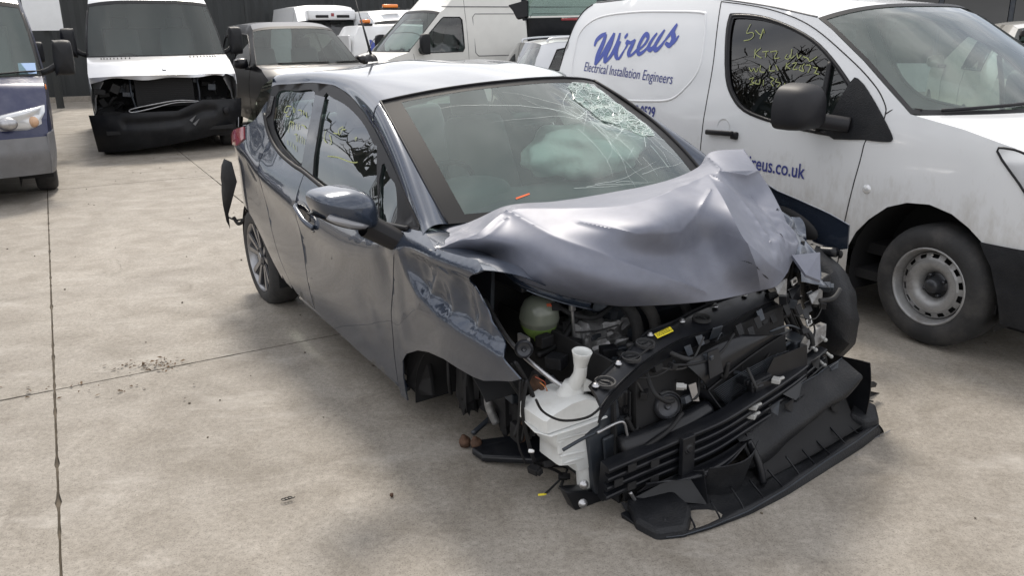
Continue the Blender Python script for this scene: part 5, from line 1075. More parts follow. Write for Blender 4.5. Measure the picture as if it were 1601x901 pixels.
mb = MB(); mb.prism([(X0, -.575, .545), (X0, -.52, .503), (X0, -.455, .468), (X0, -.462, .448), (X0, -.53, .478), (X0, -.578, .49)], (-.02, 0, 0)); mb.build('bottle_arm', M['milky'], wb, smooth=False, bevel=.006)
# steel brackets around it
br = V3('bracket'); sheet('side_bracket', [p+Vector((.0, 0, 0)) for p in br], (-.03, 0, 0), M['bracket'], bevel=.006)
cB = sum(br, Vector())/len(br)
mb = MB(); mb.prism([(2.905, -.545, .33), (2.905, -.49, .335), (2.905, -.48, .24), (2.905, -.535, .235)], (.012, 0, 0)); mb.build('bracket_pressing', M['bracket'], hb, smooth=False, bevel=.006)
lb = V3('lowbr'); sheet('lower_bracket', [lb[0], lb[1], lb[2], lb[3], lb[4], lb[5]], (-.05, 0, 0), M['plastic2'], bevel=.004)
for q in V3('beambolt')[:2]:
    mb = MB(); mb.lathe([(0, .014), (.008, .014), (.009, .006), (.016, .005), (.016, 0)], q+Vector((-.09, -.03, 0)), (1, -.3, .2), 10); mb.build('bolt', M['metal'], hb)
mb = MB(); mb.prism([(3.02, -.555, .10), (3.10, -.54, .08), (3.10, -.52, .03), (3.02, -.54, .04)], (0, .03, 0)); mb.build('tray_bracket', M['plastic2'], hb, smooth=False, bevel=.004)
hose(V3('tube'), .0065, 'metal', 'metal_pipe')
hose([Vector((2.955, -.60, .39)), Vector((2.955, -.50, .40)), Vector((2.955, -.475, .35)), Vector((2.955, -.47, .30))], .005, 'metal', 'metal_pipe')
# ---- suspension remains on the ground
la = V3('arms'); z_ = .10
mb = MB(); mb.tube([(2.20, -.42, .20), (2.22, -.52, .16), (2.25, -.60, .145), (2.27, -.70, .11)], .011, 10); arm = mb.build('track_rod', M['bracket'], hb)
def balljoint(c, par, s=1.):
    c = Vector(c); mb = MB(); mb.lathe([(0, .03*s), (.010*s, .028*s), (.011*s, .012*s), (.020*s, .010*s), (.024*s, 0), (.024*s, -.016*s), (.016*s, -.024*s), (0, -.026*s)], c, (.2, -.3, 1), 16); mb.build('ball_joint', M['rust'], par)
balljoint((2.285, -.745, .10), arm)
mb = MB(); mb.prism([(2.34, -.715, .095), (2.375, -.765, .085), (2.44, -.755, .08), (2.60, -.62, .10), (2.62, -.50, .11), (2.50, -.45, .12), (2.42, -.58, .11)], (0, 0, .028)); wa_ = mb.build('wishbone', M['plastic2'], hb, smooth=False, bevel=.008)
balljoint((2.36, -.735, .125), wa_, .95)
mb = MB(); mb.tube([(2.45, -.62, .07), (2.60, -.55, .09)], .022, 8); mb.build('wishbone_bush', M['ink'], wa_)
# items in and behind the wheel arch
wbp = V3('whitebit'); sheet('torn_insulation', [p+Vector((0, .01*i, 0)) for i, p in enumerate(wbp)], (0, .02, 0), pmat('dirty white felt', (.42, .40, .36), .9, var=.2, vscale=20, bump=.4, bscale=30), bevel=.006)
mb = MB(); mb.grid(14, 5, lambda u, v: Vector((2.30-.36*math.cos(math.pi*(u*.75)), -.79+.25*v, .14+.36*math.sin(math.pi*(u*.75))))); mb.build('wheel_arch_liner', M['dark'], hb, thick=.004)
mb = MB(); mb.add([(1.86, -.52, .04), (2.95, -.50, .04), (2.90, -.50, .60), (1.90, -.52, .62)], [(0, 1, 2, 3)]); mb.build('arch_shade_sheet', M['dark'], hb, thick=.01)  # added black sheet standing in for the shade inside the arch
mb = MB(); mb.prism([(1.93, -.80, .42), (1.90, -.81, .22), (1.93, -.78, .17), (2.00, -.74, .18), (1.99, -.74, .26), (2.00, -.76, .40)], (0, .02, 0)); mb.build('arch_flange', M['ink'], hb, smooth=False, bevel=.005)
for k in range(22):
    c = Vector((random.uniform(1.98, 2.72), random.uniform(-.68, -.56), random.uniform(.18, .50))); mb = MB(); mb.box(c, (random.uniform(.02, .07), random.uniform(.02, .05), random.uniform(.02, .09)), Matrix.Rotation(random.uniform(-.9, .9), 3, 'Y')); mb.build('torn_bracket', M[random.choice(['ink', 'dark', 'plastic2', 'bracket', 'rust'])], hb, smooth=False, bevel=.006)
lump((2.18, -.66, .30), (.05, .04, .14), 4, .5, 12).build('suspension_strut', M['ink'], hb, sharp=35)
lump((2.36, -.58, .24), (.10, .06, .10), 14, .6, 12).build('driveshaft_joint', M['ink'], hb, sharp=35)
hose([(2.10, -.70, .42), (2.13, -.72, .30), (2.10, -.70, .22)], .008, 'ink')
hose([(2.34, -.60, .40), (2.34, -.66, .28), (2.36, -.64, .18)], .018, 'castmetal', 'damper')
# ---- wiring
hose(V3('cable'), .0042, 'ink', 'bonnet_cable', 6)
w1 = V3('wires'); w2 = V3('wires2'); random.seed(3)
for k in range(7):
    o = Vector((random.uniform(-.02, .02), random.uniform(-.02, .02), random.uniform(-.01, .01)))
    hose([p+o*(1+.4*i)+Vector((0, random.uniform(-.012, .012), 0)) for i, p in enumerate(w1 if k % 2 else w2)], random.choice([.004, .005, .007]), 'ink', 'wire', 6)
for k, m_ in enumerate(('wirered', 'copper', 'wireblue', 'wirered', 'labelwhite', 'wireblue')):
    c = Vector((2.74+.01*k, -.70+.012*k, .54-.02*k)); hose([c, c+Vector((.02, random.uniform(-.03, .05), -.02)), c+Vector((.01, random.uniform(-.04, .06), -.05)), c+Vector((.02, random.uniform(-.03, .09), -.075))], .0018, m_, 'wire', 5)
def plug(c, mat, s=1., rz=0., par=hb):
    c = Vector(c); q = Matrix.Rotation(rz, 3, 'Z') @ Matrix.Rotation(rz*.7, 3, 'X'); mb = MB(); mb.box(c, (.030*s, .022*s, .020*s), q); mb.box(c+q @ Vector((.018*s, 0, 0)), (.012*s, .017*s, .015*s), q)
    return mb.build('connector', M[mat], par, smooth=False, bevel=.002)
w3 = V3('wires3')
plug(w3[2], 'ink', 1.3, .4); plug(w3[3]+Vector((0, -.01, .0)), 'yellow', .8, 1.2); plug(w3[3]+Vector((.01, .015, -.008)), 'labelwhite', .7, .2); plug(w3[1], 'ink', 1.1, .9)
hose([w1[3], w3[0], w3[1], w3[2]], .006, 'ink', 'wire', 6); hose([w3[0], w3[1]+Vector((0, .02, .02)), w3[3]], .004, 'ink', 'wire', 6)
plug(w1[3], 'ink', 1.3, .3); plug(w1[3]+Vector((.01, .05, .01)), 'ink', 1., 1.3); plug(w2[2]+Vector((.02, 0, 0)), 'bracket', 1., .8); plug(w1[2]+Vector((.03, 0, 0)), 'labelwhite', .5, .8); plug((2.80, -.62, .47), 'labelwhite', .55, .5)
for nm in ('harnessL', 'harnessL2'):
    h = V3(nm)
    for k in range(5 if nm == 'harnessL' else 2):
        o = Vector((random.uniform(-.01, .03), random.uniform(-.025, .025), random.uniform(-.02, .02))); hose([p+o for p in h], random.choice([.006, .009, .012]), 'ink', 'wire_loom', 7)
for n_, s_ in (('tagA', 1.1), ('tagB', 1.7)):
    c = Vector(PTS[n_][0]); mb = MB(); mb.box(c+Vector((.02, 0, 0)), (.006, .028, .022*s_), Matrix.Rotation(.4, 3, 'X')); tg = mb.build('paper_tag', M['labelwhite'], hb, smooth=False)
    mb = MB(); [mb.box(c+Vector((.0235, -.008+.004*k, 0)), (.001, .0015+.001*(k % 2), .012*s_)) for k in range(5)]; mb.build('tag_print', M['ink'], tg, smooth=False)
random.seed(21)
for k in range(16):
    c = Vector((random.uniform(2.78, 2.92), random.uniform(.20, .58), random.uniform(.56, .72))); 
    if k % 3: plug(c, random.choice(['ink', 'bracket', 'plastic2', 'ink']), random.uniform(.9, 2.0), random.uniform(0, 3))
    else: mb = MB(); mb.prism([c, c+Vector((.0, .07, .01)), c+Vector((.01, .06, -.05)), c+Vector((.02, .0, -.03))], (.006, 0, 0)); mb.build('torn_bracket', M[random.choice(['bracket', 'plastic2', 'castmetal'])], hb, smooth=False)
for k in range(26):
    c = Vector((random.uniform(2.50, 2.86), random.uniform(-.60, .45), random.uniform(.40, .66))); e = c+Vector((random.uniform(-.08, .08), random.uniform(-.25, .25), random.uniform(-.12, .05)))
    mm = (c+e)/2+Vector((random.uniform(-.04, .04), random.uniform(-.04, .04), random.uniform(-.06, .03))); hose([c, mm, e], random.choice([.003, .005, .009, .013]), random.choice(['ink', 'ink', 'rubber', 'bracket']), 'hose', 6)
for k in range(16):
    c = Vector((random.uniform(2.45, 2.78), random.uniform(-.58, .40), random.uniform(.36, .60))); mb = MB(); mb.box(c, (random.uniform(.03, .09), random.uniform(.03, .10), random.uniform(.02, .07)), Matrix.Rotation(random.uniform(-.5, .5), 3, 'Z')); mb.build('engine_bay_bracket', M[random.choice(['bracket', 'plastic2', 'plastic', 'castmetal', 'ink'])], hb, smooth=False, bevel=.004)
random.seed(77)
for k in range(40):
    y = random.uniform(-.55, .50); c = Vector((random.uniform(2.84, 3.0), y, random.uniform(.36, .62))); e = c+Vector((random.uniform(-.03, .05), random.uniform(-.22, .22), random.uniform(-.10, .06)))
    mm = (c+e)/2+Vector((random.uniform(-.01, .04), 0, random.uniform(-.05, .03))); hose([c, mm, e], random.choice([.0025, .004, .006, .009]), random.choice(['ink', 'ink', 'rubber', 'bracket']), 'wire', 6)
    if k % 2: plug(e, random.choice(['ink', 'bracket', 'plastic2', 'bracket', 'ink']), random.uniform(.5, 1.2), random.uniform(0, 3))
for k in range(24):
    y = -.50+1.0*k/23; c = Vector((2.90+.03*math.sin(k), y, .60+.02*math.sin(k*1.7))); mb = MB(); mb.prism([c, c+Vector((0, .03, .005)), c+Vector((.02, .028, -.03)), c+Vector((.02, .004, -.035))], (.003, 0, 0)); mb.build('clip_tab', M[random.choice(['bracket', 'plastic', 'plastic2', 'ink'])], hb, smooth=False)
for k in range(14):
    c = Vector((random.uniform(2.96, 3.06), random.uniform(.0, .62), random.uniform(.20, .42))); q_ = [c+Vector((random.uniform(-.01, .02), random.uniform(-.05, .05), random.uniform(-.05, .05))) for _ in range(4)]
    mb = MB(); mb.prism([q_[0], q_[0]+Vector((0, .05, .01)), q_[0]+Vector((.01, .035, -.04)), q_[0]+Vector((.0, .01, -.02))], (.003, 0, 0)); mb.build('plastic_fragment', M[random.choice(['plastic', 'plastic2', 'bracket', 'ink', 'plastic'])], hb, smooth=False)
hose([(2.86, -.40, .62), (2.90, -.30, .60), (2.97, -.22, .56), (2.98, -.12, .555)], .009, 'rubber', 'corrugated_hose'); hose([(2.93, -.38, .56), (3.0, -.40, .50), (3.02, -.36, .46), (3.0, -.31, .44)], .008, 'ink', 'wire')
hose([(2.97, -.30, .56), (2.99, -.2, .545), (3.0, -.10, .56), (2.97, .0, .60)], .005, 'ink', 'wire')
plug((3.0, -.28, .485), 'clip', .9, .8); plug((2.99, -.15, .56), 'bracket', 1, .2)
mb = MB(); mb.prism([(2.99, -.235, .475), (2.99, -.20, .475), (2.995, -.185, .40), (2.995, -.215, .41)], (.004, 0, 0)); mb.build('metal_strip', M['metal'], hb, smooth=False)
mb = MB(); mb.prism([(3.0, -.16, .58), (3.0, -.11, .585), (3.02, -.10, .50), (3.02, -.165, .49)], (.004, 0, 0)); mb.build('splash_plate', M['plastic2'], hb, smooth=False)
# ------------------------------------------------------------------ vehicle builder (x forward from rear axle, y left)
def steel_wheel(par, x, y, r, sg, tyre_w=.20, style='steel', steer=0.):
    o = Vector((x, y, r)); ax = Vector((math.sin(steer)*sg, -sg*math.cos(steer), 0)) if steer else Vector((0, -sg, 0))
    rr = r*.63
    mb = MB(); mb.lathe([(rr-.012, -.03), (rr+.003, .0), (rr+.012, .006), (rr+.045, .012), (r-.03, .004), (r-.008, -.02), (r, -.045), (r, -tyre_w+.03), (r-.03, -tyre_w), (rr, -tyre_w-.01)], o, ax, 48)
    t = mb.build('tyre', M['rubber'], par)
    mb = MB()
    if style == 'steel':
        mb.lathe([(rr+.004, .0), (rr-.002, .006), (rr-.008, .0), (rr-.012, -.02), (rr-.022, -.05), (rr-.026, -.07)], o, ax, 48); rim = mb.build('rim', M['steelwheel'], par)
        # dished centre with hand holes: built as ring sectors so that the holes are open
        n = 14; V = []; mb = MB(); r1 = rr-.026; r2 = rr-.052; 
        P = lambda rad, h, a: o+ax*h+Vector((math.cos(a), 0, math.sin(a)))*rad
        for k in range(n):
            a0 = 2*math.pi*k/n; a1 = 2*math.pi*(k+1)/n; am0 = a0+(a1-a0)*.24; am1 = a0+(a1-a0)*.76
            q = [(r1, -.05), (r1-.004, -.043), (r2, -.034), (r2-.01, -.028)]
            for i in range(3):
                if i == 1:
                    mb.add([P(*q[i], a0), P(*q[i], am0), P(*q[i+1], am0), P(*q[i+1], a0)], [(0, 1, 2, 3)]); mb.add([P(*q[i], am1), P(*q[i], a1), P(*q[i+1], a1), P(*q[i+1], am1)], [(0, 1, 2, 3)])
                else: mb.add([P(*q[i], a0), P(*q[i], am0), P(*q[i], am1), P(*q[i], a1), P(*q[i+1], a1), P(*q[i+1], am1), P(*q[i+1], am0), P(*q[i+1], a0)], [(0, 1, 2, 3, 4, 5, 6, 7)])
        mb.lathe([(r2-.01, -.028), (r2-.03, -.022), (r2-.055, -.034), (r2-.075, -.06), (r2-.08, -.075)], o, ax, 48)
        mb.build('wheel_disc', M['steelwheel'], rim, thick=.003)
        mb = MB(); mb.lathe([(r2-.078, -.075), (.05, -.07), (.042, -.05), (.036, -.028), (.030, -.020), (0, -.018)], o, ax, 32)
        for k in range(4):
            a = k*math.pi/2+.5; mb.lathe([(0, -.045), (.008, -.046), (.010, -.052), (.010, -.075)], o+Vector((math.cos(a), 0, math.sin(a)))*.056, ax, 8)
        mb.build('hub_cap', M['alloydark'], rim)
        mb = MB(); mb.lathe([(0, -.085), (rr-.02, -.085)], o, ax, 32); mb.build('brake_drum', M['dark'], rim)
    else:
        mb.lathe([(rr, 0), (rr-.01, -.02), (rr-.03, -.04), (.06, -.01), (0, -.0)], o, ax, 32); mb.build('wheel_trim', M['alloy' if style == 'alloy' else 'alloydark'], par)
    return t
def mkhalf(tab, x1=None, k1=.2, x0=None, k0=.08):
    zs = [a for a, b in tab]; ws = [b for a, b in tab]
    def h(x, z):
        w = lerp_tab(z, zs, ws)
        if x1 is not None and x > x1: w -= k1*(x-x1)**1.8
        if x0 is not None and x < x0: w -= k0*(x0-x)**2
        return w
    return h
def vehicle(root, half, prof, segs, bottom, windows=(), seams=(), side_mat=None, step=.12, sides=(1, -1), extra_side=(), cabin=None, glassm='glass', pframe=True, screen=None, frit=.06, ring='satin'):
    """prof: (x, z, bow, crown) along the centre-to-edge line from the tail over the roof to the nose"""
    E2 = [(p[0], p[1]) for p in prof]
    def F(s): return lambda o=0.: (lambda x, z: Vector((x, s*(half(x, z)+o), z)))
    poly = E2+bottom
    for s in sides:
        fl = s < 0; f = F(s)
        panel('side_panel', poly, f(), side_mat, root, holes=[w for _, w, _ in windows], step=step, thick=.004, flip=fl)
        for nm, w, gm in windows:
            g = panel(nm, w, f(-.008), M[gm[0 if s == 1 else 1] if isinstance(gm, tuple) else gm], root, step=.2, thick=0, flip=fl)
            mb = MB(); mb.tube([f(.0)(x, z) for x, z in dense(w, .12)], .010, 6, smooth=False, closed=True); mb.build('window_rubber', M[ring], g)
        for nm, line in seams:
            mb = MB(); mb.tube([f(-.001)(p.x, p.y) for p in spline([(a, b, 0) for a, b in line], 6)], .0042, 5, smooth=False); mb.build(nm, M['dark'], root)
    def pt(i, v):
        i0 = min(len(prof)-2, int(i)); t = i-i0; a, b = prof[i0], prof[i0+1]
        x, z, bw, cr = (a[k]+(b[k]-a[k])*t for k in range(4)); s = math.sin((2*v-1)*math.pi/2) if abs(cr) < .09 else 2*v-1
        w = half(x, z); q = 1-abs(s)**2.2; q3 = 1-abs(s)**3.5
        return Vector((x+bw*q, w*s, z+cr*q3))
    out = {}
    for nm, i0, i1, mt in segs:
        mb = MB(); nu = (i1-i0)*4
        if nm == 'windscreen':
            fu, fv = frit, frit
            P_ = lambda u, v: pt(i0+(i1-i0)*u, v)
            mb.grid(nu, 30, P_); out[nm] = mb.build(nm, M[glassm], root)
            mb = MB(); dn = Vector((.002, 0, .003))
            for (a, b, c, d) in ((0, 1, 0, fv), (0, 1, 1-fv, 1), (0, fu, fv, 1-fv), (1-fu*1.6, 1, fv, 1-fv)):
                mb.grid(6, 24, lambda u, v: P_(a+(b-a)*u, c+(d-c)*v)+dn)
            mb.build('screen_border', M['satin'], out[nm])
        else:
            mb.grid(nu, 30, lambda u, v: pt(i0+(i1-i0)*u, v)); out[nm] = mb.build(nm, M[mt] if isinstance(mt, str) else mt, root, thick=.004, sharp=50)
    out['pt'] = pt; out['F'] = F
    return out
def cabin_fit(root, x0, xd, w, zf, zd, wheel_side=-1, bulk=True, zs=.55):
    """dashboard, wheel, seats and bulkhead seen through the glass"""
    mb = MB(); mb.grid(6, 12, lambda u, v: Vector((xd-.35+.75*u, -w+2*w*v, zd-.10*(1-u)**3*3+.02*math.sin(3.1*v)))); mb.box((xd-.2, 0, (zf+zd)/2-.1), (.3, 2*w, zd-zf-.1)); mb.build('dashboard', M['dash'], root)
    wc = Vector((xd-.48, wheel_side*w*.5, zd-.04)); wa = Vector((-.7, 0, .7)); wu = Vector((0, 1, 0)); ww = wa.cross(wu)
    mb = MB(); mb.tube([wc+(wu*math.cos(a)+ww*math.sin(a))*.19 for a in [2*math.pi*k/20 for k in range(20)]], .015, 6, smooth=False, closed=True); mb.tube([wc-wu*.18, wc+wu*.18], .02, 6, smooth=False); mb.build('steering_wheel', M['plastic2'], root)
    for s in (-1, 1):
        mb = MB(); mb.box((x0+.25, s*w*.52, zf+.25), (.5, w*.78, .2)); st = mb.build('seat', M['seat'], root, bevel=.04)
        mb = MB(); mb.box((x0-.05, s*w*.52, zf+.65), (.15, w*.74, .7), Matrix.Rotation(-.2, 3, 'Y'), taper=.85); mb.build('backrest', M['seat'], st, bevel=.05)
        mb = MB(); mb.box((x0-.13, s*w*.52, zf+1.08), (.10, .26, .18)); mb.build('headrest', M['seat'], st, bevel=.04)
    if bulk: mb = MB(); mb.box((x0-.32, 0, zf+.45), (.03, 1.7*w, 1.1)); mb.build('bulkhead', M['dash'], root, smooth=False)
    mb = MB(); mb.box((x0+.5, 0, zf-.05), (2.2, 2*w, .06)); mb.build('floor', M['dark'], root, smooth=False)
def arch_pts(cx, r, zb, n=9, a0=None):
    a0 = math.asin(max(-1, min(1, (zb-.31)/r))); return [(cx+r*math.cos(a), .31+r*math.sin(a)) for a in [a0+(math.pi-2*a0)*k/(n-1) for k in range(n)]]
def arch_liner(root, cx, r, w):
    for s in (1, -1):
        mb = MB(); mb.grid(16, 3, lambda u, v: Vector((cx+r*math.cos(math.pi*(u*1.2-.1)), s*(w-.02-.32*v), .31+r*math.sin(math.pi*(u*1.2-.1))))); mb.add([(cx-r, s*(w-.34), .1), (cx+r, s*(w-.34), .1), (cx+r, s*(w-.34), .31+r), (cx-r, s*(w-.34), .31+r)], [(0, 1, 2, 3)]); mb.build('wheel_arch_liner', M['dark'], root)
def place(lx, ly, wx, wy, head):
    c, s = math.cos(head), math.sin(head); return frame_mat(wx-(lx*c-ly*s), wy-(lx*s+ly*c), head)
def van_mirror(root, x, y, z, s, h=.30, w=.20, arm=.18, mat='plastic'):
    L = [Vector((x, y+s*(arm+a*w), z+b*h)) for a, b in ((0, .05), (.05, .92), (.2, 1.), (.8, 1.), (.97, .9), (1, .5), (.95, .06), (.8, 0), (.2, 0))]
    mb = MB(); mb.inflate(spline(L, 3, True), (.10, 0, 0), ((1, -.7), (1, 0), (.97, .3), (.88, .65), (.6, .9), (.2, 1.))); m = mb.build('mirror', M[mat], root)
    mb = MB(); mb.tube([(x-.02, y-s*.02, z+.02), (x, y+s*arm*.6, z+.05), (x, y+s*(arm+.05), z+.12)], .035, 8); mb.build('mirror_arm', M[mat], m)
    mb = MB(); mb.add([p+Vector((-.068, 0, 0)) for p in L], [tuple(range(len(L)))]); mb.build('mirror_glass', M['metal'], m, smooth=False)
    return m
# ---- white panel van beside the wreck
PM = frame_mat(1.515, 6.83, -1.054)
pv = empty('panel_van', PM, label='white electrical contractor van parked right beside the wreck', cat='van')
pprof = [(-.80, .32, 0, 0), (-.84, .8, -.02, 0), (-.80, 1.36, -.03, 0), (-.768, 1.531, -.03, 0), (-.74, 1.655, -.03, .0), (-.68, 1.745, -.02, .02), (-.575, 1.795, -.01, .035), (.0, 1.812, 0, .045), (.5, 1.802, 0, .05), (.913, 1.765, 0, .055), (1.33, 1.711, .02, .06), (1.75, 1.635, .16, .075),
         (1.869, 1.575, .18, .08), (2.141, 1.41, .22, .05), (2.438, 1.204, .26, .0), (2.50, 1.16, .28, -.03), (2.53, 1.155, .26, .0), (2.80, 1.11, .18, .03), (3.05, 1.05, .16, .05), (3.25, .97, .15, .06), (3.38, .86, .14, .05), (3.42, .72, .14, .02), (3.42, .60, .16, 0), (3.45, .45, .17, 0), (3.40, .24, .17, 0)]
parch_f = [(3.114, .244), (3.087, .365), (3.041, .503), (2.977, .605), (2.907, .66), (2.816, .709), (2.694, .736), (2.571, .725), (2.461, .684), (2.358, .600), (2.285, .516), (2.243, .431), (2.232, .26)]
pbot = [(3.25, .235)]+parch_f+[(1.5, .26), (.42, .26)]+[(x, z) for x, z in arch_pts(0, .37, .28)]+[(-.5, .30)]
cabw = smooth2([(p[0], p[2]) for p in PTS['p_cab']], 3)
o = vehicle(pv, partner_half, pprof, [('rear_door', 0, 6, 'whitevan'), ('roof', 6, 11, 'whitevan'), ('windscreen', 11, 15, None), ('bonnet', 16, 20, 'whitevan'), ('grille', 20, 22, 'satin'), ('front_bumper', 22, 24, 'plastic')], pbot,
            windows=[('cab_window', cabw, ('glass', 'darkglass'))], side_mat=M['whitevan'], step=.045, sides=(1, -1), glassm='screen', frit=.075,
            seams=[('door_seam', [(.905, 1.755), (.955, 1.60), (1.011, 1.369), (1.03, 1.15), (1.032, .947), (1.035, .6), (1.05, .30)]), ('door_seam', [(.905, 1.757), (1.33, 1.70), (1.70, 1.60), (2.05, 1.42), (2.25, 1.29), (2.34, 1.20), (2.358, 1.148), (2.345, 1.08), (2.278, 1.011), (2.265, .93), (2.257, .867), (2.209, .566), (2.18, .30)])])
fP = lambda o_: (lambda x, z: Vector((x, -partner_half(x, z)-o_, z)))
# window surround, sail panel and the black edge
for s in (1, -1):
    ff = lambda x, z: Vector((x, -s*(partner_half(x, z)+.004), z))
    c_ = Vector((sum(p[0] for p in cabw)/len(cabw), sum(p[1] for p in cabw)/len(cabw))); outer = [tuple(c_+(Vector(p)-c_)*1.045) for p in cabw]
    panel('window_frame', outer, ff, M['satin'], pv, holes=[[tuple(c_+(Vector(p)-c_)*.955) for p in cabw]], step=.05, thick=.006, flip=s == 1)
    panel('mirror_sail', smooth2([(2.02, 1.02), (2.10, 1.30), (2.16, 1.31), (2.25, 1.238), (2.34, 1.15), (2.425, 1.055), (2.432, 1.025), (2.40, 1.014), (2.26, 1.012)], 3), lambda x, z: Vector((x, -s*(partner_half(x, z)+.010), z)), M['plastic'], pv, step=.05, thick=.008, flip=s == 1)
    mb = MB(); mb.tube([Vector((x, -s*(partner_half(x, z)+.004), z)) for x, z in ((1.93, 1.40), (1.95, 1.2), (1.96, 1.03))], .016, 6); mb.build('window_bar', M['satin'], pv)
    # mirror
    L = [Vector((1.96+.30*(a-.5), -s*.985, z)) for a, z in ()]
    L = [Vector((1.99, -s*y, z)) for y, z in ((.965, 1.065), (.955, 1.16), (.965, 1.25), (1.01, 1.295), (1.09, 1.295), (1.16, 1.265), (1.19, 1.19), (1.19, 1.10), (1.16, 1.06), (1.08, 1.052))]
    mb = MB(); mb.inflate(spline(L, 4, True), (.13, 0, .0), ((1, -.65), (1.01, -.1), (.98, .3), (.9, .6), (.7, .85), (.35, 1.))); mh = mb.build('mirror', M['mirror'], pv)
    mb = MB(); mb.tube([(2.04, -s*.98, 1.10), (2.10, -s*.92, 1.09), (2.16, -s*.87, 1.08)], .042, 10); mb.build('mirror_arm', M['mirror'], mh)
    mb = MB(); mb.box((1.215, -s*(partner_half(1.2, .955)+.026), .955), (.24, .026, .032), Matrix.Rotation(-.04, 3, 'Y')); mb.box((1.335, -s*(partner_half(1.33, .945)+.012), .948), (.05, .03, .045)); hd = mb.build('door_handle', M['satin'], pv, bevel=.008)
    mb = MB(); mb.lathe([(.0, -.020), (.035, -.014), (.052, .0), (.058, .002)], (1.22, -s*partner_half(1.22, .98), .985), (0, -s, .05), 24); mb.build('handle_cup', M['whitevan'], pv)
    mb = MB(); mb.lathe([(0, .012), (.012, .011), (.022, .006), (.026, 0)], (2.327, -s*partner_half(2.327, .758), .758), (0, -s, 0), 20); mb.build('side_repeater', M['clear'], pv)
    lp = [(2.98, 1.03), (3.03, 1.045), (3.10, 1.03), (3.20, .985), (3.30, .90), (3.32, .80), (3.24, .77), (3.17, .82), (3.10, .90)]
    panel('headlamp', smooth2(lp, 3), lambda x, z: Vector((x, -s*(partner_half(x, z)+.006), z)), M['clear'], pv, step=.05, thick=.01, flip=s == 1)
    mb = MB(); mb.tube([Vector((x, -s*(partner_half(x, z)+.005), z)) for x, z in smooth2(lp, 3)], .006, 6, smooth=False, closed=True); mb.build('lamp_seal', M['satin'], pv)
    bmp = [(2.975, .604), (3.15, .602), (3.42, .61), (3.44, .45), (3.40, .24), (3.25, .225), (3.118, .232), (3.09, .365), (3.045, .50)]
    panel('bumper_corner', bmp, lambda x, z: Vector((x, -s*(partner_half(x, z)+.008+.01*min(1, (.61-z)*20)), z)), M['plastic'], pv, step=.05, thick=.01, flip=s == 1)
    steel_wheel(pv, 2.728, -s*.868, .315, s); steel_wheel(pv, 0, -s*.868, .315, s)
# embossed load area panel
rc = [(p[0], p[2]) for p in PTS['p_recess']]+[(.20, 1.095), (-.25, 1.10), (-.52, 1.16), (-.60, 1.28)]
mb = MB(); mb.tube([fP(-.004)(x, z) for x, z in smooth2(rc, 5)], .0105, 8, smooth=False, closed=True); mb.build('panel_swage', M['whitevan'], pv)
mb = MB(); mb.tube([fP(.0)(x, z) for x, z in ((-.845, .40), (-.84, .8), (-.80, 1.36), (-.77, 1.53), (-.735, 1.655), (-.67, 1.745), (-.58, 1.79))], .006, 6); mb.build('rear_door_seam', M['dark'], pv)
mb = MB(); mb.tube([fP(.0)(x, z)+Vector((0, .006, .004)) for x, z in ((-.55, 1.80), (.0, 1.812), (.5, 1.802), (.913, 1.765), (1.33, 1.711), (1.74, 1.638))], .006, 6); mb.build('roof_gutter', M['greybumper'], pv)
mb = MB(); mb.tube([(1.25, -.22, 1.765), (1.19, -.22, 1.80)], .008, 6); mb.lathe([(0, .02), (.02, .012), (.025, 0)], (1.25, -.22, 1.757), (0, 0, 1), 12); mb.build('aerial', M['satin'], pv)
# fender to pillar shut line, wipers
mb = MB(); mb.tube([fP(.0)(2.36, 1.15)+Vector((0, .0, .002)), fP(.0)(2.42, 1.185)+Vector((0, .01, .0)), fP(.0)(2.50, 1.17)+Vector((.02, .06, .01))], .004, 5); mb.build('wing_seam', M['dark'], pv)
for y0, y1 in ((-.55, .05), (.10, .68)):
    mb = MB(); mb.tube([o['pt'](15, .5+y0/1.7)+Vector((0, 0, .03)), o['pt'](14.6, .5+(y0+y1)/3.4)+Vector((.0, 0, .03)), o['pt'](14.4, .5+y1/1.7)+Vector((0, 0, .03))], .009, 6); mb.build('wiper', M['satin'], pv)
arch_liner(pv, 2.67, .43, .87); arch_liner(pv, 0, .37, .87)
cabin_fit(pv, 1.15, 2.25, .72, .45, 1.10, -1)
mb = MB(); mb.box((1.1, 0, .27), (3.9, 1.6, .05)); mb.build('floor_pan', M['dark'], pv, smooth=False)
mb = MB(); mb.prism([(3.46, -.30, .50), (3.46, .30, .50), (3.46, .30, .40), (3.46, -.30, .40)], (.16, 0, 0)); mb.build('number_plate', M['labelwhite'], pv, smooth=False)
# lettering
mb = MB()
for l, w in PTS['wireus']: stroke(mb, l, w*.00185, fP(.0035), 5)
mb.build('brush_lettering', M['print2'], pv, smooth=False, label='blue brush script company name', kind='stuff')
tx = lambda x0, z0, dz=0.: (lambda u, v: fP(.0035)(x0+u, z0+v+dz*u))
text('company_lettering', 'Electrical Installation Engineers', tx(-.43, 1.287, -.052), .100, M['print'], pv, sx=.875)
text('phone_number', '0800 028 0529', tx(.03, .995, .0), .105, M['print'], pv, sx=.80, bold=.003)
text('web_address', 'www.wireus.co.uk', tx(1.165, .765, -.012), .118, M['print'], pv, sx=.84, bold=.0015)
mb = MB()
for l in PTS['hw_van']: stroke(mb, l, .0055, fP(-.0045), 3, False)
mb.build('handwriting', M['chalk'], pv, smooth=False, kind='stuff')
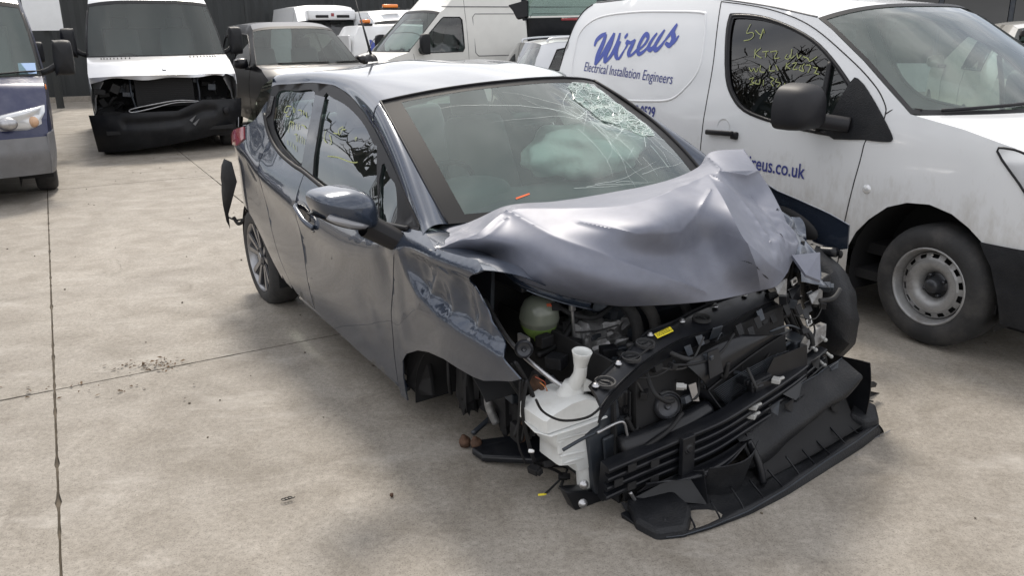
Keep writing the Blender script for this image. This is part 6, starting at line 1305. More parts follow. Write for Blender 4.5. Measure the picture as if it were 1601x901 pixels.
# grime line over the front arch and along the sill
# ---- generic high van
def hi_van(root, paint, L=(-1.0, 2.93), zr=2.10, zh=1.98, zb=1.34, xb=2.95, xh=2.28, nose=.85, tab=None, wx=2.93, win=True, front=True, lower=None, rwin=None, glassm='glass', ws=(1, -1), side_glass='darkglass', bow=.12):
    tab = tab or [(.2, .93), (.5, .97), (1.0, .975), (1.3, .95), (1.7, .90), (2.0, .84), (2.3, .78), (2.6, .72)]
    half = mkhalf(tab, wx+.35, .22, -.8, .05)
    n = wx+nose
    prof = [(L[0], .35, 0, 0), (L[0]-.03, 1.0, -.02, 0), (L[0]+.02, zr-.35, -.02, 0), (L[0]+.06, zr-.08, -.02, .03), (L[0]+.18, zr, 0, .05), (.4, zr+.01, 0, .06), (xh-.55, zr-.005, 0, .06), (xh-.12, zh+.07, .08, .06), (xh, zh, bow, .05),
            (xh+(xb-xh)*.35, zh+(zb-zh)*.35, bow*1.2, .03), (xb-.04, zb+.03, bow*1.6, .0), (xb, zb-.02, bow*1.6, .0), (xb+.3, zb-.10, bow*1.5, .02), (n-.22, zb-.28, bow*1.4, .02), (n-.10, zb-.42, bow*1.4, .0), (n-.04, zb-.60, bow*1.4, 0), (n, .66, bow*1.4, 0), (n+.03, .50, bow*1.4, 0), (n-.03, .28, bow*1.4, 0)]
    bottom = arch_pts(wx, .40, .30)+[(wx-.9, .32), (.55, .32)]+arch_pts(0, .40, .32)
    wins = []
    if win: wins = [('cab_window', [(xh-.40, zb-.03), (xh-.44, zb+.03), (xh-.44, zh-.14), (xh-.40, zh-.09), (xh-.06, zh-.09), (xh-.01, zh-.12), (xh+.34, zb+.24), (xb-.19, zb+.02), (xb-.21, zb-.04)], side_glass)]
    if rwin: wins += rwin
    segs = [('rear_door', 0, 4, paint), ('roof', 4, 8, paint), ('windscreen', 8, 11, None)]
    if front: segs += [('bonnet', 11, 14, paint), ('grille', 14, 16, lower or paint), ('front_bumper', 16, 18, 'greybumper')]
    else: segs += [('bonnet', 11, 13, paint)]
    if not front:
        prof2 = prof[:15]+[(n-.35, zb-.62, 0, 0), (n-.45, .74, 0, 0), (n-.50, .5, 0, 0), (n-.55, .28, 0, 0)]; prof_ = prof2
    else: prof_ = prof
    o_ = vehicle(root, half, prof_, segs, bottom, windows=wins, side_mat=M[paint], step=.10, glassm=glassm, seams=[('door_seam', [(xh-.52, zr-.12), (xh-.52, 1.2), (xh-.50, .35)]), ('door_seam', [(xb-.08, zb-.05), (xb-.14, .9), (wx-.42, .62)])])
    arch_liner(root, wx, .40, .93); arch_liner(root, 0, .40, .93)
    for s in (1, -1): steel_wheel(root, wx, -s*.93, .34, s, style='plain'); steel_wheel(root, 0, -s*.93, .34, s, style='plain')
    mb = MB(); mb.box((wx/2-.1, 0, .33), (wx+1.4, 1.7, .05)); mb.build('floor_pan', M['dark'], root, smooth=False)
    cabin_fit(root, xh-.75, xb-.25, .78, .75, zb-.08, -1)
    o_['half'] = half
    return o_
# navy van at the far left
tv = empty('panel_van', place(2.93, .93, -5.03, 9.20, R(-62)), label='dark navy van with pale grey bumper at the far left', cat='van')
o = hi_van(tv, 'navy', zr=2.14, zh=1.96, zb=1.24, xb=3.05, xh=2.42, nose=.80, glassm='screen')
hf = o['half']
for s in (1, -1):
    lp = [(3.30, s, 1.02), (3.50, s, 1.0)]
    Y = lambda x, z: s*hf(x, z)
    base = [Vector((3.72, s*.44, .86)), Vector((3.74, s*.42, .98)), Vector((3.68, s*.62, 1.03)), Vector((3.52, s*.86, 1.07)), Vector((3.40, s*.93, 1.09)), Vector((3.44, s*.935, .98)), Vector((3.50, s*.91, .86)), Vector((3.62, s*.72, .83))]
    base = [p+Vector((.05, s*.015, -.13)) for p in base]
    mb = MB(); mb.inflate(base, (.10, s*.035, .01), ((1.03, -.8), (1, 0), (.95, .4), (.8, .75), (.5, .95), (.2, 1.))); hl = mb.build('headlamp', M['clear'], tv)
    mb = MB(); mb.ball((3.82, s*.60, .80), (.05, .09, .065), 14, 10); mb.build('lamp_bowl', M['metal'], hl); mb = MB(); mb.ball((3.70, s*.82, .80), (.05, .05, .055), 12, 8); mb.build('indicator', pmat('pale amber plastic', (.55, .35, .22), .2), hl)
    van_mirror(tv, 2.95, s*.93, 1.22, s, .36, .20, .16)
    mb = MB(); mb.box((3.30, s*(hf(3.3, .84)+.004), 1.12), (.10, .012, .05)); mb.build('side_repeater', M['orange'], tv, bevel=.004)
    # bumper wraps round the corner
    bp_ = [(3.18, .64), (3.30, .68), (3.74, .68), (3.76, .5), (3.70, .28), (3.40, .27), (3.34, .40), (3.28, .55)]
    panel('bumper_corner', bp_, lambda x, z: Vector((x, s*(hf(x, z)+.012), z)), M['greybumper'], tv, step=.08, thick=.012, flip=s < 0)
    mb = MB(); mb.tube([(3.70, s*.30, .50), (3.76, s*.45, .50), (3.72, s*.62, .48), (3.70, s*.62, .42), (3.74, s*.45, .42), (3.72, s*.30, .42)], .010, 6, closed=True); mb.build('fog_lamp_recess', M['satin'], tv)
mb = MB(); mb.box(o['pt'](10.2, .84)+Vector((-.03, 0, .04)), (.005, .16, .13), Matrix.Rotation(-.6, 3, 'Y')); mb.build('windscreen_sticker', pmat('pale blue sticker', (.45, .60, .85), .5), tv, smooth=False)
for y in (-.45, .35):
    mb = MB(); mb.tube([o['pt'](10.9, .5+y/1.8)+Vector((0, 0, .03)), o['pt'](10.6, .62+y/1.8)+Vector((0, 0, .03)), o['pt'](10.6, .80+y/1.8)+Vector((0, 0, .03))], .010, 6); mb.build('wiper', M['satin'], tv)
mb = MB(); mb.prism([(3.9, -.3, .5), (3.9, -.3, .39), (3.9, .3, .39), (3.9, .3, .5)], (.02, 0, 0)); mb.build('number_plate', M['labelwhite'], tv, smooth=False)
# grey green van behind it
gv = empty('panel_van', place(2.9, 0, -9.05, 14.2, R(-60)), label='grey green van half hidden behind the navy van', cat='van')
o = hi_van(gv, 'greenvan', zr=2.10, zh=1.98, zb=1.30, glassm='darkglass')
for s in (1, -1): van_mirror(gv, 2.95, s*.93, 1.22, s, .34, .18, .16)
# ---- silver van with its front end open
sv = empty('panel_van', place(4.0, 0, -4.80, 12.0, R(-64)), label='silver van with bonnet edge crumpled and black bumper hanging off', cat='van')
o = hi_van(sv, 'silver', zr=2.62, zh=2.08, zb=1.36, xb=3.22, xh=2.62, nose=.72, wx=3.35, front=False, glassm='screenfar', bow=.16)
hf = o['half']
for s in (1, -1):
    van_mirror(sv, 3.0, s*.95, 1.34, s, .40, .20, .10)
    mb = MB(); mb.box((3.02, s*.955, 1.10), (.09, .012, .07)); mb.build('side_repeater', M['orange'], sv, bevel=.004)
P_ = o['pt']
def bedge(v):  # crumpled front edge of the bonnet
    q = P_(13, v); return q+Vector((.10*noise.noise(Vector((v*5, 0, 1))), 0, -.04+.06*noise.noise(Vector((v*6, 2, 0)))-.05*abs(2*v-1)**3+(.05 if .8 < v < .95 else 0)))
mb = MB(); mb.grid(6, 40, lambda u, v: P_(13, v).lerp(bedge(v), u)+Vector((0, 0, .02*math.sin(3*u)*noise.noise(Vector((v*9, 4, 0)))))); mb.build('bonnet_edge', M['silver'], sv, thick=.006, sharp=40)
for (a, b) in ((.20, .36), (.64, .80)):
    for k in range(9):
        v = a+(b-a)*k/8; mb = MB(); mb.prism([P_(11.25, v)+Vector((0, -.007, .004)), P_(11.25, v)+Vector((0, .006, .004)), P_(11.45, v)+Vector((0, .006, .004)), P_(11.45, v)+Vector((0, -.007, .004))], (0, 0, .006)); mb.build('bonnet_vent_slot', M['dark'], sv, smooth=False)
mb = MB(); mb.lathe([(0, .006), (.03, .006), (.035, 0)], P_(12.6, .5)+Vector((0, 0, .0)), (.3, 0, 1), 16); mb.build('bonnet_badge', M['silver'], sv)
mb = MB(); mb.add([(3.35, -.90, .25), (3.35, .90, .25), (3.30, .90, 1.22), (3.30, -.90, 1.22)], [(0, 1, 2, 3)]); mb.build('bulkhead', M['dark'], sv, thick=.01)
mb = MB(); mb.box((3.80, -.02, .86), (.06, .78, .42)); rd = mb.build('radiator', M['ink'], sv, smooth=False, bevel=.01)
for k in range(14): mb = MB(); mb.box((3.834, -.02, .68+.027*k), (.006, .72, .004)); mb.build('radiator_fin', M['plastic'], rd, smooth=False)
mb = MB(); mb.tube([(3.78, -.45, 1.10), (3.84, -.46, .85), (3.82, -.42, .62)], .014, 6); mb.tube([(3.78, .42, 1.10), (3.84, .44, .85), (3.82, .42, .62)], .014, 6); mb.build('radiator_frame', M['bracket'], sv, kind='stuff')
mb = MB(); mb.tube([(3.93, -.50, .64), (3.98, -.2, .70), (3.98, .15, .74), (3.95, .45, .70), (3.97, .1, .71), (3.97, -.25, .64), (3.94, -.48, .60)], .009, 6, closed=True); mb.build('bent_pipe', M['metal'], sv)
mb = MB(); mb.box((3.72, 0, 1.10), (.10, 1.5, .07)); mb.build('front_panel', M['ink'], sv, smooth=False, bevel=.01)
random.seed(17)
for k in range(34):
    y = random.choice([-1, 1])*random.uniform(.40, .86); c = Vector((random.uniform(3.45, 3.80), y, random.uniform(.55, 1.05))); e = c+Vector((random.uniform(-.1, .1), random.uniform(-.16, .16), random.uniform(-.2, .1)))
    if k % 2: mb = MB(); mb.tube([c, (c+e)/2+Vector((.05, 0, .03)), e], random.choice([.008, .014, .022]), 6); mb.build('hose', M[random.choice(['ink', 'rubber', 'plastic'])], sv)
    else: mb = MB(); mb.box(c, (random.uniform(.05, .14), random.uniform(.05, .16), random.uniform(.04, .14)), Matrix.Rotation(random.uniform(-.5, .5), 3, 'X')); mb.build('engine_bay_bracket', M[random.choice(['plastic2', 'ink', 'plastic', 'bracket'])], sv, smooth=False, bevel=.006)
for s in (1, -1):   # wings end in torn points at the lamp openings
    mb = MB(); mb.prism([(3.46, s*.94, 1.18), (3.86, s*.80, 1.02), (3.62, s*.92, .80), (3.50, s*.95, .55)], (0, -s*.012, 0)); mb.build('torn_wing_edge', M['silver'], sv, smooth=False)
    mb = MB(); mb.box((3.55, s*.70, .45), (.30, .32, .30)); mb.build('wing_liner', M['dark'], sv, smooth=False)
def vb(u, v):
    """hanging bumper skin: u down, v across from the van's right (image left) to its left"""
    y = -1.04+2.08*v; s = 2*v-1
    x = 4.02-.34*abs(s)**3.2+.05*math.sin(math.pi*u); top = .60+.17*(v > .55)*min(1, (v-.55)*6)*(1-.3*v)-.03*(v < .2); bot = .045+.25*v**1.6
    z = top+(bot-top)*u; p = Vector((x-.10*u*u, y*(1-.05*u), z))
    p += Vector((.02, 0, .01))*noise.noise(Vector((v*5, u*3, 3)))
    g = math.exp(-((u-.30)/.12)**2)*(abs(s) < .62); p.x -= .05*g
    p.x -= .05*math.exp(-((v-.62)/.05)**2-((u-.45)/.2)**2)
    return p
mb = MB(); mb.grid(24, 60, vb); hbp = mb.build('hanging_bumper', M['plastic'], sv, thick=.008, label='black bumper skin hanging loose and torn')
for (v, u) in ((.62, .4), (.64, .52)):
    c = vb(u, v)+Vector((.02, 0, 0)); mb = MB(); mb.add([c, c+Vector((.01, .10, .07)), c+Vector((.01, .03, -.03))], [(0, 1, 2)]); mb.build('torn_edge', M['greybumper'], hbp, smooth=False, thick=.004)
mb = MB(); mb.lathe([(0, .01), (.05, .01), (.06, 0), (.055, -.01)], vb(.35, .88)+Vector((.015, 0, 0)), (1, .5, 0), 20); mb.build('fog_lamp_recess', M['satin'], hbp)
# ---- black people carrier
bm = empty('people_carrier', place(2.65, 0, -3.22, 13.9, R(-62)), label='black people carrier behind the wreck with clear windscreen', cat='car')
def car(root, paint, zr=1.80, zh=1.70, zb=1.17, xb=2.65, xh=1.80, xr=-.85, L0=-.95, wx=2.85, nose=.80, zn=.98, w=.90, wins=(), glassm='screenfar', wheel=.32, extra=(), cab=True, rear_z=1.05):
    tab = [(.2, w-.06), (.4, w-.01), (.8, w), (zb-.12, w-.03), (zb+.05, w-.08), (zh, w-.24), (zr, w-.30)]
    half = mkhalf(tab, wx+.2, .25, -.45, .35)
    n = wx+nose
    prof = [(L0+.1, .35, -.06, 0), (L0, .6, -.10, 0), (L0+.02, rear_z, -.10, 0), (xr-.02, zr-.25, -.05, .02), (xr+.10, zr-.05, -.03, .03), (xr+.35, zr-.01, 0, .03), (.6, zr, 0, .04), (xh-.35, zr-.02, .02, .045), (xh, zh, .06, .05), (xh+(xb-xh)*.5, zh+(zb-zh)*.52, .08, .04), (xb-.03, zb+.015, .10, .0), (xb, zb-.01, .1, .0), (xb+.45, zb-.06, .12, .03), (n-.25, zn, .15, .04), (n-.10, zn-.14, .16, .02), (n-.03, .62, .16, 0), (n, .45, .16, 0), (n-.06, .25, .14, 0)]
    bottom = arch_pts(wx, .36, .28)+[(wx-.8, .26), (.5, .26)]+arch_pts(0, .36, .28)
    o_ = vehicle(root, half, prof, [('rear_bumper', 0, 2, paint), ('rear_window', 2, 4, M['sidescreen']), ('roof', 4, 8, paint), ('windscreen', 8, 11, None), ('bonnet', 11, 14, paint), ('front_bumper', 14, 17, paint)], bottom, windows=wins, side_mat=M[paint], step=.14, glassm=glassm, frit=.045,
                 seams=[('door_seam', [(xh-.95, zb+.02), (xh-.95, .6), (xh-.85, .3)]), ('door_seam', [(xb-.35, zb-.05), (xb-.42, .7), (xb-.45, .3)])])
    arch_liner(root, wx, .36, w-.04); arch_liner(root, 0, .36, w-.04)
    for s in (1, -1): steel_wheel(root, wx, -s*(w-.03), wheel, s, style='alloy'); steel_wheel(root, 0, -s*(w-.03), wheel, s, style='alloy')
    mb = MB(); mb.box((wx/2, 0, .3), (wx+1.0, 2*w-.25, .05)); mb.build('floor_pan', M['dark'], root, smooth=False)
    if cab: cabin_fit(root, xh-.75, xb-.35, w-.16, .40, zb-.10, -1, bulk=False)
    for s in (1, -1):
        L = [Vector((xb-.35, s*(w-.02+a), zb-.06+b)) for a, b in ((.02, .0), (.02, .13), (.08, .16), (.20, .14), (.23, .07), (.20, .0))]
        mb = MB(); mb.inflate(spline(L, 3, True), (.11, 0, 0), ((1, -.5), (1, 0), (.95, .4), (.75, .8), (.3, 1))); mm = mb.build('mirror', M[paint], root); mb = MB(); mb.box((xb-.33, s*(w-.02), zb-.06), (.09, .14, .05)); mb.build('mirror_arm', M['satin'], mm)
        mb = MB(); mb.inflate([Vector((n-.22, s*(w-.30), zn-.08)), Vector((n-.50, s*(w-.09), zn-.02)), Vector((n-.55, s*(w-.07), zn-.12)), Vector((n-.18, s*(w-.32), zn-.22))], (.06, s*.04, .02)); mb.build('headlamp', M['clear'], root)
        mb = MB(); mb.inflate([Vector((L0+.16, s*(w-.20), 1.02)), Vector((L0+.34, s*(w-.09), 1.02)), Vector((L0+.36, s*(w-.06), .80)), Vector((L0+.14, s*(w-.18), .80))], (-.03, s*.02, 0)); mb.build('tail_lamp', M['red'], root)
    o_['half'] = half
    return o_
wA = [(-.55, 1.16), (-.50, 1.58), (-.30, 1.63), (.68, 1.65), (.70, 1.14)]; wB = [(.80, 1.14), (.78, 1.65), (1.50, 1.62), (1.86, 1.46), (2.15, 1.25), (2.18, 1.13)]
o = car(bm, 'blackpaint', wins=[('rear_side_window', wA, 'darkglass'), ('front_side_window', wB, 'sidescreen')])
for y in (.30, -.35):
    mb = MB(); mb.tube([o['pt'](10.9, .5+y/1.7)+Vector((0, 0, .02)), o['pt'](10.7, .5+(y+.3)/1.7)+Vector((0, 0, .02)), o['pt'](10.75, .5+(y+.55)/1.7)+Vector((0, 0, .02))], .010, 6); mb.build('wiper', M['satin'], bm)
# ---- cream high van
cv = empty('panel_van', place(2.75, .86, -1.86, 15.9, R(-150)), label='cream high roof van side on behind the wreck, bare orange-free flanks and grey windscreen glare', cat='van')
cv['label'] = 'cream high roofed van seen from its side behind the wreck'
o = hi_van(cv, 'cream', L=(-1.6, 2.93), zr=2.50, zh=1.98, zb=1.30, xb=2.75, xh=2.05, glassm='screenfar', side_glass='sidescreen')
hf = o['half']
for s in (1, -1):
    van_mirror(cv, 2.5, s*.93, 1.24, s, .36, .16, .10)
    for a, b in ((-1.35, .1), (.22, 1.38)):
        mb = MB(); mb.tube([Vector((x, s*(hf(x, z)+.001), z)) for x, z in [(a+.06, 1.18), (a, 1.24), (a, 1.89), (a+.06, 1.95), (b-.06, 1.95), (b, 1.89), (b, 1.24), (b-.06, 1.18)]], .008, 6, smooth=False, closed=True); mb.build('panel_swage', M['greybumper'], cv)
    mb = MB(); mb.tube([Vector((x, s*(hf(x, 2.08)+.002), 2.08)) for x in (-1.5, -.5, .5, 1.5, 2.0)], .010, 6); mb.build('roof_seam', M['greybumper'], cv)
for v in (.3, .55):
    for k in range(5): q = o['pt'](12.2, v+.04*k); mb = MB(); mb.box(q+Vector((0, 0, .008)), (.10, .04, .01)); mb.build('bonnet_vent_slot', M['ink'], cv, smooth=False)
# ---- small white service vans with beacons
def beacon(root, x, y, z):
    mb = MB(); mb.box((x, y, z+.03), (.20, .50, .05)); b_ = mb.build('beacon_base', M['satin'], root, smooth=False, bevel=.01)
    mb = MB(); mb.box((x, y, z+.10), (.15, .40, .09)); mb.build('beacon_lens', M['orange'], b_, bevel=.03)
sm = empty('service_van', place(-.72, -.80, -3.45, 19.7, R(26)), label='small white van with blue lettering and orange beacon on its roof', cat='van')
half_s = mkhalf([(.2, .80), (.5, .83), (1.0, .83), (1.3, .80), (1.75, .68)], 2.6, .2, -.5, .1)
profs = [(-.80, .35, 0, 0), (-.80, 1.1, -.03, 0), (-.74, 1.55, -.03, .0), (-.60, 1.78, 0, .03), (.5, 1.80, 0, .05), (1.3, 1.76, .05, .05), (1.9, 1.42, .15, .03), (2.4, 1.08, .2, 0), (3.2, .95, .15, .03), (3.4, .7, .1, 0), (3.4, .3, .1, 0)]
os_ = vehicle(sm, half_s, profs, [('rear_door', 0, 3, 'whitefar'), ('roof', 3, 5, 'whitefar'), ('windscreen', 5, 7, None), ('bonnet', 7, 9, 'whitefar'), ('front_bumper', 9, 10, 'greybumper')], arch_pts(2.7, .35, .3)+[(.5, .3)]+arch_pts(0, .35, .3), windows=[('cab_window', [(1.2, 1.10), (1.15, 1.58), (1.45, 1.60), (1.95, 1.12)], 'darkglass')], side_mat=M['whitefar'], step=.2)
for s in (1, -1): steel_wheel(sm, 2.7, -s*.8, .31, s, style='plain'); steel_wheel(sm, 0, -s*.8, .31, s, style='plain')
beacon(sm, -.35, -.35, 1.80)
mb = MB(); mb.tube([Vector((x, -half_s(x, z)-.004, z)) for x, z in smooth2([(-.45, .95), (-.40, 1.35), (-.1, 1.58), (.8, 1.6), (.9, 1.0)], 5)], .010, 6, smooth=False, closed=True); mb.build('panel_swage', M['greybumper'], sm)
text('side_lettering', 'M', lambda u, v: Vector((-.42+u, -half_s(.2, 1.25+v)-.006, 1.24+v)), .36, M['print2'], sm, sx=1.1, bold=.008)
text('side_lettering', 'E', lambda u, v: Vector((.95+u, -half_s(.2, 1.25+v)-.006, 1.24+v)), .36, M['print2'], sm, sx=1.1, bold=.008)
mb = MB(); mb.prism([(-.775, .70, .6), (-.775, .02, .6), (-.78, .02, 1.60), (-.78, .70, 1.60)], (-.05, 0, 0)); mb.build('rear_door', M['whitefar'], sm, smooth=False, bevel=.02)
mb = MB(); mb.prism([(-.80, -.02, .6), (-.80, -.70, .6), (-.80, -.64, 1.60), (-.80, -.02, 1.60)], (-.05, 0, 0)); mb.build('rear_door', M['whitefar'], sm, smooth=False, bevel=.02)
text('rear_lettering', 'SER-U', lambda u, v: Vector((-.862, .55-u, 1.28+v)), .20, M['print2'], sm)
for k, m_ in enumerate(('print2', 'red')): mb = MB(); mb.box((-.86, .28, 1.18-.05*k), (.004, .50, .03)); mb.build('rear_stripe', M[m_], sm, smooth=False)
# refrigerated white van
rv = empty('refrigerated_van', place(3.6, 0, -4.08, 21.9, R(-62)), label='white van with a refrigeration unit above its cab, far back by the black wall', cat='van')
o = hi_van(rv, 'whitefar', zr=2.33, zh=1.95, zb=1.30)
mb = MB(); mb.box((2.35, 0, 2.12), (.42, 1.25, .26)); u_ = mb.build('refrigeration_unit', M['whitefar'], rv, bevel=.05)
for s in (-1, 1): mb = MB(); mb.box((2.565, s*.28, 2.08), (.02, .34, .07)); mb.build('unit_vent', M['dark'], u_, bevel=.01)
mb = MB(); mb.box((2.565, 0, 2.12), (.02, .08, .08)); mb.build('unit_badge', M['red'], u_, bevel=.005)
w2_ = empty('service_van', place(2.0, 0, -2.75, 22.6, R(-60)), label='white van with orange beacon hidden mostly behind the cream van', cat='van')
o = hi_van(w2_, 'whitefar', zr=2.16, zh=1.9, zb=1.30); beacon(w2_, 2.0, -.3, 2.20)
# ---- silver estate with raised tailgate
es = empty('estate_car', place(-.95, -.6, .22, 13.2, R(18)), label='silver estate car with roof rails and its dark tailgate raised', cat='car')
wE1 = [(-.62, 1.03), (-.42, 1.33), (-.12, 1.38), (-.08, 1.02)]; wE2 = [(.0, 1.02), (-.02, 1.38), (.80, 1.40), (.84, 1.0)]; wE3 = [(.92, 1.0), (.90, 1.40), (1.35, 1.36), (1.9, 1.05), (1.88, .99)]
o = car(es, 'silver', zr=1.46, zh=1.38, zb=1.02, xb=2.3, xh=1.45, xr=-.75, L0=-.90, wx=2.65, nose=.85, zn=.78, w=.88, wins=[('rear_quarter_window', wE1, 'glass'), ('rear_side_window', wE2, 'glass'), ('front_side_window', wE3, 'glass')], rear_z=.95)
for s in (1, -1):
    mb = MB(); mb.tube([(-.55, s*.60, 1.44), (-.45, s*.60, 1.50), (.3, s*.61, 1.525), (1.1, s*.60, 1.50), (1.2, s*.59, 1.45)], .018, 8); mb.build('roof_rail', M['silver'], es)
es['label'] = 'silver estate car with roof rails seen past the wreck roof'
dh = empty('hatch_car', place(-.85, 0, .98, 14.8, R(84)), label='dark car with its tailgate raised behind the silver estate', cat='car')
o = car(dh, 'blackpaint', zr=1.42, zh=1.36, zb=.98, xb=2.2, xh=1.4, xr=-.6, w=.84, wx=2.55, zn=.78, rear_z=.9)
tg = mesh('tailgate', [(-.70, -.66, 1.42), (-.70, .66, 1.42), (-.80, .68, 1.84), (-.80, -.68, 1.84)], [(0, 1, 2, 3)], M['plastic2'], dh, smooth=False, thick=.05)
mb = MB(); mb.prism([(-.80, -.66, 1.86), (-.80, .66, 1.86), (-.98, .62, 2.35), (-.98, -.62, 2.35)], (-.006, 0, 0)); mb.build('tailgate_glass', M['sidescreen'], tg, smooth=False)
for y in (-.68, .70): mb = MB(); mb.tube([(-.80, y, 1.80), (-.88, y*1.02, 2.05), (-1.0, y, 2.36)], .045, 6); mb.build('tailgate_frame', M['bracket'], tg)
mb = MB(); mb.box((-.84, -.12, 1.80), (.05, .40, .045)); mb.build('brake_light', M['red'], tg, bevel=.01)
mb = MB(); mb.prism([(-.95, .62, 2.10), (-.95, .94, 2.02), (-.95, .86, 1.92), (-.95, .80, 1.80), (-.95, .62, 1.83)], (-.10, .02, .02)); mb.build('tailgate_corner', M['plastic2'], tg, smooth=False, bevel=.01)
mb = MB(); mb.tube([(-.80, .66, 1.80), (-.66, .55, 1.42)], .014, 6, smooth=False); mb.build('gas_strut', M['ink'], tg)
# ---- beige car beyond the white van on the right
bc = empty('estate_car', place(-.85, 0, 6.2, 9.4, R(72)), label='beige tall estate car beyond the white van at the right edge', cat='car')
M['beige'] = pmat('beige metallic paint', (.42, .40, .36), .3, .3, .7)
o = car(bc, 'beige', zr=1.60, zh=1.5, zb=1.1, xb=2.3, xh=1.45, w=.88, rear_z=1.02, wins=[('rear_side_window', [(-.4, 1.08), (-.3, 1.45), (.7, 1.47), (.75, 1.06)], 'glass')])
mb = MB(); mb.box((-.86, 0, 1.50), (.10, 1.15, .06)); mb.build('rear_spoiler', M['dark'], bc, bevel=.01); mb = MB(); mb.box((-.925, 0, 1.52), (.02, .5, .035)); mb.build('brake_light', M['red'], bc, bevel=.005)
# ------------------------------------------------------------------ black cladding wall, building, trees and rack
bw = empty('cladding_wall', label='tall black corrugated wall closing the yard behind the vans', cat='wall')
W0 = Vector((-12.0, 22.9)); WD = Vector((math.cos(R(24)), math.sin(R(24)))); WN = Vector((-WD.y, WD.x))
M['clad'] = pmat('black painted cladding', (.018, .021, .022), .55, var=.25, vscale=.8, dirt=(.05, .052, .05), dirt_amt=.4, dscale=1.1)
for k in range(-4, 15):
    a = k*2.5; V = []; F = []; n = 20
    for i in range(n+1):
        t = a+2.48*i/n; d = .035 if i % 2 else 0; p = W0+WD*t+WN*d
        V += [(p.x, p.y, .12), (p.x, p.y, 3.9)]
    F = [(2*i, 2*i+2, 2*i+3, 2*i+1) for i in range(n)]
    mesh('cladding_sheet', V, F, M['clad'], bw, smooth=False)
    p = W0+WD*a-WN*.02; mb = MB(); mb.box((p.x, p.y, 2.0), (.07, .07, 3.8), Matrix.Rotation(R(24), 3, 'Z')); mb.build('cladding_post', M['clad'], bw, smooth=False)
mb = MB(); p = W0+WD*12; mb.box((p.x-WN.x*.08, p.y-WN.y*.08, .03), (48, .22, .20), Matrix.Rotation(R(24), 3, 'Z')); mb.build('wall_kerb', M['conc'], bw, smooth=False)
p = W0+WD*1.0-WN*.25
q = Matrix.Rotation(R(24), 3, 'Z')
mb = MB(); mb.box((-10.55, 19.9, 2.75), (.75, .10, 1.9), q); mb.build('white_board', M['whitefar'], smooth=False, label='white board standing high behind the silver van', cat='board')
mb = MB(); mb.box((-10.55, 20.0, .95), (.12, .12, 1.8)); bpost = mb.build('board_post', M['clad'], bpy.data.objects['white_board'], smooth=False)
# office building top right
bd = empty('office_building', label='dark glazed building with pale grey column at top right', cat='building')
M['colgrey'] = pmat('pale grey render', (.42, .43, .43), .7, var=.08)
M['winglass'] = glass('building glass', (.10, .12, .12), refl=1.3)
BQ = Matrix.Rotation(R(-28), 3, 'Z'); B0 = Vector((13.6, 20.5, 0))
def bx(name, c, d, mat, par=bd, **k):
    mb = MB(); c = B0+BQ @ Vector(c); mb.box(c, d, BQ); return mb.build(name, M[mat], par, smooth=False, **k)
bx('wall', (0, 3.2, 2.6), (16, .2, 5.2), 'clad'); bx('roof', (0, 1.6, 5.2), (16.6, 3.6, .25), 'colgrey')
bx('plinth', (0, 0, .35), (16, .25, .7), 'colgrey')
for k in range(-5, 6):
    x = k*1.55
    bx('column' if k in (-3, 2) else 'mullion', (x, -.02, 2.6), (.42, .34, 5.0) if k in (-3, 2) else (.10, .18, 5.0), 'colgrey' if k in (-3, 2) else 'bracket')
    for z0, z1 in ((.7, 1.5), (1.56, 3.2), (3.3, 5.0)): bx('window_pane', (x+.775, 0, (z0+z1)/2), (1.42, .02, z1-z0), 'winglass')
for z in (1.53, 3.25): bx('transom', (0, -.01, z), (16, .12, .07), 'bracket')
for k in range(5): bx('blind', (-5.5+k*2.6, .5, 2.2), (.9, .02, 2.4), 'lining')
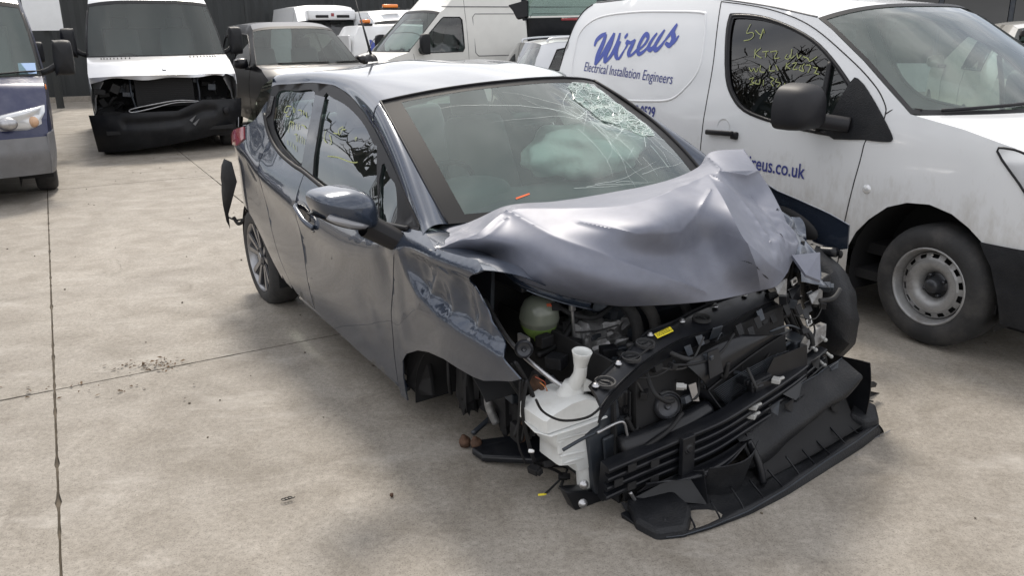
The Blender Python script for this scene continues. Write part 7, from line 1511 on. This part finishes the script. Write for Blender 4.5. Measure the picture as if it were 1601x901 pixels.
# bare trees to the left of the yard (they show in the van and car windows)
M['bark'] = pmat('grey brown bark', (.050, .042, .034), .9, var=.3, vscale=8, bump=.5, bscale=20)
def bare_tree(x, y, h, seed, label):
    rnd = random.Random(seed); root = empty('bare_tree', Matrix.Translation((x, y, 0)), label=label, cat='tree')
    tr = MB(); br = MB()
    def grow(p, d, ln, r, lev):
        pts = [p]; q = p.copy()
        for i in range(4):
            d = (d+Vector((rnd.gauss(0, .12), rnd.gauss(0, .12), .05))).normalized(); q = q+d*ln/4; pts.append(q.copy())
        (tr if lev == 0 else br).tube(pts, (r, r*.6), 7 if lev < 2 else 4, smooth=False, caps=False)
        if lev >= 5: return
        for k in range(4 if lev < 3 else 3):
            a = rnd.uniform(0, 6.28); s = rnd.uniform(.45, .95); e = Vector((math.cos(a)*s, math.sin(a)*s, 0)); b = pts[rnd.choice([2, 3, 4])] if k else pts[4]
            grow(b, (d+e).normalized(), ln*rnd.uniform(.55, .78), r*.55, lev+1)
    grow(Vector((0, 0, -.1)), Vector((0, 0, 1)), h*.34, h*.028, 0)
    tr.build('trunk', M['bark'], root); br.build('crown', M['bark'], root, kind='stuff')
bare_tree(-17, 7.5, 11, 3, 'tall bare tree left of the yard, its twigs mirrored in the white van window')
bare_tree(-19, 12.5, 12, 8, 'bare tree beyond the far left of the yard')
bare_tree(-14.5, 2.5, 10, 5, 'bare spreading tree at the near left of the yard')
rk = empty('storage_rack', frame_mat(-8.6, 5.6, R(-65)), label='tall dark steel storage rack full of pallets left of the yard', cat='rack')
for x in (-2.4, -.8, .8, 2.4):
    for y in (-.5, .5): mb = MB(); mb.box((x, y, 2.1), (.10, .10, 4.2)); mb.build('upright', M['bracket'], rk, smooth=False)
for z in (1.2, 2.4, 3.6):
    for y in (-.5, .5): mb = MB(); mb.box((0, y, z), (4.9, .06, .12)); mb.build('beam', M['bracket'], rk, smooth=False)
    for k in range(9): mb = MB(); mb.box((-2.1+.53*k, 0, z+.09+.05*(k % 3)), (.30, 1.3, .05), Matrix.Rotation(random.uniform(-.3, .3), 3, 'X')); mb.build('plank', M['bark'], rk, smooth=False)
